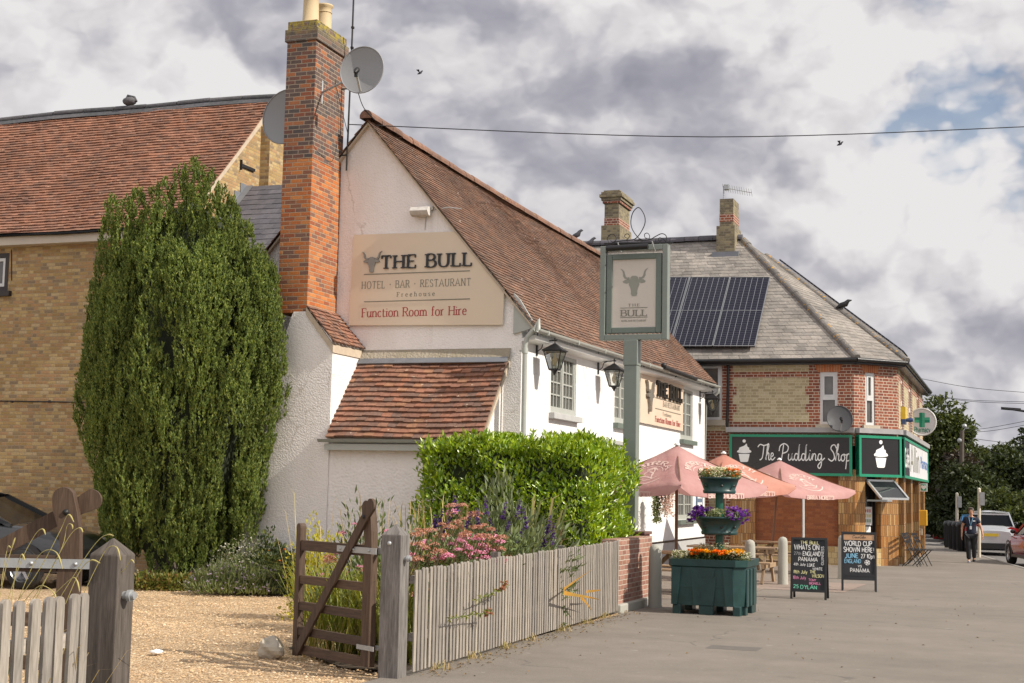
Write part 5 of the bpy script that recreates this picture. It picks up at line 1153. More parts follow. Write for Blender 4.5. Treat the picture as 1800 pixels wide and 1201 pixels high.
def cupcake(mb, c, u, v, n, s):
    c, u, v, n = V(c), V(u), V(v), V(n)
    P = lambda pts: mb.prism([(a*s, b*s) for a, b in pts], c, u, v, n, .006)
    P([(-.40, -.08), (-.28, -.62), (-.2, -.66), (.2, -.66), (.28, -.62), (.40, -.08)])
    top = spline([(-.46, .02), (-.50, .12), (-.38, .22), (-.34, .36), (-.16, .44), (.02, .52), (.16, .66), (.20, .60), (.24, .44), (.36, .36), (.36, .24), (.50, .14), (.47, .02), (.0, -.03)], 3, True)
    P([(p.x, p.y) for p in top]); P([(.12*math.cos(w), .84+.12*math.sin(w)) for w in np.linspace(0, 6.283, 17)[:-1]])
xL = sp(1284, 800).x
t, o, u, n = fascia('black and green fascia reading The Pudding Shop', (xL, SY, 0), (1, 0, 0), (0, -1, 0), CXa-xL-.04, M['fascia'])
a, b = onY(1332, 808, SY-.16), onY(1494, 808, SY-.16); mb = MB(); script(mb, V((a.x, SY-.16, 2.70)), u, Z, n, b.x-a.x, .46); mb.build('lettering', M['white'], t)
c = onY(1308, 796, SY-.16); mb = MB(); cupcake(mb, (c.x, SY-.16, c.z), u, Z, n, .40); mb.build('emblem', M['white'], t)
t, o, u, n = fascia('small black fascia panel with cupcake on shop corner', V((CXa, SY, 0))+CHU*.03-CHN*0, CHU, CHN, CHL-.05, M['fascia'])
mb = MB(); cupcake(mb, o+u*(CHL/2)+V((0, 0, 2.86)), u, Z, n, .48); mb.build('emblem', M['white'], t)
t, o, u, n = fascia('pale pharmacy fascia along side street with green frame', (SX, CYb+.04, 0), (0, 1, 0), (1, 0, 0), SYE-CYb-.04, M['fasciawhite'])
mb = MB(); mb.obox(o+u*.08+V((0, 0, FZ0+.076))+n*.001, u*2.1, V((0, 0, FZ1-FZ0-.152)), n*.01); mb.build('dark_end_panel', M['fascia'], t)
mb = MB(); text(mb, 'Cafe', o+u*.3+V((0, 0, 2.62))+n*.011, u, Z, n, .5, 1.6, weight=.15, serif=False, contrast=1); mb.build('lettering', M['white'], t)
mb = MB(); text(mb, 'Allin', o+u*2.7+V((0, 0, 2.52)), u, Z, n, .78, 4.0, weight=.13, serif=False, contrast=1); mb.build('grey_lettering', M['letgrey'], t)
mb = MB(); text(mb, 'Pharmacy', o+u*7.4+V((0, 0, 2.72)), u, Z, n, .36, 4.0, weight=.15, serif=False, contrast=1); mb.build('blue_lettering', flat('blue lettering', (.05, .16, .42)), t)

def disc(mb, c, u, v, n, r, t, mi=0, k=36, r0=0):
    c, u, v, n = V(c), V(u), V(v), V(n)
    mb.prism([(r*math.cos(w), r*math.sin(w)) for w in np.linspace(0, 2*math.pi, k+1)[:-1]], c, u, v, n, t, mi)
ps = thing('pharmacy_sign', 'round white projecting sign with green cross', 'sign', (SX, CYb+6, 4)); yy = 48.5
c = onY(1621, 742, yy); r_ = 21*52/2513
mb = MB(); disc(mb, c+V((0, .09, 0)), U, Z, NY, r_, .18); mb.build('sign_drum', M['fasciawhite'], ps)
mb = MB(); mb.tube([c+V((r_*math.cos(w), -.09, r_*math.sin(w))) for w in np.linspace(0, 2*math.pi, 37)[:-1]], .03, 6, closed=True); mb.tube([c, V((SX, yy, c.z))], .04, 6); mb.build('rim', M['upvc'], ps)
g1, g2 = flat('dark green cross', (.0, .20, .11)), flat('light green cross', (.05, .36, .22)); mb = MB(); s = r_*.55; w = s*.36; cc = c+V((0, -.092, .06))
for a, b, e, f, i in ((-w, 0, -s, s, 0), (0, w, -s, s, 1), (-s, -w, -w, 0, 1), (-s, -w, 0, w, 0), (w, s, -w, 0, 0), (w, s, 0, w, 1)): mb.obox(cc+V((a, 0, e)), V((b-a, 0, 0)), V((0, 0, f-e)), V((0, -.006, 0)), i)
mb.build('cross', [g1, g2], ps)
mb = MB(); centred(mb, 'Pharmacy', c+V((0, -.092, -r_*.78)), U, Z, NY, .17, r_*1.15, weight=.16, serif=False, contrast=1); mb.build('lettering', g1, ps)
df = thing('defibrillator_sign', 'small square green and white heart sign', 'sign', (SX, 50, 2)); yy = 50.5; a, b = onY(1617, 864, yy), onY(1630, 850, yy)
mb = MB(); mb.box(a.x, b.x, yy-.02, yy+.02, a.z, b.z); mb.build('board', M['white'], df)
mb = MB(); mb.box(a.x+.03, b.x-.03, yy-.024, yy-.021, a.z+.03, b.z-.03); mb.build('green_field', g2, df)
mb = MB(); c = (a+b)/2; hp = [(0, -.08), (.085, .0), (.08, .06), (.04, .08), (0, .05), (-.04, .08), (-.08, .06), (-.085, 0)]; mb.prism(hp, (c.x, yy-.025, c.z), U, Z, NY, .004); mb.build('heart', M['white'], df)
yb = thing('defibrillator_box', 'yellow cabinet on the pharmacy side wall', 'cabinet', (SX, 50, 1)); a, b = onY(1612, 924, yy), onY(1629, 897, yy)
mb = MB(); mb.box(a.x-.15, b.x, yy, yy+.35, a.z, b.z); mb.build('cabinet_shell', paint('yellow enamel', (.60, .33, .02), .4), yb, .02)
mb = MB(); mb.box(a.x-.1, a.x+.16, yy+.02, yy+.2, a.z-.32, a.z-.08); mb.build('fixing_box', M['stone'], yb)
al = thing('alarm_box', 'yellow and blue alarm box high on the side wall', 'alarm', (SX, 44, 4)); a, b = onX(1583, 744, SX), onX(1588, 722, SX)
mb = MB(); mb.box(SX, SX+.14, a.y, a.y+.55, a.z+.12, b.z+.05); mb.build('cover', paint('alarm yellow', (.65, .45, .03), .4), al); mb = MB(); mb.box(SX, SX+.13, a.y, a.y+.55, a.z-.02, a.z+.12); mb.lathe([(.05, 0), (.07, .12), (.05, .2)], (SX+.14, a.y+.2, a.z+.1), 10, ax=(1, 0, 0)); mb.build('base', paint('alarm blue', (.03, .06, .16), .4), al)
# opened fanlight above the door, notices
aw = thing('hinged_fanlight', 'tilted open fanlight window above the shop doorway', 'window', V((CXa, SY, 2))+CHU*.4); base = V((CXa, SY, 0))+CHU*.42
p0, p1 = base+V((0, 0, 2.18))+CHN*.02, base+CHU*.95+V((0, 0, 2.18))+CHN*.02; dn = CHN*.62+V((0, 0, -.50)); mb = MB()
for a, b in ((p0, p1), (p0+dn, p1+dn), (p0, p0+dn), (p1, p1+dn)): mb.beam(a, b, .06, .06, (0, 0, 1))
mb.build('frame', M['alu'], aw); mb = MB(); mb.quad(p0, p1, p1+dn, p0+dn); mb.quad(p0+V((0, 0, -.01)), p0+dn+V((0, 0, -.01)), p1+dn+V((0, 0, -.01)), p1+V((0, 0, -.01))); mb.build('pane', M['glass'], aw)
mb = MB(); mb.beam(base+V((0, 0, 1.62)), base+CHU*.9+V((0, 0, 1.62)), .05, .05); mb.build('transom_bar', M['alu'], aw)
nb = thing('menu_poster', 'white poster of coloured pictures in the shop doorway', 'poster', base); o_ = base+CHU*.02-CHN*.235
mb = MB(); mb.obox(o_+V((0, 0, .92)), CHU*.36, V((0, 0, .52)), CHN*.015); mb.obox(o_+CHU*.05+V((0, 0, .62)), CHU*.26, V((0, 0, .26)), CHN*.015); mb.build('paper', M['white'], nb)
cols = [flat('poster red', (.5, .06, .05)), flat('poster yellow', (.6, .5, .08)), flat('poster green', (.12, .25, .1))]; mb = MB()
for i in range(3):
    for j in range(4): mb.obox(o_+CHU*(.04+j*.075)+V((0, 0, 1.28-i*.14))+CHN*.016, CHU*.04, V((0, 0, .09)), CHN*.003, i)
mb.build('pictures', cols, nb)
c = cp_(1475, 736); c = onY(1476, 736, SY-.55)
sat_dish(c, (.35, -1, .28), 21*43/2513, 'small dark oval dish in front of shop upper window', (c.x-.05, SY, c.z-.3), True, 1.0, paint('dark mesh dish', (.05, .05, .055), .6))
SDL = -1
# ================================================================== fences, gates and posts
def post_thing(x, y, top, wdt, mat, label, rz=0, bolt=True):
    t = thing('gate_post', label, 'post', (x, y, gz(y))); mb = MB(); h = wdt/2; R = Matrix.Rotation(rz, 3, 'Z'); P = lambda a, b, z: R @ V((a, b, 0))+V((x, y, z))
    zc = top-wdt*.52; z0 = gz(y)-.1; vs = [P(*c, z0) for c in ((-h, -h), (h, -h), (h, h), (-h, h))]+[P(*c, zc) for c in ((-h, -h), (h, -h), (h, h), (-h, h))]+[P(0, 0, top)]
    mb.add(vs, [(0, 1, 5, 4), (1, 2, 6, 5), (2, 3, 7, 6), (3, 0, 4, 7), (4, 5, 8), (5, 6, 8), (6, 7, 8), (7, 4, 8)]); mb.build('post_shaft', mat, t, .008)
    if bolt:
        mb = MB(); q = P(h, -.02, zc-.22); mb.tube([q, q+R @ V((.07, 0, 0))], .022, 8); mb.tube([q+R @ V((.03, 0, 0)), q+R @ V((.05, 0, 0))], .035, 6); q = P(-.02, -h, zc-.08); (mb.lathe([(.022, 0), (.018, .012), (0, .016)], q, 8, ax=R @ V((0, -1, 0))) if bolt == 1 else 0); mb.build('bolt', M['galv'], t)
    return t
PR = (-5.55, 12.42)
post_thing(PR[0], PR[1], 1.37, .205, M['postwood'], 'grey cracked gate post between brown gate and picket fence')
ct = onZ(200, 944, 1.40); PL = (ct.x, ct.y)
post_thing(PL[0], PL[1], 1.40, .18, M['postdark'], 'dark pyramid topped gate post beside nearest pickets', rad(4), 2)
def gate(root_label, hx, hy, ang, label_group, sd=1, L=1.46, up=0):
    t = thing('field_gate', root_label, 'gate', (hx, hy, gz(hy)), ang, label_group)
    z0 = gz(hy)+.06+up; R = Matrix.Rotation(ang, 3, 'Z'); X = R @ V((1, 0, 0)); Yv = R @ V((0, sd, 0)); B = V((hx, hy, z0-.06))
    def part(name, pts, thick, yo, mat, bev=.008):
        mb = MB(); mb.prism(pts, B+Yv*yo, X, V((0, 0, 1)), Yv, thick); return mb.build(name, mat, t, bev)
    heel = [(.0, .05), (.138, .05), (.138, 1.08), (.126, 1.24), (.148, 1.38), (.185, 1.49)]+[(.125+.07*math.cos(w), 1.565+.072*math.sin(w)) for w in np.linspace(-.3, 2.6, 12)]+[(.032, 1.48), (.008, 1.34), (.0, 1.18)]
    part('hanging_stile', heel, .075, -.0375, M['gatewood'])
    toe = [(L-.085, .02), (L, .02), (L, 1.32)]+[(L-.0425+.0425*math.cos(w), 1.33+.05*math.sin(w)) for w in np.linspace(0, math.pi, 8)]
    part('closing_stile', toe, .07, -.035, M['gatewood'])
    for z, h in ((1.10, .105), (.76, .085), (.49, .085), (.235, .085), (.045, .09)): part('rail', [(.146, z), (L-.086, z), (L-.086, z+h), (.146, z+h)], .05, -.025, M['gatewoodh'])
    a, b = V((L-.12, .07)), V((.075, 1.50)); d = (b-a).normalized(); q = V((-d.y, d.x)); w = .05; e = b+d*.125
    br = [tuple(a+q*w), tuple(a-q*w), tuple(b-q*w)]+[tuple(e+d*.062*math.cos(u)-q*.068*math.sin(u)) for u in np.linspace(1.35, -1.35, 9)]+[tuple(b+q*w)]
    part('brace', br, .03, .039, M['gatewood'], .006); 
    mb = MB()
    for s in (-1, 1): mb.obox(B+X*.0-X*.10+V((0, 0, 1.125))+Yv*(s*.0405 if s > 0 else -.0475), X*.72, V((0, 0, .06)), Yv*.007)
    for s in (.02, .30, .55):
        for yv, dd in ((.0478, 1), (-.0478, -1)): mb.lathe([(.014, 0), (.012, .01), (0, .014)], B+X*s+V((0, 0, 1.155))+Yv*yv, 8, ax=Yv*dd)
    mb.build('strap_hinge', M['galv'], t); mb = MB()
    for s in (-1, 1): mb.obox(B-X*.10+V((0, 0, .21))+Yv*(.0405 if s > 0 else -.0475), X*.30, V((0, 0, .045)), Yv*.007)
    mb.build('strap_hinge', M['galv'], t); mb = MB(); mb.lathe([(.02, 0), (.018, .012), (0, .018)], B+X*.1+V((0, 0, 1.48))+Yv*-.038, 10, ax=-Yv); mb.lathe([(.02, 0), (.018, .012), (0, .018)], B+X*.1+V((0, 0, 1.48))+Yv*.07, 10, ax=Yv)
    mb.build('coach_bolt', M['iron'], t)
    return t
gl_, gr_ = gnd(500, 1150), gnd(648, 1180)
dv = gl_-gr_
gate('open dark brown gate hung on the cracked grey post', PR[0]-.32, PR[1]+.22, math.atan2(dv.y, dv.x), 'brown yard gates')
hp_ = onZ(142, 1000, 1.15); 
gate('dark brown gate in front of the black car', hp_.x, hp_.y, math.atan2(-.335, -.94), 'brown yard gates', SDL, 2.75, .065)

def picket_mesh(h, w=.072, t=.02):
    pts = [(-w/2, .04), (w/2, .04), (w/2, h-w*.4)]+[(w/2*math.cos(a), h-w*.4+w*.4*math.sin(a)) for a in np.linspace(.3, math.pi-.3, 6)]+[(-w/2, h-w*.4)]
    return pts
def picket_fence(label, y0, y1, x0, x1, top0, top1, step, n, w, posts):
    t = thing('picket_fence', label, 'fence', (x0, y0, gz(y0))); d = V((x1-x0, y1-y0, 0)).normalized(); nx = V((d.y, -d.x, 0)); nx = nx if nx.x > 0 else -nx
    for i in range(n):
        k = (i+random.uniform(-.07, .07)*(n > 20))/(n-1); p = V((x0+(x1-x0)*k, y0+(y1-y0)*k, 0)); zb = gz(p.y); h = top0+(top1-top0)*k-zb+random.uniform(-.012, .012)
        mb = MB(); le = random.uniform(-.014, .014); mb.prism([(a+le*b, b) for a, b in picket_mesh(h, w*random.uniform(.90, 1.07))], V((p.x, p.y, zb))+nx*random.uniform(0, .004), d, Z, nx, .014 if n > 20 else .022); mb.build('picket', M['picket'], t)
    for z in (.32, .86):
        mb = MB(); a, b = V((x0, y0, gz(y0)+z)), V((x1, y1, gz(y1)+z)); mb.obox(a-nx*.052, b-a, V((0, 0, .075)), nx*.05); mb.build('rail', M['picketrail'], t)
    for y in posts:
        k = (y-y0)/(y1-y0); x = x0+(x1-x0)*k; mb = MB(); mb.cbox((x-.11, y, gz(y)+.5), (.09, .09, 1.15)); mb.build('fence_post', M['postwood'], t)
    return t
FN, FF = (-5.43, 12.62), (-5.71, 20.95)
def ztop(px, py, X): return onX(px, py, X).z
picket_fence('long silvered picket fence along the pavement edge', FN[1], FF[1], FN[0], FF[0], ztop(722, 1001, -5.43), ztop(1085, 950, -5.71), .1, 84, .060, (15.4, 18.2))
nl = onX(186, 1036, PL[0]); 
picket_fence('short grey picket fence in the near corner', PL[1]-.22, PL[1]-1.75, PL[0]-.02, PL[0]+.02, onX(190, 1036, PL[0]).z, onX(20, 1054, PL[0]).z, .1, 15, .072, ())
# garden wall pieces
bw = thing('brick_wall', 'low pinkish brick wall at end of picket fence', 'wall', (-5.75, 21.3, -.1)); mb = MB(); a, b = gnd(1087, 1078), gnd(1112, 1062)
mb.box(-5.98, -5.74, 21.02, 23.25, -.2, ztop(1090, 948, -5.74)); mb.build('brickwork', M['pier'], bw, .01)
mb = MB(); mb.box(-5.99, -5.66, 21.0, 23.3, -.2, .02); mb.build('footing', M['concrete'], bw, .02)
bp = thing('brick_pier', 'dark brick pier beside the concrete bollard', 'pier', (-5.9, 23.6, -.1)); mb = MB(); q0, q1 = onY(1112, 938, 23.3), onY(1131, 938, 23.3)
mb.box(q0.x, q1.x, 23.3, 23.75, -.2, q1.z-.02); mb.build('brickwork', M['pierdark'], bp, .01); mb = MB(); mb.box(q0.x-.02, q1.x+.03, 23.27, 23.78, q1.z-.02, q1.z+.03); mb.build('capping', M['pierdark'], bp, .008)
# rock by the gate
rk = MB(); 
c = gnd(478, 1155); vs = []; 
bm = bmesh.new(); bmesh.ops.create_icosphere(bm, subdivisions=3, radius=.13)
for v in bm.verts: v.co *= 1+.35*math.sin(v.co.x*23+2)*math.sin(v.co.y*21)+.16*math.sin(v.co.z*37+v.co.x*20); v.co.z *= .95
me = D.meshes.new('boulder'); bm.to_mesh(me); bm.free(); me.materials.append(M['stone']); ro = D.objects.new('boulder', me); COL.objects.link(ro); ro.location = c+V((0, 0, .08)); tag(ro, 'pale lump of rock propping the brown gate', 'rock')
bm = bmesh.new(); bmesh.ops.create_icosphere(bm, subdivisions=2, radius=.07)
for v in bm.verts: v.co *= 1+.2*math.sin(v.co.x*40); v.co.z *= .35
me = D.meshes.new('pebble_stone'); bm.to_mesh(me); bm.free(); me.materials.append(M['white']); ro = D.objects.new('flat_stone', me); COL.objects.link(ro); ro.location = gnd(273, 1149)+V((0, 0, .02)); tag(ro, 'flat white stone lying alone on the gravel', 'stone')

# ================================================================== hanging pub sign
hs_ = thing('hanging_sign', 'hanging bull pub sign in green frame on post', 'pub sign', (-6.4, 23.6, -.1))
HYs = 23.6
A = lambda px, py, y=HYs: onY(px, py, y)
mb = MB(); c0, c1 = A(1110, 600), A(1098, 1020); mb.box(c0.x-.115, c0.x+.115, HYs-.06, HYs+.17, -.2, c0.z-.42); mb.box(c0.x-.125, c0.x+.125, HYs-.07, HYs+.18, c0.z-.42, c0.z+.02); mb.build('post', M['sagepost'], hs_, .01)
tl_, tr_, br_, bl_ = A(1058, 433), A(1178, 430), A(1171, 603), A(1053, 598)
x0, x1, z0, z1 = (tl_.x+bl_.x)/2, (tr_.x+br_.x)/2, c0.z+.02, (tl_.z+tr_.z)/2
mb = MB(); f = .095
for a, b, c, d in ((x0, x0+f, z0, z1), (x1-f, x1, z0, z1), (x0+f, x1-f, z0, z0+f), (x0+f, x1-f, z1-f, z1)): mb.box(a, b, HYs-.05, HYs+.13, c, d)
mb.build('frame', M['sagepost'], hs_, .008)
mb = MB(); f2 = .10; X0, X1, Z0, Z1 = x0+f+.02, x1-f-.02, z0+f+.025, z1-f-.05
for a, b, c, d in ((X0, X0+f2, Z0, Z1), (X1-f2, X1, Z0, Z1), (X0+f2, X1-f2, Z0, Z0+f2), (X0+f2, X1-f2, Z1-f2, Z1)): mb.box(a, b, HYs-.025, HYs+.095, c, d)
mb.build('inner_frame', M['sagedark'], hs_, .01)
mb = MB(); mb.box(X0+f2, X1-f2, HYs+.0, HYs+.07, Z0+f2, Z1-f2); mb.build('board', M['signgrey'], hs_)
cx, wz = (X0+X1)/2, HYs-.001
mb = MB(); emblem(mb, (cx, wz, Z0+(Z1-Z0)*.61), U, Z, NY, .33, .004); mb.build('emblem', M['sagebull'], hs_)
mb = MB(); centred(mb, 'THE', (cx, wz, Z0+(Z1-Z0)*.335), U, Z, NY, .045, .20, weight=.13, track=.4); centred(mb, 'BULL', (cx, wz, Z0+(Z1-Z0)*.215), U, Z, NY, .105, .46, weight=.15, track=.15)
for z in (.315, .195): mb.obox((cx-.24, wz-.003, Z0+(Z1-Z0)*z), (.48, 0, 0), (0, 0, .009), (0, -.003, 0))
centred(mb, 'HOTEL·BAR·RESTAURANT', (cx, wz, Z0+(Z1-Z0)*.145), U, Z, NY, .028, .44, weight=.16, track=.2)
mb.build('lettering', M['letgrey'], hs_)
mb = MB(); a, b = A(1066, 437, HYs-.28), A(1139, 433, HYs-.28); mb.tube([a, b], .05, 12); mb.build('trough_light', M['iron'], hs_)
mb = MB()
for px in (1088, 1148):
    q = A(px, 436, HYs-.2); mb.tube(spline([(q.x, HYs, z1-.1), (q.x+.02, HYs-.2, z1-.12), (q.x, HYs-.28, z1+.01)]), .012, 6)
mb.build('lamp_arm', M['galv'], hs_)
mb = MB(); S_ = lambda pts, r=.0085: mb.tube(spline([A(*p) for p in pts], 6), r, 6)
S_([(1076, 426), (1098, 423), (1112, 422), (1122, 415), (1132, 398), (1134, 385), (1130, 373), (1122, 365), (1113, 373), (1109, 388), (1111, 402), (1120, 416), (1130, 424)])
S_([(1115, 423), (1140, 422), (1152, 416), (1163, 411), (1171, 415), (1171, 426)]); S_([(1171, 426), (1166, 421), (1160, 418), (1157, 421), (1160, 424), (1163, 422)], .007)
S_([(1140, 421), (1142, 415), (1138, 410), (1133, 412), (1134, 418), (1138, 419)], .007); S_([(1100, 423), (1106, 417), (1105, 412), (1100, 412), (1098, 416), (1102, 419)], .007)
S_([(1070, 426), (1068, 418), (1074, 412), (1081, 414), (1083, 421), (1078, 426), (1073, 423)], .007); S_([(1120, 424), (1126, 420), (1129, 424)], .007)
mb.tube([A(1062, 428), A(1182, 427)], .014, 6); mb.build('scrollwork', M['iron'], hs_)

# ================================================================== bollards
bmb = MB(); bmb.lathe([(.115, -.08), (.115, .02), (.108, .05), (.102, .78), (.098, .90), (.085, .955), (.055, .985), (0, 1.0)], (0, 0, 0), 24)
bl0 = None
for i, (px, py, lab) in enumerate(((1151, 1068, 'concrete bollard nearest the brick pier'), (1376, 1028, 'concrete bollard just left of the Whats On board'), (1311, 1040, 'concrete bollard whose top shows behind the planter'), (1481, 1018, 'concrete bollard behind the World Cup board'))):
    p = gnd(px, py) if i != 2 else gnd(1318, 1042)
    if bl0 is None: bl0 = bmb.build('bollard', M['concrete']); o = bl0
    else: o = bl0.copy(); COL.objects.link(o)
    o.location = (p.x, p.y, gz(p.y)); tag(o, lab, 'bollard', 'concrete bollards along the pub frontage')

# ================================================================== tiered planter
PX0, PX1, PY0, PY1 = -5.0, -3.88, 21.42, 22.55; PZ = gz(21.5)+.008; PT = .82
pl = thing('tiered_planter', 'dark green three tier flower planter on the pavement', 'planter', ((PX0+PX1)/2, (PY0+PY1)/2, PZ))
mb = MB(); ch = .16
def octa(e, z): 
    x0, x1, y0, y1 = PX0-e, PX1+e, PY0-e, PY1+e; c = ch
    return [(x0+c*.3, y0, z), (x1-c, y0, z), (x1, y0+c, z), (x1, y1-c*.3, z), (x1-c*.3, y1, z), (x0+c*.3, y1, z), (x0, y1-c*.3, z), (x0, y0+c*.3, z)]
lv = [octa(-.02, PZ+.13), octa(-.005, PZ+.45), octa(.0, PZ+PT-.12), octa(.03, PZ+PT-.10), octa(.035, PZ+PT), octa(-.03, PZ+PT), octa(-.04, PZ+PT-.06)]
for a, b in zip(lv[:-1], lv[1:]):
    for i in range(8): mb.quad(a[i], a[(i+1) % 8], b[(i+1) % 8], b[i])
mb.poly(lv[0][::-1])
w_ = PX1-PX0
for a, b in ((.0, .14), (.36, .58), (.82, .95)): mb.box(PX0+w_*a+.03, PX0+w_*b, PY0+.01, PY0+.3, PZ-.01, PZ+.135); mb.box(PX0+w_*a+.03, PX0+w_*b, PY1-.3, PY1-.01, PZ-.01, PZ+.135)
mb.box(PX1-.2, PX1-.005, PY0+.2, PY0+.36, PZ-.01, PZ+.13); mb.box(PX1-.2, PX1-.005, PY1-.4, PY1-.05, PZ-.01, PZ+.13)
# raised ribs framing recessed panels
def face_rib(pts, t=.045): mb.prism(pts, (PX0, PY0+.012, PZ), U, Z, NY, t)
face_rib([(.02, .14), (.10, .14), (.17, .70), (.02, .70)]); face_rib([(.36, .14), (.66, .14), (.70, .56), (.32, .56)], .02); face_rib([(.33, .56), (.66, .56), (.69, .70), (.30, .70)], .024)
face_rib([(.85, .14), (.97, .14), (.95, .70), (.80, .70)]); face_rib([(.10, .40), (.345, .40), (.35, .43), (.10, .43)], .014); face_rib([(.68, .40), (.83, .40), (.83, .43), (.68, .43)], .014)
for y0, y1 in ((.17, .34), (.46, .62), (.74, .98)): mb.box(PX1-.01, PX1+.022, PY0+y0, PY0+y1, PZ+.12, PZ+.68)
mb.build('tank', M['planter'], pl, .012)
mb = MB(); so = octa(-.035, PZ+PT-.05); mb.poly(so); mb.build('soil', M['soil'], pl)
cx, cy = (PX0+PX1)/2+.07, (PY0+PY1)/2
mb = MB(); mb.tube([(cx, cy, PZ+.5), (cx, cy, 1.75)], .062, 16); mb.build('pole', M['greenpost'], pl)
z1b, z1t = onY(1262, 940, cy).z, onY(1262, 908, cy).z; z2b, z2t = onY(1262, 868, cy).z, onY(1262, 839, cy).z
for zb_, zt_, rb, rt in ((z1b, z1t, .265, .40), (z2b, z2t, .24, .315)):
    mb = MB(); mb.lathe([(.03, zb_), (rb, zb_), (rb+.012, zb_+.02), (rb+.012, zb_+.05), (rb, zb_+.06), (rt-.015, zt_-.03), (rt, zt_-.03), (rt, zt_), (rt-.025, zt_), (rt-.03, zt_-.05), (.06, zt_-.05)], (cx, cy, 0), 36)
    bo = mb.build('bowl', M['planter'], pl); mb = MB()
    for w in (-1.25, -2.2, -.5): mb.lathe([(.022, 0), (.02, .012), (0, .012)], (cx+math.cos(w)*(rb+.045), cy+math.sin(w)*(rb+.045), zb_+.12), 8, ax=(math.cos(w), math.sin(w), 0))
    mb.build('overflow_hole', M['black'], bo); mb = MB(); mb.lathe([(0, zt_-.045), (rt-.04, zt_-.045)], (cx, cy, 0), 24, cap=False); mb.build('soil', M['soil'], bo)

def flower_np(centers, r, mat_name, petals=14, flat_=.5):
    """pompon flower heads: rings of small petals"""
    c = np.repeat(centers, petals, 0); n = len(c); d = rdir(n); d[:, 2] = np.abs(d[:, 2])*1.0-.15; d = unit(d)
    rr = np.repeat(r, petals); L = rr*1.0; nn_ = unit(d*.2+np.array([0, 0, 1])+rdir(n)*.3)
    return leaf_arrays(c, d, nn_, L, rr*.75, .1, .2)
def from_arrays(name, v, mat, parent):
    N = len(v)//4; i = np.arange(N)*4; f = np.concatenate([np.stack([i, i+1, i+2], 1), np.stack([i, i+2, i+3], 1)]); return np_mesh(name, v, f, mat, parent)
def bed(name, label, loc, centers_list, leafc, leafmat, leafL=.05, group=None):
    t = thing(name, label, 'flowers', loc, 0, group)
    n = len(leafc); d = rdir(n); d[:, 2] = np.abs(d[:, 2])+.2; leaves('foliage', leafc, d, rdir(n), leafL*(.7+.6*RNG.random(n)), leafL*.45, M[leafmat], t)
    for nm, cs, r, mt, pet in centers_list:
        cs = np.asarray(cs); from_arrays(nm, flower_np(cs, r*(.8+.4*RNG.random(len(cs))), mt, pet), M[mt], t)
    return t
def rect_pts(n, x0, x1, y0, y1, z0, z1): return np.stack([x0+(x1-x0)*RNG.random(n), y0+(y1-y0)*RNG.random(n), z0+(z1-z0)*RNG.random(n)], 1)
zt = PZ+PT
G_ = 'bedding plants in the tiered planter'
def mrg(lbl, x0, x1, y0, y1, mt, h=.10, n=26, r=.036):
    cs = rect_pts(n, x0, x1, y0, y1, zt+h*.6, zt+h*1.3); return bed('marigold', lbl, ((x0+x1)/2, (y0+y1)/2, zt-.05), [('flower_head', cs, np.full(n, r), mt, 26)], rect_pts(260, x0, x1, y0, y1, zt-.04, zt+h*.8), 'darkleaf', .06, G_)
mrg('orange marigolds at planter front left beside white daisies', PX0+.26, PX0+.46, PY0+.04, PY0+.3, 'mari')
mrg('golden marigolds in front of the planter pole', PX0+.44, PX0+.64, PY0+.04, PY0+.3, 'mariy')
mrg('orange marigolds in front of the planter pole', PX0+.62, PX0+.84, PY0+.04, PY0+.32, 'mari')
mrg('yellow marigolds at the planter front right', PX0+.82, PX1-.06, PY0+.06, PY0+.45, 'mariy', n=34)
mrg('yellow marigolds along the back of planter', PX0+.2, PX1-.2, PY0+.55, PY1-.1, 'mariy', n=40)
def wh(lbl, x0, x1, y0, y1, z0, n=150, group=G_, h=.12):
    cs = rect_pts(n, x0, x1, y0, y1, z0+.02, z0+h); return bed('white_bedding_plant', lbl, ((x0+x1)/2, (y0+y1)/2, z0-.05), [('flower_head', cs, np.full(n, .019), 'whitefl', 6)], rect_pts(220, x0, x1, y0, y1, z0-.05, z0+h*.8), 'lavleaf', .045, group)
wh('tiny white flowers at the planter front left corner', PX0-.0, PX0+.26, PY0+.0, PY0+.4, zt); wh('tiny white flowers at the planter front right corner', PX1-.26, PX1+.03, PY0+.05, PY0+.5, zt)
wh('tiny white flowers behind planter pole', PX0+.35, PX1-.3, PY0+.3, PY0+.6, zt+.04, 120, h=.2)
def ringpts(n, r0, r1, z0, z1, a0=0, a1=6.283):
    a = a0+(a1-a0)*RNG.random(n); r = r0+(r1-r0)*RNG.random(n); return np.stack([cx+r*np.cos(a), cy+r*np.sin(a), z0+(z1-z0)*RNG.random(n)], 1)
def pet_(lbl, a0, a1, n=55):
    cs = ringpts(n, .27, .47, z1t-.02, z1t+.13, a0, a1); cs[:, 2] -= np.clip(np.hypot(cs[:, 0]-cx, cs[:, 1]-cy)-.38, 0, 1)*1.2
    return bed('petunia', lbl, (cx+.35*math.cos((a0+a1)/2), cy+.35*math.sin((a0+a1)/2), z1t), [('flower_head', cs, np.full(n, .055), 'petunia', 8)], ringpts(120, .2, .44, z1t-.06, z1t+.05, a0, a1), 'lavleaf', .06, G_)
pet_('violet petunias spilling over the left of the middle bowl', 2.5, 4.1, 80); pet_('violet petunias at the right of the middle bowl', 5.2, 6.9, 46); pet_('sparse violet petunias behind the middle bowl pole', .7, 2.4, 40)
wh('small pale greenery at the middle bowl front', cx-.1, cx+.12, cy-.36, cy-.15, z1t, 14)
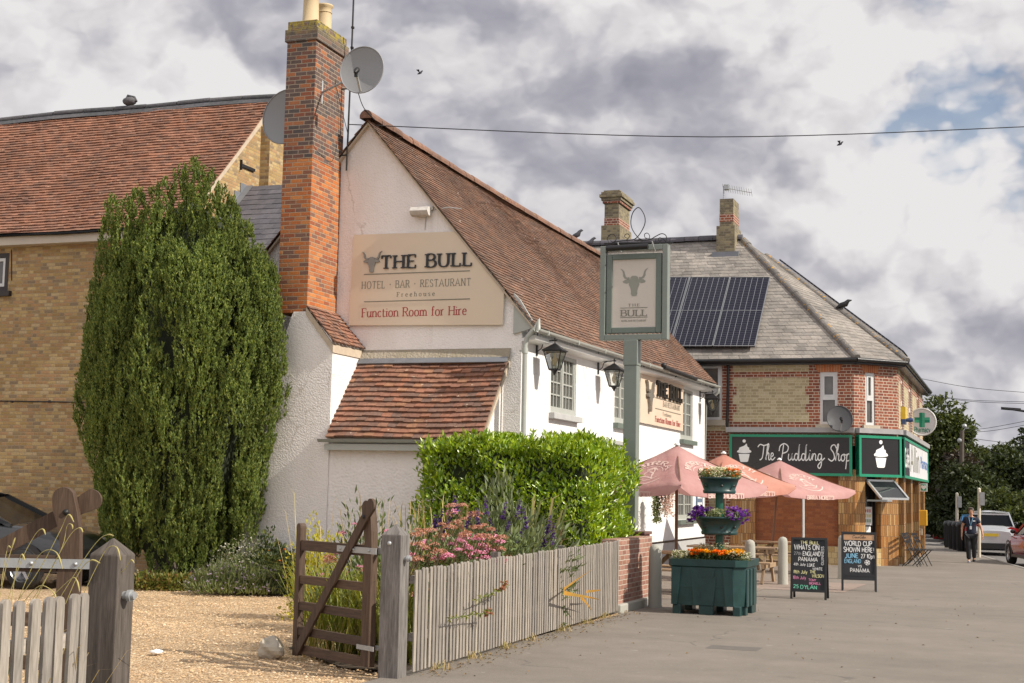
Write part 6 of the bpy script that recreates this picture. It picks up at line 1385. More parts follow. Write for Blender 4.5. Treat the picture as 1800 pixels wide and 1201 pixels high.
def topm(lbl, a0, a1): 
    cs = ringpts(16, .12, .31, z2t+.02, z2t+.13, a0, a1); return bed('marigold', lbl, (cx+.2*math.cos(a0), cy+.2*math.sin(a0), z2t), [('flower_head', cs, np.full(len(cs), .038), 'mari', 26)], ringpts(150, .1, .32, z2t-.03, z2t+.08, a0, a1), 'lavleaf', .06, G_)
topm('orange marigolds at the left of the top bowl', 2.6, 4.0); topm('orange marigolds at the right of the top bowl', 5.4, 6.6)
cs = ringpts(260, .0, .34, z2t, z2t+.16); bed('white_bedding_plant', 'froth of tiny white flowers filling the top bowl', (cx, cy, z2t), [('flower_head', cs, np.full(len(cs), .022), 'whitefl', 6)], ringpts(300, .0, .33, z2t-.04, z2t+.12), 'lavleaf', .05, G_)

# ================================================================== A-boards
def aboard(px, py, w, h, label, rz, lines, header=None, stand=False):
    p = gnd(px, py); t = thing('chalkboard', label, 'pavement board', (p.x, p.y, p.z), rz, 'chalkboards on the pavement'); R = Matrix.Rotation(rz, 3, 'Z')
    lean = .17; P = lambda x, d, z: V((p.x, p.y, p.z))+R @ V((x, d, 0))+V((0, 0, z))
    up = (P(0, lean, h)-P(0, 0, 0)).normalized(); u = R @ V((1, 0, 0)); n = u.cross(up); n = n if n.y < 0 else -n
    for side in (0, 1):
        f = (lambda x, z, e=0: P(x, 0, 0)+up*z+n*e) if side == 0 else None
        if side == 1:
            u2 = u; up2 = (P(0, lean, h)-P(0, lean*2+.12, 0)).normalized(); f = lambda x, z, e=0: P(x, lean*2+.12, 0)+up2*z
        mb = MB(); fw = .04; z0 = .17 if not stand else .34
        q = lambda x0, x1, z0_, z1_, t_: mb.obox(f(x0, z0_), u*(x1-x0), (up if side == 0 else up2)*(z1_-z0_), (n if side == 0 else -n)*t_)
        q(-w/2, -w/2+fw, 0, h, .03); q(w/2-fw, w/2, 0, h, .03); q(-w/2+fw, w/2-fw, h-fw, h, .028); q(-w/2+fw, w/2-fw, z0-fw, z0, .028)
        if stand: q(-w/2+fw, w/2-fw, .22, .30, .02)
        mb.build('frame', M['black'], t)
        mb = MB(); mb.obox(f(-w/2+fw, z0), u*(w-2*fw), (up if side == 0 else up2)*(h-fw-z0), (n if side == 0 else -n)*.012); mb.build('slate', paint('chalkboard black', (.022, .023, .027), .75, .35, 7), t)
    for col, items in lines.items():
        mb = MB()
        for s, x, z, size, width, wt in items:
            if z < 0: # upright text reading upwards
                text(mb, s, P(0, 0, 0)+up*(-z)+u*x+n*.013, up, -u, n, size, width, weight=wt, contrast=1, serif=False, jit=.04)
            else: text(mb, s, P(0, 0, 0)+up*z+u*x+n*.013, u, up, n, size, width, weight=wt, contrast=1, serif=False, jit=.05, slant=random.uniform(-.05, .08))
        mb.build('lettering', CHALK[col], t)
    if header:
        mb = MB(); mb.obox(P(0, 0, 0)+up*(h-.16)+u*(-w/2+.045)+n*.013, u*(w-.09), up*.11, n*.004); mb.build('header_strip', paint('tan strip', (.48, .28, .15), .5), t)
        mb = MB(); script(mb, P(0, 0, 0)+up*(h-.125)+u*(-.12)+n*.017, u, up, n, .25, .055, .12, header, 4.3); mb.build('header_lettering', M['black'], t)
    return t, P, up, u, n
CHALK = {k: flat('chalk '+k, c, .9) for k, c in dict(white=(.75, .75, .73), yellow=(.72, .68, .35), pink=(.72, .25, .42), green=(.18, .62, .42), blue=(.22, .48, .66), grey=(.30, .30, .31)).items()}
aboard(1421, 1054, .64, 1.10, 'black chalkboard headed Whats On with coloured chalk lines', rad(2), {
 'white': [('WHATS ON', -.26, .885, .085, .44, .17), ('ENGLAND', -.11, .775, .075, .31, .17), ('PANAMA', -.19, .675, .07, .34, .15), ('4th July', -.27, .595, .05, .21, .14), ('LUKE', -.03, .585, .055, .13, .17), ('WHITE', .07, .523, .045, .17, .16), ('GUINNESS', .262, -.62, .045, .33, .17)],
 'yellow': [('THE BULL', -.15, .985, .055, .32, .17), ('11th July', -.27, .455, .06, .24, .15), ('THE', .02, .465, .05, .10, .17), ('WILSON', .06, .395, .055, .21, .17)],
 'grey': [('27th', -.27, .785, .055, .13, .15)],
 'pink': [('18th July', -.28, .355, .055, .23, .14), ('TOMY', -.0, .325, .04, .13, .16), ('BIGNELL', .01, .268, .038, .20, .18)],
 'green': [('25', -.27, .195, .06, .09, .15), ('DYLAN', -.14, .185, .065, .29, .15)]})
CC = ['~.5,.7 .75,1.0 .4,1.02 .0,.5 .2,.0 .7,.3', '~1.0,.5 .85,.3 .9,.05 1.1,.1 1.15,.4 1.0,.5', '~1.5,.5 1.3,.4 1.35,.05 1.6,.15', '~2.0,.5 1.75,.4 1.8,.05 2.0,.2 2.05,.5 2.0,.05', '2.15,.35 2.4,.35', '~2.9,.7 3.15,1.0 2.8,1.02 2.45,.5 2.6,.0 3.05,.3', '~3.3,.5 3.15,.3 3.2,.05 3.4,.1 3.45,.4 3.3,.5', '~3.5,.1 3.75,.95 3.65,.9 3.6,.1 3.8,.1', '~4.2,.5 3.95,.4 4.0,.05 4.2,.2 4.25,.5 4.25,.05']
bt_, P, up, u, n = aboard(1510, 1040, .68, 1.17, 'black chalkboard reading World Cup shown here under tan header', rad(6), {
 'white': [('WORLD CUP', -.27, .895, .09, .52, .17), ('SHOWN HERE!', -.29, .775, .09, .58, .17), ('27 10pm', .04, .655, .08, .28, .15), ('VS', -.02, .475, .04, .07, .16), ('PANAMA', -.17, .375, .075, .37, .14)],
 'blue': [('JUNE', -.26, .655, .085, .25, .18), ('ENGLAND', -.28, .555, .075, .32, .16)]}, CC, True)
mb = MB(); c = P(0, 0, 0)+up*.57+u*.16+n*.014; disc(mb, c, u, up, n, .052, .003); mb.build('football_drawing', CHALK['white'], bt_); mb = MB()
for w in (0, 1.3, 2.6, 3.8, 5.1): disc(mb, c+n*.003+u*.033*math.cos(w)+up*.033*math.sin(w), u, up, n, .014, .003, k=5)
mb.build('football_patches', M['black'], bt_)

# ================================================================== picnic tables and parasols
def picnic(x, y, rz, label, L=1.8):
    z = gz(y)+.01; t = thing('picnic_table', label, 'picnic table', (x, y, z), rz, 'wooden picnic tables outside the pub'); R = Matrix.Rotation(rz, 3, 'Z'); P = lambda a, b, c: R @ V((a, b, 0))+V((x, y, z+c))
    def bx(mb, a0, a1, b0, b1, c0, c1): mb.obox(P(a0, b0, c0), R @ V((a1-a0, 0, 0)), R @ V((0, b1-b0, 0)), V((0, 0, c1-c0)))
    mb = MB()
    for i in range(5): b = -.36+i*.147; bx(mb, -L/2, L/2, b, b+.135, .71, .75)
    mb.build('tabletop', M['benchwood'], t, .006)
    for s in (-1, 1):
        mb = MB()
        for i in range(2): b = s*.68-.14+i*.145; bx(mb, -L/2, L/2, b, b+.135, .42, .46)
        mb.build('seat', M['benchwood'], t, .006)
        for e in (-1, 1):
            mb = MB(); a = e*(L/2-.22); mb.beam(P(a, s*.22, .71), P(a, s*.62, 0), .10, .05, R @ V((1, 0, 0))); mb.build('leg', M['benchwoodv'], t)
    for e in (-1, 1):
        a = e*(L/2-.22)+.05*e; mb = MB(); bx(mb, a-.022, a+.022, -.84, .84, .33, .42); bx(mb, a-.022, a+.022, -.36, .37, .62, .708); mb.beam(P(e*(L/2-.26), 0, .36), P(e*.25, 0, .70), .05, .08); mb.build('brace', M['benchwoodv'], t)
    return t
def umbrella(x, y, apex_z, half, rz, label, mat, pole, drop=.72, tilt=0, tops=True):
    z0 = gz(y)+.01; t = thing('parasol', label, 'parasol', (x, y, z0), 0, 'square parasols outside the pub'); 
    corners = [V((x+half*math.cos(rz+i*math.pi/2), y+half*math.sin(rz+i*math.pi/2), apex_z-drop)) for i in range(4)]; ap = V((x, y, apex_z)); mb = MB(); nd = 9
    pan = {}
    for i in range(4):
        a, b = corners[i], corners[(i+1) % 4]; g = {}
        for r in range(nd+1):
            for s in range(r+1):
                k = r/nd; m = s/max(1, r); p = ap.lerp(a.lerp(b, m), k); sag = -.10*math.sin(math.pi*m)*k*k-.05*math.sin(math.pi*k); g[r, s] = p+V((0, 0, sag))
        pan[i] = (a, b)
        for r in range(nd):
            for s in range(r+1):
                mb.add([g[r, s], g[r+1, s], g[r+1, s+1]], [(0, 1, 2)], 0, True)
                if s < r: mb.add([g[r, s], g[r+1, s+1], g[r, s+1]], [(0, 1, 2)], 0, True)
        e = [g[nd, s] for s in range(nd+1)]
        for s in range(nd):
            d0, d1 = [.17-.03*math.sin(math.pi*q/nd)-(.10 if q in (0, nd) else 0) for q in (s, s+1)]; ou = ((a+b)/2-V((x, y, a.z))).normalized()*.012
            mb.add([e[s], e[s]+V((0, 0, -d0))+ou, e[s+1]+V((0, 0, -d1))+ou, e[s+1]], [(0, 1, 2, 3)], 0, True)
    mb.build('canopy', mat, t, weld=True)
    mb = MB(); px, py = x+tilt, y; mb.tube([(px, py, z0), (x, y, apex_z+.02)], pole[1], 10); mb.build('pole', pole[0], t)
    mb = MB(); mb.lathe([(.05, 0), (.06, .02), (.03, .05), (0, .06)], (x, y, apex_z), 10); mb.build('finial', M['whitepaint'], t)
    mb = MB()
    for c in corners: mb.beam(ap+V((0, 0, -.06)), c+V((0, 0, -.03)), .02, .03)
    mb.build('rib', pole[0], t)
    # printed emblem and wording on each panel
    mb = MB()
    for i in range(4):
        a, b = pan[i]; m = (a+b)/2; dn = (m-ap); Hh = dn.length; dv_ = dn.normalized(); u = (b-a).normalized(); n = u.cross(-dv_); n = n if n.z > 0 else -n; u = (-dv_).cross(n)
        def surf(xx, yy, off):     # xx along the edge, yy up from the eaves
            k = 1-yy/Hh; halfw = (b-a).length/2*k; mm = max(0, min(1, .5+(xx/(2*halfw) if halfw > 0 else 0))); sg = -.10*math.sin(math.pi*mm)*k*k-.05*math.sin(math.pi*k)
            return m+u*xx-dv_*yy+V((0, 0, sg))+n*(off+.006)
        R_ = .36; cy_ = .50
        def warp(word, a0, a1):
            w = twidth(word, .2)
            def f(xx, yy, off): th = a0+(a1-a0)*(xx/w); rr = R_+yy; return surf(rr*math.cos(th), cy_+rr*math.sin(th)*.8, off)
            return f
        word = 'BIRRA' if i % 2 else 'MORETTI'
        sz = .13
        def fit(word, a0, a1):
            w = twidth(word, .2); text(mb, word, (0, 0, 0), (1, 0, 0), (0, 1, 0), (0, 0, 1), sz, w, weight=.2, contrast=.7, track=.2, warp=warp(word, a0, a1))
        fit(word, 2.75, .4); 
        for rr, a0, a1, w in ((.30, 3.5, 5.9, .02), (.46, 3.6, 5.8, .03), (.30, .3, 2.8, .012)):
            ribbon(mb, [V((rr*math.cos(q), cy_+rr*math.sin(q)*.8, 0)) for q in np.linspace(a0, a1, 16)], lambda p, h: surf(p.x, p.y, 0), lambda t_: w)
        for pts in ([(-.1, -.12), (-.08, .05), (0, .16), (.08, .1), (.1, -.02), (.18, -.14)], [(-.12, .1), (0, .19), (.13, .12)], [(-.2, -.14), (0, -.1), (.22, -.16)], [(-.02, .06), (.1, .02), (.14, -.06)]):
            ribbon(mb, spline([(p_, cy_+q_) for p_, q_ in pts], 4), lambda p, h: surf(p.x, p.y, 0), lambda t_: .028)
        nv = u.cross(Z).normalized(); nv = nv if nv.dot(m-V((x, y, m.z))) > 0 else -nv; uu = Z.cross(nv)
        centred(mb, 'BIRRA MORETTI', m+V((0, 0, -.10-.135))+nv*.024, uu, Z, nv, .09, .95, weight=.22, contrast=.7)
    mb.build('printed_lettering', M['parprint'], t)
    return t
M['parprint'] = flat('faded cream print', (.66, .48, .42), .8)
def camdir(x, y): return math.atan2(-y, -x)
a1 = onY(1190, 783, 25.9); umbrella(a1.x, 25.9, a1.z, 1.66, camdir(a1.x, 25.9)+.04, 'faded pink square parasol on brown pole nearest hedge', M['parasol'], (M['polewood'], .03))
a2 = onY(1272, 798, 31.0); umbrella(a2.x, 31.0, a2.z, 1.55, camdir(a2.x, 31)-.10, 'orange square parasol between the two pink ones', M['parasol2'], (M['polewood'], .028), .66, 0)
wq = onY(1412, 905, 38.2); t = thing('metal_pole', 'slim white pole standing before the brick infill', 'pole', (wq.x, 38.2, gz(38.2))); mb = MB(); mb.tube([(wq.x, 38.2, gz(38.2)), (wq.x, 38.2, 2.2)], .03, 8); mb.build('pole_shaft', M['upvc'], t)
a3 = onY(1370, 809, 35.8); umbrella(a3.x, 35.8, a3.z, 1.85, camdir(a3.x, 35.8)+.04, 'faded pink square parasol on leaning pole before brick infill', M['parasol'], (M['polewood'], .028), .72, -.22)
picnic(a1.x+.05, 26.3, rad(1), 'picnic table under the parasol nearest the hedge', 1.75); t2 = onY(1290, 950, 30.6); picnic(t2.x, 30.6, rad(-2), 'picnic table under the orange parasol behind planter', 1.9); picnic(a3.x+.1, 35.6, rad(-3), 'picnic table in front of the red brown brick infill', 1.9)
# ================================================================== vegetation
def yew():
    z0 = gz(22.3); t = thing('yew_tree', 'tall dark green clipped yew in front of yellow brick house', 'tree', (-14.3, 22.45, z0)); cx, cy, YS = -14.38, 22.45, .68
    pz = [0, .35, .8, 1.4, 2.2, 3.0, 3.8, 4.6, 5.4, 6.1, 6.7, 7.1, 7.5]; pr = [.45, .75, 1.10, 1.48, 1.80, 2.02, 2.06, 1.98, 1.82, 1.70, 1.42, 1.0, .25]
    R = lambda z: np.interp(z, pz, pr)
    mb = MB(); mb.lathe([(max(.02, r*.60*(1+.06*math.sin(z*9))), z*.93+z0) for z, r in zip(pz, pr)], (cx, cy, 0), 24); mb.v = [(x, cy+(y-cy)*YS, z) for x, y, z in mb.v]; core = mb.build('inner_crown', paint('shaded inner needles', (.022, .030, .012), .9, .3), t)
    mb = MB()
    for i in range(5): a = i*1.3; mb.tube([(cx+.3*math.cos(a), cy+.3*math.sin(a), z0-.1), (cx+.25*math.cos(a), cy+.25*math.sin(a), z0+1.2), (cx+.7*math.cos(a), cy+.7*math.sin(a), z0+4)], [.16, .12, .04], 8)
    mb.build('trunk', M['bark'], t)
    Cs, Ds = [], []
    # upright spires of foliage packed round the body
    sp = []
    for i in range(165):
        z = .02+5.7*((i+.5)/165)**1.0; a = i*2.39996+.25*RNG.normal(); rr = R(z+.8)*(.80+.18*RNG.random())-.17; hh = min(1.0+1.1*RNG.random(), 6.95-.75*rr-z); sp.append((a, z, rr, max(.5, hh), .17+.13*RNG.random()))
    tops = [(-1.50, -.4, 6.75, .15), (-1.38, -.5, 7.0, .16), (-1.0, -.6, 6.95, .16), (-.78, -.6, 7.1, .17), (-.45, -.55, 7.15, .16), (-.2, -.6, 7.3, .17), (.08, -.5, 7.5, .17), (.26, -.4, 7.65, .17), (.5, -.55, 7.45, .16), (.72, -.5, 7.4, .16), (.95, -.5, 7.1, .17), (1.15, -.4, 6.9, .16), (1.4, -.3, 6.45, .17), (1.62, -.2, 6.0, .17), (-1.75, -.2, 6.0, .17), (-1.9, -.1, 5.5, .17), (-.2, .5, 7.1, .3), (.5, .6, 7.0, .3), (-.7, .5, 6.6, .3)]
    for i in range(26): sp.append((i*2.39996, 4.9+.8*RNG.random(), .35+.85*RNG.random(), 1.0, .22+.08*RNG.random()))
    for dx, dy, zt, r in tops: sp.append((math.atan2(dy/YS, dx), zt-1.25, math.hypot(dx, dy/YS), 1.2, r))
    for a, z, rr, h, r in sp:
        # tufts over the plume, each a spray of short shoots
        nt_ = int(190*r*h/.2*.55); k = RNG.random(nt_); w = RNG.random(nt_)*6.283
        env = np.where(k < .25, .55+k*1.8, np.sqrt(np.clip(1-((k-.25)/.75)**2, 0, 1))*.92+.08); rad_ = r*env*(.80+.30*RNG.random(nt_))
        lean = np.interp(z, [0, 3, 6], [.10, .02, -.05])
        px = cx+math.cos(a)*(rr+lean*k*h)+rad_*np.cos(w); py = cy+math.sin(a)*(rr+lean*k*h)*YS+rad_*np.sin(w); pz_ = z0+z+k*h
        T = np.stack([px, py, pz_], 1); o = unit(np.stack([np.cos(w)*.6+math.cos(a)*.3, np.sin(w)*.6+math.sin(a)*.3, .95+.9*k], 1)); m = 9; ts = .7+.7*RNG.random(nt_); ax = unit(o*.55+np.array([0, 0, 1.0])+rdir(nt_)*.12); q = RNG.random(nt_*m)
        o2 = unit(np.repeat(ax, m, 0)+rdir(nt_*m)*(.55*(1-.5*q))[:, None]); Cs.append(np.repeat(T, m, 0)+np.repeat(ax, m, 0)*(q*.15*np.repeat(ts, m))[:, None]+rdir(nt_*m)*.012); Ds.append(o2)
    C = np.concatenate(Cs); Dn = unit(np.concatenate(Ds)+rdir(sum(map(len, Cs)))*.35)
    keep = C[:, 2] > z0+.12; C, Dn = C[keep], Dn[keep]; N = len(C)
    # only shoots that are outside the shaded core
    L = .042+.036*RNG.random(N); f1 = rdir(N)
    v1 = leaf_arrays(C, Dn, f1, L, L*.34, .12, .05); v2 = leaf_arrays(C, unit(Dn+rdir(N)*.25), np.cross(Dn, f1), L*.9, L*.34, .12, .05); v3 = leaf_arrays(C+Dn*L[:, None]*.3, unit(Dn+rdir(N)*.35), rdir(N), L*.8, L*.32, .12, .05)
    from_arrays('crown', np.concatenate([v1, v2, v3]), M['yew'], t); print('yew', N)
yew()
def hedge():
    # laurel hedge block behind the picket fence
    a, b = onY(722, 800, 17.0), onY(1118, 800, 22.6); z0 = -.1
    t = thing('laurel_hedge', 'clipped bright green laurel hedge above the picket fence', 'hedge', (-7.4, 20, z0))
    p0, p1 = V((HEDGE[0][0], HEDGE[0][1], 0)), V((HEDGE[1][0], HEDGE[1][1], 0)); dv = p1-p0; Ln = dv.length; u = dv.normalized(); nx = V((u.y, -u.x, 0)); wd = HEDGE[2]
    ztop = lambda k: HEDGE[3]+(HEDGE[4]-HEDGE[3])*k
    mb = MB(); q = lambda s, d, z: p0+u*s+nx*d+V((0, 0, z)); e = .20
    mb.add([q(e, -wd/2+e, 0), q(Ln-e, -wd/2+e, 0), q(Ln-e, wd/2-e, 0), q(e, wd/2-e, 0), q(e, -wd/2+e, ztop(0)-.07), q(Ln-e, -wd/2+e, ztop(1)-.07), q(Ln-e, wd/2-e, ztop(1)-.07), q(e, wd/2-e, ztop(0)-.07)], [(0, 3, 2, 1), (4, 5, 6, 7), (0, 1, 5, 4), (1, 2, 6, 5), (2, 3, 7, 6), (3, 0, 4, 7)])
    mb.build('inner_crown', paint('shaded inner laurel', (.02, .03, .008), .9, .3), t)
    mb = MB()
    for i in range(9): s = Ln*(i+.5)/9; mb.tube([q(s, 0, -.1), q(s+.1, .05, .9), q(s-.1, -.05, 1.8)], [.05, .04, .02], 6)
    mb.build('stem', M['bark'], t)
    C, Nn = [], []
    def face(n, fn, nrm):
        a, b = RNG.random(n), RNG.random(n); P = np.array([tuple(fn(x, y)) for x, y in zip(a, b)]); bump = .10*np.sin(P[:, 0]*5+P[:, 2]*7)+.10*np.sin(P[:, 1]*4-P[:, 2]*5)+.08*RNG.normal(size=n)
        C.append(P+np.array(nrm)*(np.clip(bump, -.12, .2)-.02)[:, None]); Nn.append(np.tile(nrm, (n, 1)))
    zb = .35
    dens = 1400
    face(int(dens*Ln*2.0), lambda x, y: q(Ln*x, wd/2, zb+(ztop(x)-zb)*y), tuple(nx)); face(int(dens*Ln*wd), lambda x, y: q(Ln*x, wd*(y-.5), ztop(x)), (0, 0, 1))
    face(int(dens*wd*2.0), lambda x, y: q(0, wd*(x-.5), zb+(ztop(0)-zb)*y), tuple(-u)); face(int(dens*wd*1.6), lambda x, y: q(Ln, wd*(x-.5), zb+(ztop(1)-zb)*y), tuple(u)); face(int(dens*Ln*.8), lambda x, y: q(Ln*x, -wd/2, zb+(ztop(x)-zb)*y), tuple(-nx))
    C = np.concatenate(C); Nn = np.concatenate(Nn); N = len(C)
    hole = np.sin(C[:, 0]*6.1+C[:, 2]*4+1)*np.sin(C[:, 2]*7.3-C[:, 0]*3)*np.sin(C[:, 1]*5+C[:, 2]*3+.5)+.35*RNG.normal(size=N)
    kp = (hole > -.42) | (Nn[:, 2] > .5); C, Nn = C[kp], Nn[kp]; N = len(C)
    d = unit(Nn*.5+np.array([0, 0, .75])+rdir(N)*.6); n = unit(Nn*.6+np.array([0.1, 0, .6])+rdir(N)*.55)
    L = .05+.075*RNG.random(N)
    # shoots standing above the clip line
    S = []
    for i in range(110):
        s = Ln*RNG.random(); dd = wd*(RNG.random()-.5); k = s/Ln; h = .05+.16*RNG.random()**2; base = q(s, dd, ztop(k)-.03); m = 9; kk = RNG.random(m)
        S.append(np.array([tuple(base+V((0, 0, h*x))) for x in kk]))
    for s_, dd in ((Ln-.25, .3), (Ln-.5, -.2), (Ln*.86, .35), (Ln*.55, .2)):
        base = q(s_, dd, ztop(1)); S.append(np.array([tuple(base+V((0, 0, .28*x))) for x in RNG.random(16)]))
    S = np.concatenate(S); m = len(S); ds = unit(rdir(m)*.7+np.array([0, 0, .9])); 
    leaves('crown', np.concatenate([C, S]), np.concatenate([d, ds]), np.concatenate([n, rdir(m)]), np.concatenate([L, .08+.05*RNG.random(m)]), np.concatenate([L, np.full(m, .1)])*.42, M['laurel'], t, .12, .18); print('hedge', N, Ln)
h0 = onY(735, 960, 17.8); h1 = onY(1112, 900, 23.2)
HEDGE = ((-8.98, 22.15), (-6.17, 22.15), 2.3, 2.40, 2.38)
hedge()
def dome_np(centers, r, per=70):
    """flat-topped flower heads made of many small florets"""
    c = np.repeat(centers, per, 0); rr = np.repeat(r, per); n = len(c); a = RNG.random(n)*6.283; q = np.sqrt(RNG.random(n)); h = np.sqrt(np.clip(1-q*q, 0, 1))
    d = np.stack([q*np.cos(a), q*np.sin(a), h*.65], 1); P = c+d*rr[:, None]*np.array([1, 1, .8])
    return leaf_arrays(P, unit(rdir(n)+np.array([0, 0, .2])), unit(d+rdir(n)*.4), rr*.28, rr*.24, .1, .1)
def bush(name, label, c, r, h, mat, n, L, up=.6, group=None, wl=.4, flowers=None, cat='shrub', core=True, droop=0):
    z0 = gz(c[1]); t = thing(name, label, cat, (c[0], c[1], z0), 0, group)
    k = RNG.random(n)**.5; d = rdir(n); d[:, 2] = np.abs(d[:, 2]); lob = 1+.22*np.sin(d[:, 0]*5+c[0]*7)*np.sin(d[:, 1]*6+c[1])+.12*np.sin(d[:, 2]*9+c[1]*3)
    P = np.array([c[0], c[1], z0])+d*np.array([r, r, h])*(k*lob)[:, None]; D_ = unit(d+np.array([0, 0, up])+rdir(n)*.6)
    leaves('foliage', P, D_, rdir(n), L*(.7+.6*RNG.random(n)), L*wl*(.8+.4*RNG.random(n)), M[mat], t)
    mb = MB()
    for i in range(6): a = i*1.05; mb.tube([(c[0], c[1], z0-.03), (c[0]+.3*r*math.cos(a), c[1]+.3*r*math.sin(a), z0+h*.4), (c[0]+.6*r*math.cos(a), c[1]+.6*r*math.sin(a), z0+h*.75)], [.018, .012, .005], 5)
    mb.build('stem', M['bark'], t)
    for fl_ in flowers or []:
        nm, mt, cnt, rr, pet, ks = fl_
        dd = rdir(cnt); dd[:, 2] = np.abs(dd[:, 2])*.9+.1; dd = unit(dd); Q = np.array([c[0], c[1], z0])+dd*np.array([r, r, h])*((ks[0]+(ks[1]-ks[0])*RNG.random(cnt)))[:, None]
        from_arrays(nm, (dome_np(Q, rr*(.7+.6*RNG.random(cnt))) if name == 'sedum' else flower_np(Q, rr*(.7+.6*RNG.random(cnt)), mt, pet)), M[mt], t)
    return t
def blades(n, c, r, h, lean=.5, w=.012, out=None):
    """arching strap blades in three segments"""
    a = RNG.random(n)*6.283; b = np.sqrt(RNG.random(n))*r; base = np.stack([c[0]+b*np.cos(a), c[1]+b*np.sin(a), np.full(n, gz(c[1]))], 1); a2 = RNG.random(n)*6.283 if out is None else out+RNG.normal(size=n)*.6
    dx = np.stack([np.cos(a2), np.sin(a2), np.zeros(n)], 1); H = h*(.6+.5*RNG.random(n)); le = lean*(.4+RNG.random(n)); s = np.cross(dx, [0, 0, 1])*w
    pts = [base, base+dx*(le*H*.25)[:, None]+np.outer(H*.5, [0, 0, 1]), base+dx*(le*H*.65)[:, None]+np.outer(H*.88, [0, 0, 1]), base+dx*(le*H*1.15)[:, None]+np.outer(H*.92, [0, 0, 1])]
    v = np.stack([pts[0]-s, pts[0]+s, pts[1]-s*.9, pts[1]+s*.9, pts[2]-s*.6, pts[2]+s*.6, pts[3], pts[3]+s*.05], 1).reshape(-1, 3); i = np.arange(n)*8
    f = np.concatenate([np.stack([i+k, i+k+1, i+k+3, i+k+2], 1) for k in (0, 2, 4)]); return v, f
def tuft(name, label, c, r, h, n, mat, lean=.5, w=.012, cat='grass', out=None, group=None):
    t = thing(name, label, cat, (c[0], c[1], gz(c[1])), 0, group); v, f = blades(n, c, r, h, lean, w, out); np_mesh('blade', v, f, M[mat], t); return t
def at(px, py, Y): return onY(px, py, Y)
# border beneath the yew and the pub wall
def gp2(px, py): p = gnd(px, py); return (p.x, p.y)
c = gp2(285, 1024); 
for i, (px, lab) in enumerate(((255, 'low yellow green ground cover plant nearest the dark post'), (300, 'low yellow green ground cover plant under the yew'), (340, 'low reddish green ground cover plant beside the lavender'))):
    x, y = gp2(px, 1036); bush('ground_cover_plant', lab, (x, y+.15), .52, .26, 'mint', 900, .08, .3, 'ground cover plants under the yew', .6)
for px, lab, s in ((365, 'lavender clump at the left of the border front', .5), (415, 'lavender clump in the middle of the border front', .55), (440, 'small lavender clump beside the dark shrub', .42)):
    x, y = gp2(px, 1046); t = bush('lavender', lab, (x, y+.35), s, .42, 'lavleaf', 1500, .12, 1.2, 'lavender clumps along the gravel', .16, [('flower_spike', 'lavfl', 150, .03, 7, (.9, 1.25))])
x, y = gp2(425, 1030); q_ = onY(432, 980, 22.25); bush('daisy_bush', 'airy bush covered in tiny white daisies by pub wall', (q_.x, 22.25), .62, .85, 'lavleaf', 2200, .08, .6, None, .25, [('flower_head', 'whitefl', 620, .022, 7, (.75, 1.12))])
x, y = gp2(490, 1042); q_ = onY(492, 990, 21.7); bush('dark_shrub', 'dark glossy shrub behind the open gate toe', (q_.x, 21.7), .55, .78, 'darkleaf', 2600, .07, .4, None, .55, [('orange_flower', 'mari', 8, .03, 9, (.9, 1.0))])
q_ = onY(478, 980, 22.5); bush('dark_shrub', 'dark leafy shrub against the white pub wall', (q_.x, 22.4), .45, .95, 'darkleaf', 2200, .08, .4, None, .55)
# mixed bed between gate and hedge
c = at(560, 925, 17.6); bush('golden_shrub', 'bright yellow leaved shrub behind the brown gate', (c.x, 17.6), .42, 1.36, 'yellowleaf', 3200, .055, .5, None, .45)
c = at(640, 930, 16.2); bush('sedum', 'dark red flower heads behind the gate heart top', (c.x-.1, 16.4), .62, 1.42, 'sedumleaf', 1500, .10, .8, 'sedum plants in the bed', .3, [('flower_head', 'russetflower', 34, .075, 40, (.75, 1.08)), ('pink_flower', 'pinkflower', 16, .05, 26, (.8, 1.0))])
c = at(700, 950, 15.0); bush('sedum', 'mixed pink sedum directly behind the cracked post', (c.x-.2, 15.2), .55, 1.30, 'sedumleaf', 1300, .10, .8, 'sedum plants in the bed', .3, [('flower_head', 'russetflower', 20, .07, 40, (.75, 1.08)), ('pink_flower', 'pinkflower', 22, .055, 26, (.75, 1.05))])
c = at(765, 960, 14.2); bush('sedum', 'russet flower heads at the near end of picket fence', (c.x-.3, 14.3), .5, 1.28, 'sedumleaf', 1100, .10, .8, 'sedum plants in the bed', .3, [('flower_head', 'russetflower', 40, .07, 44, (.75, 1.08)), ('pink_flower', 'pinkflower', 8, .05, 26, (.8, 1.0))])
c = at(835, 940, 15.9); bush('sedum', 'large sedum with bright pink heads over picket fence', (c.x-.22, 15.9), .66, 1.50, 'sedumleaf', 1600, .10, .8, 'sedum plants in the bed', .3, [('flower_head', 'russetflower', 90, .085, 46, (.62, 1.04)), ('pink_flower', 'pinkflower', 80, .08, 40, (.62, 1.08))])
t = thing('sedum', 'pink and russet heads leaning over the fence top', 'shrub', at(840, 990, 15.6), 0, 'sedum plants in the bed')
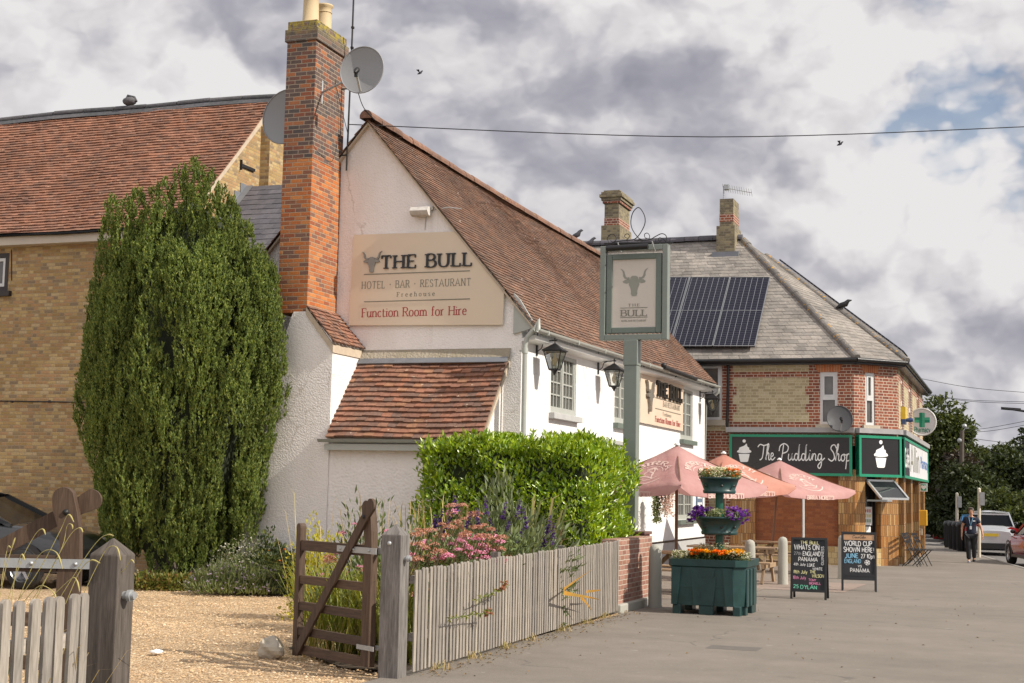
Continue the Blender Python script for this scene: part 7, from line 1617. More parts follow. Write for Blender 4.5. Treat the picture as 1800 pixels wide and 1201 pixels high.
for nm, mt, ps in (('flower_head', 'russetflower', [(795, 890), (815, 915), (830, 905), (812, 890), (835, 930), (850, 925), (868, 950), (880, 968), (848, 945), (862, 935), (890, 975), (872, 985), (790, 930), (760, 960), (745, 965), (730, 985), (770, 975), (740, 940), (756, 935), (820, 940)]), ('pink_flower', 'pinkflower', [(812, 955), (825, 965), (838, 972), (820, 978), (805, 968), (846, 962), (860, 970), (835, 985), (852, 985), (865, 990), (875, 955), (842, 950), (828, 950), (770, 985), (785, 980), (795, 960), (888, 990), (880, 995)])):
    C_ = np.array([tuple(onX(px, py, -5.62-.3*RNG.random())) for px, py in ps]); C_ = np.concatenate([C_, C_+RNG.normal(size=C_.shape)*np.array([.04, .09, .03])]); from_arrays(nm, dome_np(C_, .05+.03*RNG.random(len(C_)), 90), M[mt], t)
    mb = MB()
    for c_ in C_: mb.tube([tuple(c_), (c_[0]-.12, c_[1], c_[2]-.3), (c_[0]-.25, c_[1]+.1, c_[2]-.7)], .006, 4)
    mb.build('stem', paint('reddish stem', (.12, .09, .04), .7), t)
C_ = np.array([(-5.78-.25*RNG.random(), 14.0+2.9*RNG.random(), .55+.6*RNG.random()) for _ in range(900)]); leaves('foliage', C_, rdir(900)+np.array([.2, 0, .5]), rdir(900), .09, .035, M['sedumleaf'], t)
c = at(900, 910, 17.4); t = bush('buddleia', 'silver green buddleia with purple spikes before the hedge', (c.x-.35, 18.0), .95, 1.72, 'buddleaf', 7000, .14, .5, None, .28)
def spikes(t, pts, L, mat, r0=.035):
    Cc, Rr = [], []
    for p in pts:
        k = 26; q = RNG.random(k); d = unit(np.array([[RNG.normal()*.25, RNG.normal()*.25, 1]]))[0]; Cc.append(p+np.outer(q*L, d)+RNG.normal(size=(k, 3))*(r0*.35)*(1-q*.7)[:, None]); Rr.append(r0*(1-.65*q))
    Cc, Rr = np.concatenate(Cc), np.concatenate(Rr); from_arrays('flower_spike', flower_np(Cc, Rr, mat, 5), M[mat], t)
spikes(t, [tuple(at(px, py, 17.2)) for px, py in ((855, 905), (885, 915), (910, 912), (962, 940), (972, 955), (955, 962), (905, 955), (890, 945), (925, 930), (868, 940))], .26, 'purpleflower', .045)
t2_ = thing('purple_salvia', 'purple flower spikes rising behind the russet sedum', 'flowers', at(770, 980, 14.8)); v, f = blades(60, (at(780, 980, 14.9).x, 14.9), .3, 1.2, .2, .006); np_mesh('stem', v, f, M['bladegreen'], t2_)
spikes(t2_, [tuple(at(px, py, 14.9)) for px, py in ((800, 900), (772, 925), (780, 935), (765, 930), (820, 930), (838, 925))], .2, 'purpleflower', .04)
c = at(985, 985, 18.0); tuft('flax', 'striped sword leaved flax leaning over picket fence', (c.x-.55, 18.6), .25, 1.75, 50, 'phormium', .40, .026, 'plant', rad(75))
tuft('long_grass', 'long green grass clump behind the open brown gate', (at(610, 1000, 14.0).x, 14.2), .55, .95, 420, 'bladegreen', .6, .010); tuft('long_grass', 'long green grass between cracked post and sedum', (at(720, 1000, 13.6).x-.15, 13.6), .35, .95, 220, 'bladegreen', .6, .010)
tuft('long_grass', 'straw coloured seeded grass against the white lean-to wall', (at(640, 900, 17.0).x, 17.0), .9, 1.75, 50, 'straw', .25, .006); tuft('long_grass', 'pale dry grass at the foot of the brown gate', (at(600, 1080, 13.6).x, 13.8), .5, .4, 160, 'straw', .7, .006)
tuft('long_grass', 'tall dry grass in front of the hedge end', (at(770, 930, 16.5).x, 16.5), .5, 1.75, 55, 'straw', .3, .007); bush('sedum', 'leafy flower filler behind the middle of picket fence', (-6.45, 16.9), .6, 1.02, 'lavleaf', 1500, .10, .6, 'sedum plants in the bed', .25)
bush('golden_shrub', 'yellow green bushy plant behind picket fence below flax', (-6.6, 19.2), .6, 1.15, 'bladegreen', 1800, .09, .6, None, .3)
# seed heads drooping on stalks near the camera
def stalks(label, pts, mat='straw'):
    t = thing('grass_stalks', label, 'grass', pts[0][0])
    mb = MB()
    for p in pts:
        e = spline(p, 5); mb = MB(); mb.tube(e, [.0022]*len(e), 4); s_ = mb.build('stalk', M['strawmat'], t)
        mb = MB(); mb.tube(e[-7:], [.002, .0035, .0045, .005, .0042, .003, .0015], 5); mb.build('seed_head', M['strawmat'], s_)
M['strawmat'] = paint('straw stalk', (.42, .36, .13), .8, .25, 8)
def ss(pl, Y): return [at(px, py, Y) for px, py in pl]
stalks('arching dry grass stalks in front of left gate', [ss([(25, 1065), (70, 1000), (105, 935), (120, 905), (130, 918)], 6.5), ss([(50, 1065), (85, 1010), (110, 960), (118, 925), (126, 922), (128, 930)], 6.55), ss([(0, 1050), (10, 1000), (22, 960), (27, 945)], 6.4), ss([(2, 1030), (8, 990), (14, 962), (19, 963)], 6.45), ss([(30, 1060), (60, 990), (80, 968), (100, 972), (110, 1000)], 6.5), ss([(12, 1060), (38, 985), (62, 940), (75, 930), (80, 940)], 6.45), ss([(60, 1060), (98, 985), (124, 940), (140, 928), (146, 936)], 6.5), ss([(140, 1060), (168, 1000), (188, 965), (205, 962), (212, 985)], 6.65), ss([(20, 1062), (28, 1005), (38, 975), (44, 985)], 6.42), ss([(115, 1062), (140, 1005), (160, 985), (176, 990)], 6.55), ss([(100, 1060), (150, 980), (175, 948), (190, 940), (200, 942)], 6.6), ss([(90, 1050), (125, 1018), (135, 1020), (140, 1040)], 6.5), ss([(165, 1040), (190, 1010), (215, 1005), (230, 985), (236, 990)], 6.7), ss([(215, 1060), (212, 990), (211, 975)], 6.9), ss([(222, 1010), (220, 980), (222, 972), (226, 985)], 6.9), ss([(40, 1060), (70, 1030), (95, 1042), (98, 1060)], 6.5)])
tuft('long_grass', 'green grass growing behind the near picket fence', (PL[0]-.42, PL[1]-.8), .30, .85, 160, 'bladegreen', .5, .008); tuft('long_grass', 'dry grass tuft around the near dark post', (PL[0]-.2, PL[1]-.3), .16, 1.1, 40, 'straw', .5, .005)
def twig(label, pl, X, heads, mat='bladegreen'):
    t = thing('trailing_stem', label, 'plant', onX(*pl[0], X)); mb = MB(); mb.tube(spline([onX(*p, X) for p in pl], 5), .005, 5); mb.build('stem', paint('green stem', (.12, .15, .04), .7), t)
    for nm, mt, ps in heads:
        C_ = np.concatenate([np.array(onX(*p, X+.03))+RNG.normal(size=(7, 3))*.02 for p in ps]); from_arrays(nm, flower_np(C_, np.full(len(C_), .03), mt, 12), M[mt], t)
    C_ = np.array([tuple(p) for p in spline([onX(*p, X) for p in pl], 5)]); C_ = np.repeat(C_, 3, 0); leaves('leaf', C_, rdir(len(C_)), rdir(len(C_)), .06, .018, M[mat], t)
twig('stem with russet heads poking through the picket fence', [(838, 1055), (860, 1045), (878, 1035), (890, 1028)], -5.32, [('flower_head', 'russetflower', [(886, 1030), (880, 1034)])]); twig('low stem with small russet head on fence front', [(790, 1088), (820, 1082), (850, 1078), (862, 1076)], -5.32, [('flower_head', 'russetflower', [(858, 1077)])])
t = thing('flax_leaf', 'orange drying flax leaves hanging over the fence', 'plant', at(1000, 1060, 18.5)); mb = MB()
for pl, w in (([(990, 1042), (1010, 1046), (1035, 1050), (1052, 1054)], .028), ([(1020, 1050), (1030, 1060), (1038, 1072)], .022), ([(990, 1036), (1015, 1018), (1042, 1000)], .025), ([(1030, 1040), (1050, 1038), (1056, 1037)], .02)):
    p = [onX(*q, -5.38) for q in pl]; p = spline(p, 4)
    for i in range(len(p)-1): k0, k1 = 1-i/(len(p)-1)*.9, 1-(i+1)/(len(p)-1)*.9; s = V((0, .15, 1)).normalized()*w; mb.quad(p[i]-s*k0, p[i+1]-s*k1, p[i+1]+s*k1+V((.01, 0, 0)), p[i]+s*k0+V((.01, 0, 0)))
mb.build('leaf_blade', M['orangeleaf'], t)
hb = thing('hanging_basket', 'trailing white and pink hanging flowers on pub front', 'hanging basket', (FX+.35, 34, 2.2))
for nm, pxs, mt, n, yw in (('trailing_foliage', (1150, 1160), 'lavleaf', 500, (868, 918)), ('trailing_flowers', (1165, 1182), 'pinkwhite', 420, (868, 908))):
    Yb = 33.0; px = pxs[0]+(pxs[1]-pxs[0])*RNG.random(n); py = yw[0]+(yw[1]-yw[0])*RNG.random(n)**1.3; C_ = np.array([tuple(onY(a, b, Yb)) for a, b in zip(px, py)]); C_[:, 1] += RNG.normal(size=n)*.12; leaves(nm, C_, rdir(n), rdir(n), .07, .04, M[mt], hb)
q = onY(1166, 866, 33.0); mb = MB(); mb.lathe([(.05, -.18), (.15, -.12), (.2, 0), (.2, .02)], q, 16); mb.tube([(FX, 33, q.z+.5), (q.x, 33, q.z+.5), (q.x, 33, q.z)], .012, 5); mb.build('basket', M['iron'], hb)
# weeds at the fence foot
for i in range(7):
    y = 12.9+i*1.15+random.random()*.3; k = (y-12.6)/8.35; x = -5.40-.28*k; tuft('weed', 'small dry weeds along the foot of the picket fence', (x+.03, y), .12, .10, 26, 'straw', .9, .005, 'weeds', None, 'weeds at the fence foot')

def litter():
    n = 420; k = RNG.random(n); y = 12.5+8.8*k; x = -5.40-.28*k+np.abs(RNG.normal(size=n))*.16; P = np.stack([x, y, SLOPE*y+.012+.01*RNG.random(n)], 1)
    m = 160; P2 = np.stack([-5.4+7*RNG.random(m), 12+18*RNG.random(m), np.zeros(m)], 1); P2[:, 2] = SLOPE*P2[:, 1]+.012
    P = np.concatenate([P, P2]); d = rdir(len(P)); d[:, 2] *= .2; nrm = rdir(len(P))*.35+np.array([0, 0, 1]); Lf = .018+.03*RNG.random(len(P))
    tag(leaves('leaf_litter', P, d, nrm, Lf, Lf*.6, foliage('dead leaf', [(.20, .12, .05), (.30, .20, .09), (.14, .09, .05), (.36, .28, .14)], .1), None, .2, .2), 'dry leaf litter scattered along the pavement and fence', 'leaf litter', kind='stuff')
litter()
mh = gnd(1290, 1140); t = thing('drain_cover', 'small square metal cover set in the pavement', 'drain cover', mh); mb = MB(); mb.box(mh.x-.3, mh.x+.3, mh.y-.2, mh.y+.2, gz(mh.y)-.02, gz(mh.y)+.007); mb.build('cover_plate', paint('worn iron cover', (.13, .115, .10), .7, .3, 12, .6), t)
# ---------------------------------------------------------------- trees beyond the shops
def tree(label, c, r, h, base, n, L, mat, seed, group='trees at the end of the street', name='broadleaf_tree', lobes=16, squash=.8, trunk=.25):
    rs = np.random.default_rng(seed); z0 = gz(c[1]); t = thing(name, label, 'tree', (c[0], c[1], z0), 0, group)
    cz = z0+base+(h-base)*.5; mb = MB(); mb.tube([(c[0], c[1], z0-.2), (c[0]+.1, c[1], z0+base*.6), (c[0]-.1, c[1], z0+base+.25*(h-base)), (c[0], c[1], z0+h*.75)], [trunk, trunk*.8, trunk*.55, .04], 8)
    Ls = []
    for i in range(lobes):
        d = rs.normal(size=3); d /= np.linalg.norm(d); k = rs.random()**.45; lc = np.array([c[0], c[1], cz])+d*np.array([r, r, (h-base)*.5])*k*.78; lr = r*(.26+.22*rs.random()); Ls.append((lc, lr))
        mb.tube([(c[0], c[1], z0+base*.7), tuple((np.array([c[0], c[1], z0+base])+lc)/2+np.array([0, 0, -.2])), tuple(lc)], [trunk*.4, trunk*.25, .03], 5)
    mb.build('trunk', M['bark'], t); P, Dd = [], []
    for lc, lr in Ls:
        m = n//lobes; d = rs.normal(size=(m, 3)); d /= np.linalg.norm(d, axis=1, keepdims=True); k = .55+.5*rs.random(m); k *= 1+.2*np.sin(d[:, 0]*6+lc[0])*np.sin(d[:, 2]*5+lc[1]); P.append(lc+d*(lr*k)[:, None]*np.array([1, 1, squash])); Dd.append(d)
    P, Dd = np.concatenate(P), np.concatenate(Dd); keep = P[:, 2] > z0+.1; P, Dd = P[keep], Dd[keep]; m = len(P)
    leaves('crown', P, unit(Dd+rdir(m)*.8), unit(Dd+rdir(m)*.7+np.array([0, 0, .4])), L*(.6+.8*RNG.random(m)), L*.6*(.7+.6*RNG.random(m)), M[mat], t, .15, .2)
def txy(px, Y): p = onY(px, 900, Y); return p.x, p.y
x, y = txy(1652, 82); tree('tall green tree standing behind the pharmacy sign', (x, y), 2.6, 7.6, 1.2, 16000, .26, 'treeleaf', 1, lobes=24)
x, y = txy(1620, 96); tree('dark tree tucked behind the shop wall end', (x, y), 2.6, 6.4, 1, 7000, .28, 'treedark', 12, lobes=14)
x, y = txy(1668, 76); tree('bronze leaved small tree below the tall green tree', (x, y), 1.9, 4.5, .6, 6500, .24, 'purpleleaf', 2, lobes=12)
x, y = txy(1712, 74); tree('drooping dark green tree behind the utility pole', (x, y), 2.4, 4.3, .4, 9000, .25, 'treedark', 3, lobes=16)
x, y = txy(1752, 88); tree('rounded dark tree behind the silver car', (x, y), 3.4, 5.0, .4, 12000, .27, 'treeleaf', 4, lobes=20)
x, y = txy(1800, 80); tree('large dark tree at the right picture edge', (x, y), 3.2, 5.6, .5, 13000, .26, 'treedark', 5, lobes=20)
x, y = txy(1776, 96); tree('pale topped tree further back between dark trees', (x, y), 3.2, 5.8, .5, 8000, .28, 'treeleaf', 6, lobes=18)
x, y = txy(1790, 66); tree('low leafy shrub mass behind the red car', (x, y), 2.2, 2.4, .1, 6500, .22, 'treeleaf', 7, lobes=14)
x, y = txy(1640, 88); tree('low dark shrub under the tall green tree', (x, y), 2.4, 2.2, .1, 5000, .24, 'treedark', 8, lobes=12)
x, y = txy(1728, 72); tree('low dark shrub behind the walking person', (x, y), 2.3, 2.5, .1, 6500, .22, 'treedark', 9, lobes=14)
x, y = txy(1690, 78); tree('low dark shrub behind the litter bins', (x, y), 2.2, 2.6, .1, 6000, .22, 'treedark', 10, lobes=14)
x, y = txy(1850, 90); tree('dark tree just beyond the right picture edge', (x, y), 4, 7, .5, 6000, .3, 'treedark', 11, lobes=14)

# ================================================================== cars
def car(label, loc, rz, L, Wd, H, paintm, kind='suv', plate=True, prof=None):
    """nose towards +X in its own frame"""
    x0, y0, z0 = loc; t = thing('parked_car', label, 'car', loc, rz, 'parked cars'); R = Matrix.Rotation(rz, 3, 'Z'); O = V(loc); P = lambda x, y, z: O+R @ V((x, y, z)); hw = Wd/2
    # body shell: stations along the length (x, lower z, shoulder z, half width)
    st = [(-L/2, .42, .80, .78), (-L/2+.06, .30, .92, .90), (-L/2+.35, .24, 1.0, .98), (-L/2+1.0, .22, 1.0, 1.0), (0, .22, .97, 1.0), (L/2-1.4, .22, .95, 1.0), (L/2-.9, .22, .91, .99), (L/2-.35, .24, .80, .94), (L/2-.06, .30, .66, .84), (L/2, .40, .56, .72)]
    if H > 1.55: st = [(x, a+.06, b*H/1.5+.02, w) for x, a, b, w in st]
    prof_ = lambda a, b, w: [(-w*.80, a), (-w*.97, a+.08), (-w*1.0, a+(b-a)*.5), (-w*.975, b-.10), (-w*.90, b-.015), (-w*.5, b+.025), (0, b+.035), (w*.5, b+.025), (w*.90, b-.015), (w*.975, b-.10), (w*1.0, a+(b-a)*.5), (w*.97, a+.08), (w*.80, a)]
    mb = MB(); vs = []; k = 13
    for x, a, b, w in st: vs += [P(x, y, z) for y, z in prof_(a, b, w*hw)]
    fs = [(i*k+j, i*k+(j+1) % k, (i+1)*k+(j+1) % k, (i+1)*k+j) for i in range(len(st)-1) for j in range(k)]
    mb.add(vs, fs, 0, True); mb.add(vs[:k], [tuple(range(k-1, -1, -1))], 0, True); mb.add(vs[-k:], [tuple(range(k))], 0, True)
    body = mb.build('body', paintm, t)
    # cabin: glass volume, then roof and pillars in paint
    sh = st[3][2]; rb, rf_, wf, ft = (-L/2+.22, -L/2+.62, L/2-2.15, L/2-1.18) if kind != 'saloon' else (-L/2+.75, -L/2+1.5, L/2-2.25, L/2-1.15)
    zt = H-.05; sec = [(rb, sh-.05, .86), (rf_, zt-.06, .70), ((rf_+wf)/2, zt, .72), (wf, zt-.07, .70), (ft, sh-.08, .86)]
    cab = lambda s, y, lift=0: P(s[0], y*hw*s[2], s[1]+lift)
    mb = MB()
    base = lambda x: sh-.04
    sid = []
    for s in (-1, 1):
        top = [P(x, s*hw*w, z) for x, z, w in sec]; bot = [P(x, s*hw*.90, base(x)) for x, z, w in sec]
        sid.append((top, bot))
        for i in range(4):
            q = [bot[i], bot[i+1], top[i+1], top[i]]; mb.quad(*(q if s < 0 else q[::-1]))
    for i in (0, 3): mb.quad(sid[0][0][i], sid[0][0][i+1], sid[1][0][i+1], sid[1][0][i])
    mb.build('glazing', M['carglass'], t)
    mb = MB(); up = V((0, 0, .02))
    A, B = sid[0][0], sid[1][0]; m = 8
    for i in (1, 2):
        for j in range(m):
            f = lambda ii, jj: A[ii].lerp(B[ii], jj/m)+V((0, 0, .025+.05*math.sin(math.pi*jj/m)))
            mb.add([f(i, j), f(i+1, j), f(i+1, j+1), f(i, j+1)], [(0, 1, 2, 3)], 0, True)
    for s, (top, bot) in zip((-1, 1), sid):
        nv = R @ V((0, s, 0)); e = lambda p: p+nv*.012
        for i, w in ((0, .10), (3, .08)): mb.beam(e(top[i]), e(top[i+1]), w, .05, nv)
        mb.beam(e(top[1]), e(top[2]), .06, .06, nv); mb.beam(e(top[2]), e(top[3]), .06, .06, nv)
        md = .5*(sec[1][0]+sec[3][0]); 
        for xx in (md+.0, rf_+.15): mb.beam(e(P(xx, s*hw*.90, base(xx))), e(P(xx-.05, s*hw*.72, zt-.02)), .07, .03, nv)
    mb.beam(A[0], B[0], .08, .06); mb.beam(A[1], B[1], .10, .06); mb.build('roof', paintm, t)
    # wheels
    for sx in (-1, 1):
        for sy in (-1, 1):
            wr = .335 if kind != 'suv' else .355; c = P(sx*(L/2-.82), sy*(hw-.10), wr); ax = R @ V((0, sy, 0)); mb = MB(); mb.lathe([(wr*.62, -.11), (wr*.93, -.11), (wr, -.07), (wr, .07), (wr*.93, .11), (wr*.66, .11)], c, 24, ax=ax, cap=False); w = mb.build('wheel', M['tyre'], t)
            mb = MB(); mb.lathe([(wr*.66, .10), (wr*.62, .08), (wr*.62, .02), (.0, .02)], c, 24, ax=ax, cap=False); mb.lathe([(.06, .03), (.055, .085), (0, .09)], c, 12, ax=ax)
            xx = R @ V((1, 0, 0))
            for q in range(5):
                a = q*2*math.pi/5+.3; d = xx*math.cos(a)+V((0, 0, math.sin(a))); mb.beam(c+ax*.075+d*.04, c+ax*.085+d*wr*.63, .055, .02, ax)
            mb.build('rim', M['rim'], w)
            mb = MB(); vs = []
            for q in np.linspace(-.25, math.pi+.25, 13):
                for rr, oo in ((wr+.035, .122), (wr+.11, .116)): vs.append(c+xx*math.cos(q)*rr+V((0, 0, math.sin(q)*rr))+ax*(oo-.02))
            mb.add(vs, [(i*2, i*2+1, i*2+3, i*2+2) for i in range(12)]); mb.build('wheel_arch', M['black'], t)
    for s in (-1, 1):
        mb = MB(); mb.ball(P(ft-.62, s*(hw+.09), sh+.06), .09, 10, 6, 0, (.9, 1.0, .75)); mb.beam(P(ft-.62, s*hw*.92, sh), P(ft-.62, s*(hw+.06), sh+.03), .05, .04); mb.build('wing_mirror', M['black'], t)
        mb = MB(); mb.prism([(-.26, -.05), (.10, -.09), (.16, .06), (-.02, .14), (-.24, .08)], P(-L/2+.12, s*hw*.74, sh-.17), R @ V((0, -s, 0)), Z, R @ V((-1, 0, 0)), .07); mb.build('tail_lamp', M['taillamp'], t)
        mb = MB(); mb.ball(P(L/2-.22, s*hw*.70, .70*H/1.5), .13, 10, 6, 0, (1.4, 1, .6)); mb.build('headlamp', M['pewter'], t)
        for xx in (-.55, .45): mb = MB(); mb.obox(P(xx, s*hw*.992, sh-.15), R @ V((.19, 0, 0)), V((0, 0, .035)), R @ V((0, s*.03, 0))); mb.build('door_handle', M['alu'] if kind == 'saloon' else paintm, t)
        mb = MB(); mb.beam(P(-L/2+1.3, s*hw*.985, .30), P(L/2-1.3, s*hw*.985, .30), .04, .08); mb.build('sill_trim', M['alu'] if kind == 'saloon' else M['black'], t)
    if plate:
        mb = MB(); c = P(-L/2-.008, 0, .78); mb.obox(c+R @ V((0, -.26, -.055)), R @ V((0, .52, 0)), V((0, 0, .11)), R @ V((-.012, 0, 0))); mb.build('number_plate', M['plate'], t)
    mb = MB(); mb.beam(P(-L/2+.02, -hw*.80, .36), P(-L/2+.02, hw*.80, .36), .10, .20); mb.build('rear_bumper', M['black'], t)
    return t
M['taillamp'] = paint('red lamp glass', (.35, .01, .012), .15); M['plate'] = paint('yellow plate', (.62, .42, .03), .4)
p = gnd(150, 1032); car('black car parked behind the brown gate by brick wall', (-17.4, 20.95, gz(20.9)-.015), rad(5), 4.5, 1.86, 1.66, M['carblack'], 'saloon')
p = gnd(1798, 993); car('red car parked at kerb at right picture edge', (p.x+.75, p.y+1.6, gz(p.y)-.10), rad(90+14), 4.2, 1.80, 1.50, M['carred'], 'hatch')
p = gnd(1752, 972); car('silver estate car parked facing away beyond the person', (p.x-.3, p.y+1.8, gz(p.y)-.10), rad(90+3), 4.6, 1.88, 1.66, M['carsilver'], 'suv')
p = onZ(1700, 968, -.4); car('blue car partly hidden behind the walking person', (-1.75, 66.3, gz(66.3)-.10), rad(90+4), 4.0, 1.72, 1.5, M['carblue'], 'hatch')
car('pale grey car parked far beyond the red car', (1.75, 58.5, gz(58.5)-.1), rad(90), 4.4, 1.8, 1.56, M['carwhite'], 'hatch')

# ================================================================== street things
for i in range(4):
    p = gnd(1668+7.5*i, 963+2*i); t = thing('litter_bin', ['black slatted litter bin nearest the pharmacy end', 'second black litter bin in from the pharmacy end', 'second black litter bin in from the white post', 'black litter bin nearest the white post'][i], 'bin', (p.x, p.y, p.z), 0, 'row of black litter bins')
    mb = MB(); mb.lathe([(.17, 0), (.19, .08), (.19, .95)], p, 16)
    for w in np.linspace(0, 6.283, 17)[:-1]: mb.beam(p+V((.195*math.cos(w), .195*math.sin(w), .1)), p+V((.195*math.cos(w), .195*math.sin(w), .92)), .03, .02, (math.cos(w), math.sin(w), 0))
    mb.build('drum', M['iron'], t); mb = MB(); mb.lathe([(.21, .95), (.22, 1.0), (.17, 1.10), (.0, 1.13)], p, 16); mb.build('lid', M['black'], t)
for (px, pyb, pyt, lab) in ((1682, 966, 868, 'pale post with small box by the litter bins'), (1721, 980, 860, 'pale post standing beside the walking person')):
    p = gnd(px, pyb); q = onY(px, pyt, p.y); t = thing('sign_post', lab, 'post', p); mb = MB(); mb.tube([p, q], .055, 12); mb.lathe([(.06, 0), (.03, .04), (0, .05)], q, 10); mb.build('pole', paint('cream post', (.58, .53, .43), .5), t)
    mb = MB(); mb.obox(q+V((.03, -.1, -.55)), (.14, 0, 0), (0, .2, 0), (0, 0, .45)); mb.build('sign_plate', M['galv'], t); mb = MB(); mb.tube([p+V((0, 0, 1.05)), p+V((0, 0, 1.12))], .075, 12); mb.build('red_band', M['taillamp'], t)
p = (txy(1688, 74)); t = thing('utility_pole', 'tall wooden utility pole with lamp beside the trees', 'pole', (p[0], p[1], gz(p[1]))); q = onY(1691, 757, p[1]); mb = MB(); mb.tube([(p[0], p[1], gz(p[1])-.2), q], [.14, .10], 12); mb.build('pole', M['bark'], t)
mb = MB(); mb.tube([q+V((0, 0, -.1)), q+V((.15, 0, .1)), q+V((.32, 0, .12))], .03, 6); mb.ball(q+V((.12, 0, .22)), .12); mb.ball(q+V((-.1, 0, -.5)), .14); mb.build('street_lamp', M['galv'], t)
def wire(label, pts, r=.012): 
    mb = MB(); mb.tube(spline([V(p) for p in pts], 8), r, 5); tag(mb.build('overhead_wire', M['iron'], None), label, 'wire', 'overhead wires')
a, b, c = onY(612, 219, 24.0), onY(1250, 241, 26.5), onY(1830, 222, 29.0); wire('single thin overhead wire crossing above the pub ridge', [a, a.lerp(c, .5)+(b-a.lerp(c, .5)), c], .010)
def W2(y, *p): return [onY(px, py, y) for px, py in p]
wire('uppermost faint wire running right from the shop eaves', W2(74, (1610, 664), (1710, 682), (1830, 692))); wire('second faint wire running right from the shop eaves', W2(74, (1615, 690), (1700, 703), (1830, 707))); wire('third wire close under the second from shop eaves', W2(74, (1620, 693), (1710, 706), (1830, 710)))
wire('wire rising right from the utility pole top', [q]+W2(74, (1740, 752), (1830, 735))); wire('lower wire rising right from the utility pole top', [q+V((0, 0, -.1))]+W2(74, (1745, 757), (1830, 742))); wire('drooping wire falling right from the utility pole', [q+V((0, 0, -.3))]+W2(74, (1740, 775), (1830, 785))); wire('steep stay wire falling right from the utility pole', [q+V((0, 0, -.5))]+W2(74, (1720, 785), (1760, 800)))
t = thing('street_lamp_arm', 'dark street lamp arm entering at the right edge', 'lamp', onY(1795, 721, 60)); mb = MB(); a, b = onY(1764, 718, 60), onY(1830, 727, 60); mb.tube([a, b], [.03, .06], 8); mb.obox(a+V((-.1, 0, -.04)), (.75, 0, -.06), (0, .2, 0), (0, 0, .1)); mb.tube([b, (b.x+.1, 60, -.4)], .07, 8); mb.build('lamp_head', M['iron'], t)
def bird(label, px, py, Y, s, perched=True):
    c = onY(px, py, Y); t = thing('pigeon' if perched else 'flying_bird', label, 'bird', c); mb = MB()
    mb.tube([c+V((-.16, 0, -.05))*s, c+V((-.05, 0, -.01))*s, c+V((.06, 0, .03))*s, c+V((.11, 0, .10))*s, c+V((.16, 0, .13))*s, c+V((.2, 0, .125))*s], [.015*s, .06*s, .07*s, .045*s, .04*s, .01*s], 8)
    if not perched: mb.add([c, c+V((-.1, -.35, .12))*s, c+V((.08, -.3, .14))*s, c+V((-.1, .35, .12))*s, c+V((.08, .3, .14))*s], [(0, 1, 2), (0, 4, 3), (2, 1, 0), (3, 4, 0)])
    else: mb.tube([c+V((0, 0, -.05))*s, c+V((0, 0, -.14))*s], .012*s, 4)
    mb.build('bird_body', M['pigeon'], t)
M['pigeon'] = paint('grey feathers', (.07, .07, .085), .7, .4)
pz_ = lambda y: RZ+.27-.06*(y-GY)/16-.05*math.sin((y-GY)/16*math.pi)
for lab, y in (('pigeon standing on the pub ridge by the old stack', 37.6), ('pigeon further along the pub ridge nearer the sign', 38.9)):
    q = V((AX, y, pz_(y))); t = thing('pigeon', lab, 'bird', q, 0, 'pigeons on the pub ridge'); mb = MB(); s = 1.0
    mb.tube([q+V((-.18, 0, -.04)), q+V((-.05, 0, 0)), q+V((.06, 0, .05)), q+V((.10, 0, .13)), q+V((.15, 0, .16)), q+V((.2, 0, .15))], [.015, .07, .075, .045, .04, .01], 8); mb.tube([q+V((0, 0, -.05)), q+V((0, 0, -.16))], .012, 4); mb.build('bird_body', M['pigeon'], t)
bird('distant dark bird flying high above the pub roof', 738, 129, 60, .8, False); bird('distant dark bird flying right of the shop chimneys', 1476, 254, 70, .9, False)
# stacked folding chairs
def chair(px, py, rz, label):
    p = gnd(px, py); t = thing('folding_chair', label, 'chair', p, rz, 'black folding chairs by the pharmacy'); R = Matrix.Rotation(rz, 3, 'Z'); P = lambda x, y, z: p+R @ V((x, y, z))
    for s in (-.2, .2):
        mb = MB(); mb.tube([P(-.26, s, .92), P(.20, s, .0)], .014, 6); mb.build('leg', M['iron'], t); mb = MB(); mb.tube([P(.20, s*.9, .45), P(-.24, s*.9, .0)], .014, 6); mb.build('leg', M['iron'], t)
    mb = MB()
    for i in range(5): a = -.17+.09*i; mb.obox(P(a, -.19, .45), R @ V((.07, 0, 0)), R @ V((0, .38, 0)), V((0, 0, .02)))
    mb.build('seat', M['iron'], t); mb = MB()
    for z in (.66, .76, .86): x = -.26+(.92-z)*.5; mb.obox(P(x-.01, -.2, z), R @ V((.015, 0, 0)), R @ V((0, .4, 0)), V((0, 0, .07)))
    mb.build('backrest', M['iron'], t)
for i, (px, py, rz, lab) in enumerate(((1603, 996, rad(-8), 'black folding chair nearest the tiled corner pier'), (1609, 993, rad(-5), 'black folding chair in the middle of the row'), (1622, 995, rad(-14), 'black folding chair furthest out on the footway'))): chair(px, py, rz, lab)
pb = onY(1652, 936, 78); t = thing('post_box', 'small red box in shade far down the street', 'box', (pb.x, 78, gz(78))); mb = MB(); mb.box(pb.x-.35, pb.x+.4, 78, 78.6, gz(78), pb.z+.65); mb.build('box_body', M['carred'], t, .04); mb = MB(); mb.box(pb.x-.4, pb.x+.45, 77.95, 78.65, pb.z+.65, pb.z+.72); mb.build('cap', M['iron'], t)
sh_ = onY(1675, 936, 80); t = thing('dark_shelter', 'dark pitched shelter among trees behind the bins', 'shelter', (sh_.x, 80, gz(80))); mb = MB(); mb.box(sh_.x-.7, sh_.x+1.2, 80, 82, gz(80), 1.0); mb.prism([(-.9, 0), (1.4, 0), (1.2, 1.0), (.2, 1.0)], (sh_.x, 82.2, 1.0), U, Z, NY, 2.4); mb.build('shelter_shell', M['iron'], t)
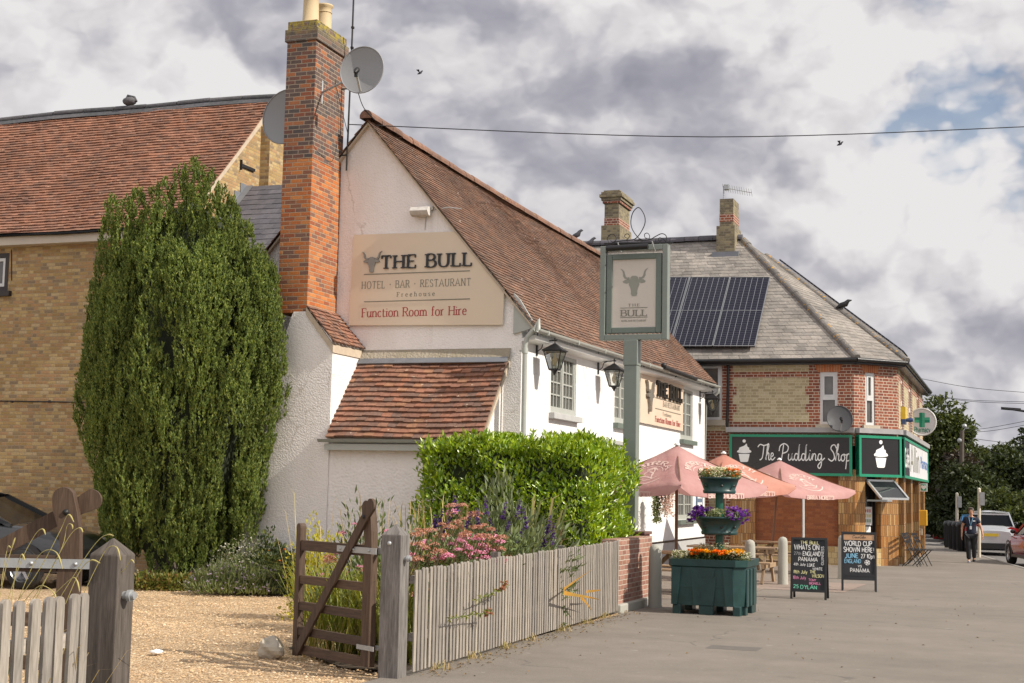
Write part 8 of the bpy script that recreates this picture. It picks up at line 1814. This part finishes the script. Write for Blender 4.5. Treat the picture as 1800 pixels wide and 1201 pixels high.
ga = onY(1634, 920, 78); t = thing('barrier_rail', 'pale horizontal rail far down beyond the shop', 'rail', (ga.x, 78, gz(78))); mb = MB(); mb.beam((ga.x-.6, 78, ga.z+.55), (ga.x+.3, 78, ga.z+.55), .06, .25)
for q_ in (-.5, .25): mb.beam((ga.x+q_, 78.05, gz(78)), (ga.x+q_, 78.05, ga.z+.5), .08, .08)
mb.build('rail_bar', M['galv'], t)

# ================================================================== the walking person
def person():
    f = gnd(1708, 990); Hh = 1.66; base = V((f.x, f.y, f.z+.008)); t = thing('person', 'woman in navy polo shirt and dark trousers walking towards us', 'person', base); rz = rad(-4); R = Matrix.Rotation(rz, 3, 'Z')
    # own frame: x to the person's left as we see right, -y towards the camera
    P = lambda x, y, z: base+R @ V((x, y, z))
    skin = paint('skin', (.50, .27, .17), .5, .06, 8); navy = paint('navy jersey', (.010, .014, .032), .8, .25, 8, .3); blk = paint('dark trousers', (.014, .014, .017), .8, .3, 8, .3); hairm = paint('greying brown hair', (.085, .065, .052), .6, .3, 40)
    def skinmesh(name, joints, bones, mat, sub=2, parent=t):
        me = D.meshes.new(name); ks = list(joints); me.from_pydata([tuple(P(*joints[k][0])) for k in ks], [(ks.index(a), ks.index(b)) for a, b in bones], []); me.materials.append(mat)
        o = D.objects.new(name, me); COL.objects.link(o); md = o.modifiers.new('skin', 'SKIN'); md.use_smooth_shade = True; sl = me.skin_vertices[0].data
        for i, k in enumerate(ks):
            r = joints[k][1]; sl[i].radius = r if isinstance(r, tuple) else (r, r); sl[i].use_root = i == 0
        s = o.modifiers.new('sub', 'SUBSURF'); s.levels = s.render_levels = sub; attach(o, parent); return o
    J = {'pelvis': ((0, 0, .90), (.125, .09)), 'waist': ((0, .005, 1.06), (.11, .085)), 'chest': ((0, .0, 1.25), (.145, .105)), 'neckb': ((0, .005, 1.395), (.07, .065)), 'neck': ((0, -.01, 1.45), .048), 'jaw': ((0, -.03, 1.50), (.056, .062)), 'head': ((0, -.02, 1.575), (.072, .088)), 'crown': ((0, -.01, 1.635), (.055, .07)),
         'hipR': ((-.09, 0, .86), .095), 'kneeR': ((-.085, -.06, .47), .060), 'calfR': ((-.085, -.01, .33), .058), 'ankR': ((-.08, .02, .09), .036), 'toeR': ((-.085, -.12, .035), .034),
         'hipL': ((.09, 0, .86), .095), 'kneeL': ((.075, .02, .47), .060), 'calfL': ((.065, .10, .34), .058), 'ankL': ((.05, .20, .14), .036), 'toeL': ((.045, .10, .04), .034)}
    B = [('pelvis', 'waist'), ('waist', 'chest'), ('chest', 'neckb'), ('neckb', 'neck'), ('neck', 'jaw'), ('jaw', 'head'), ('head', 'crown'), ('pelvis', 'hipR'), ('hipR', 'kneeR'), ('kneeR', 'calfR'), ('calfR', 'ankR'), ('ankR', 'toeR'), ('pelvis', 'hipL'), ('hipL', 'kneeL'), ('kneeL', 'calfL'), ('calfL', 'ankL'), ('ankL', 'toeL')]
    for s, sx, el, wr in (('R', -1, (-.275, .03, 1.08), (-.275, -.05, .86)), ('L', 1, (.285, .02, 1.08), (.335, -.05, .87))):
        J['sh'+s] = ((sx*.165, .005, 1.335), .062); J['el'+s] = (el, .042); J['wr'+s] = (wr, .027); J['pa'+s] = ((wr[0]+sx*.004, wr[1]-.012, wr[2]-.07), (.034, .022)); B += [('chest', 'sh'+s), ('sh'+s, 'el'+s), ('el'+s, 'wr'+s), ('wr'+s, 'pa'+s)]
        pa = J['pa'+s][0]
        for i, (dy, ln) in enumerate(((-.026, .060), (-.009, .072), (.009, .068), (.025, .052))):
            J[f'k{i}{s}'] = ((pa[0]+sx*.002, pa[1]+dy, pa[2]-.035), .0095); J[f'm{i}{s}'] = ((pa[0]-sx*.006, pa[1]+dy*1.1-.008, pa[2]-.035-ln*.55), .0085); J[f't{i}{s}'] = ((pa[0]-sx*.02, pa[1]+dy*1.1-.016, pa[2]-.035-ln), .0075); B += [('pa'+s, f'k{i}{s}'), (f'k{i}{s}', f'm{i}{s}'), (f'm{i}{s}', f't{i}{s}')]
        J['th'+s] = ((pa[0]-sx*.006, pa[1]-.045, pa[2]-.0), .010); J['tt'+s] = ((pa[0]-sx*.015, pa[1]-.058, pa[2]-.04), .0085); B += [('pa'+s, 'th'+s), ('th'+s, 'tt'+s)]
    skinmesh('body', J, B, skin)
    g = 1.10
    S = {'hem': ((0, 0, .84), (.160, .120)), 'pelvis': ((0, 0, .93), (.172, .132)), 'waist': ((0, .005, 1.05), (.150, .118)), 'chest': ((0, 0, 1.25), (.168, .126)), 'top': ((0, .004, 1.37), (.085, .08)), 'shR': ((-.170, .005, 1.335), .076), 'slR': ((-.235, .02, 1.19), .066), 'shL': ((.170, .005, 1.335), .076), 'slL': ((.240, .015, 1.19), .066)}
    skinmesh('polo_shirt', S, [('hem', 'pelvis'), ('pelvis', 'waist'), ('waist', 'chest'), ('chest', 'top'), ('chest', 'shR'), ('shR', 'slR'), ('chest', 'shL'), ('shL', 'slL')], navy)
    Tt = {'pelvis': ((0, 0, .90), (.165, .122)), 'hipR': ((-.09, 0, .82), .112), 'kneeR': ((-.087, -.055, .47), .082), 'hemR': ((-.082, .0, .09), .072), 'hipL': ((.09, 0, .82), .112), 'kneeL': ((.077, .02, .47), .082), 'hemL': ((.055, .17, .13), .070)}
    skinmesh('trousers', Tt, [('pelvis', 'hipR'), ('hipR', 'kneeR'), ('kneeR', 'hemR'), ('pelvis', 'hipL'), ('hipL', 'kneeL'), ('kneeL', 'hemL')], blk)
    mb = MB()
    def hb(c, r, sc): mb.ball(P(*c), r, 12, 8, 0, sc)
    hb((0, .012, 1.60), .098, (.92, 1.0, .95)); hb((-.055, .0, 1.585), .05, (.6, 1.1, 1.1)); hb((.055, .0, 1.585), .05, (.6, 1.1, 1.1)); hb((.02, -.07, 1.655), .045, (1.2, .7, .6)); hb((-.03, -.06, 1.66), .045, (1.1, .8, .6)); mb.build('hair', hairm, t)
    mb = MB(); mb.prism([(-.011, 0), (.011, 0), (.005, .05), (-.005, .05)], P(0, -.102, 1.535), R @ V((1, 0, 0)), Z, R @ V((0, -1, 0)), .02); 
    for s in (-1, 1): mb.ball(P(s*.082, -.005, 1.555), .022, 8, 5, 0, (.4, .8, 1.3))
    mb.build('nose_and_ears', skin, t)
    mb = MB()
    for s in (-1, 1): mb.ball(P(s*.030, -.098, 1.580), .011, 8, 5); mb.beam(P(s*.018, -.105, 1.60), P(s*.045, -.098, 1.602), .008, .006)
    mb.build('eyes', M['black'], t); mb = MB(); mb.beam(P(-.024, -.095, 1.508), P(.024, -.095, 1.508), .012, .010); mb.build('mouth', paint('lips', (.30, .10, .08), .5), t)
    for s, y, z in ((-1, -.045, .035), (1, .145, .07)):
        mb = MB(); mb.tube([P(s*.08 if s < 0 else .05, y+.10, z+.01), P(s*.083 if s < 0 else .047, y, z), P(s*.086 if s < 0 else .045, y-.10, z-.005)], [.042, .045, .034], 10); mb.build('shoe', paint('pale trainer', (.30, .30, .32), .6) if s < 0 else blk, t)
    mb = MB(); mb.tube(spline([P(-.06, -.07, 1.38), P(-.035, -.135, 1.26), P(.0, -.145, 1.13)]), .008, 6); mb.tube(spline([P(.06, -.07, 1.38), P(.035, -.135, 1.26), P(.0, -.145, 1.13)]), .008, 6); mb.build('lanyard', paint('light blue lanyard', (.14, .36, .55), .6), t)
    mb = MB(); mb.obox(P(-.03, -.16, 1.02), R @ V((.06, 0, 0)), R @ V((0, .008, 0)), V((0, 0, .10))); mb.build('badge_card', M['white'], t)
    mb = MB(); mb.obox(P(.06, -.137, 1.26), R @ V((.07, .012, 0)), R @ V((0, .012, 0)), V((0, 0, .03))); mb.build('chest_emblem', M['white'], t)
person()
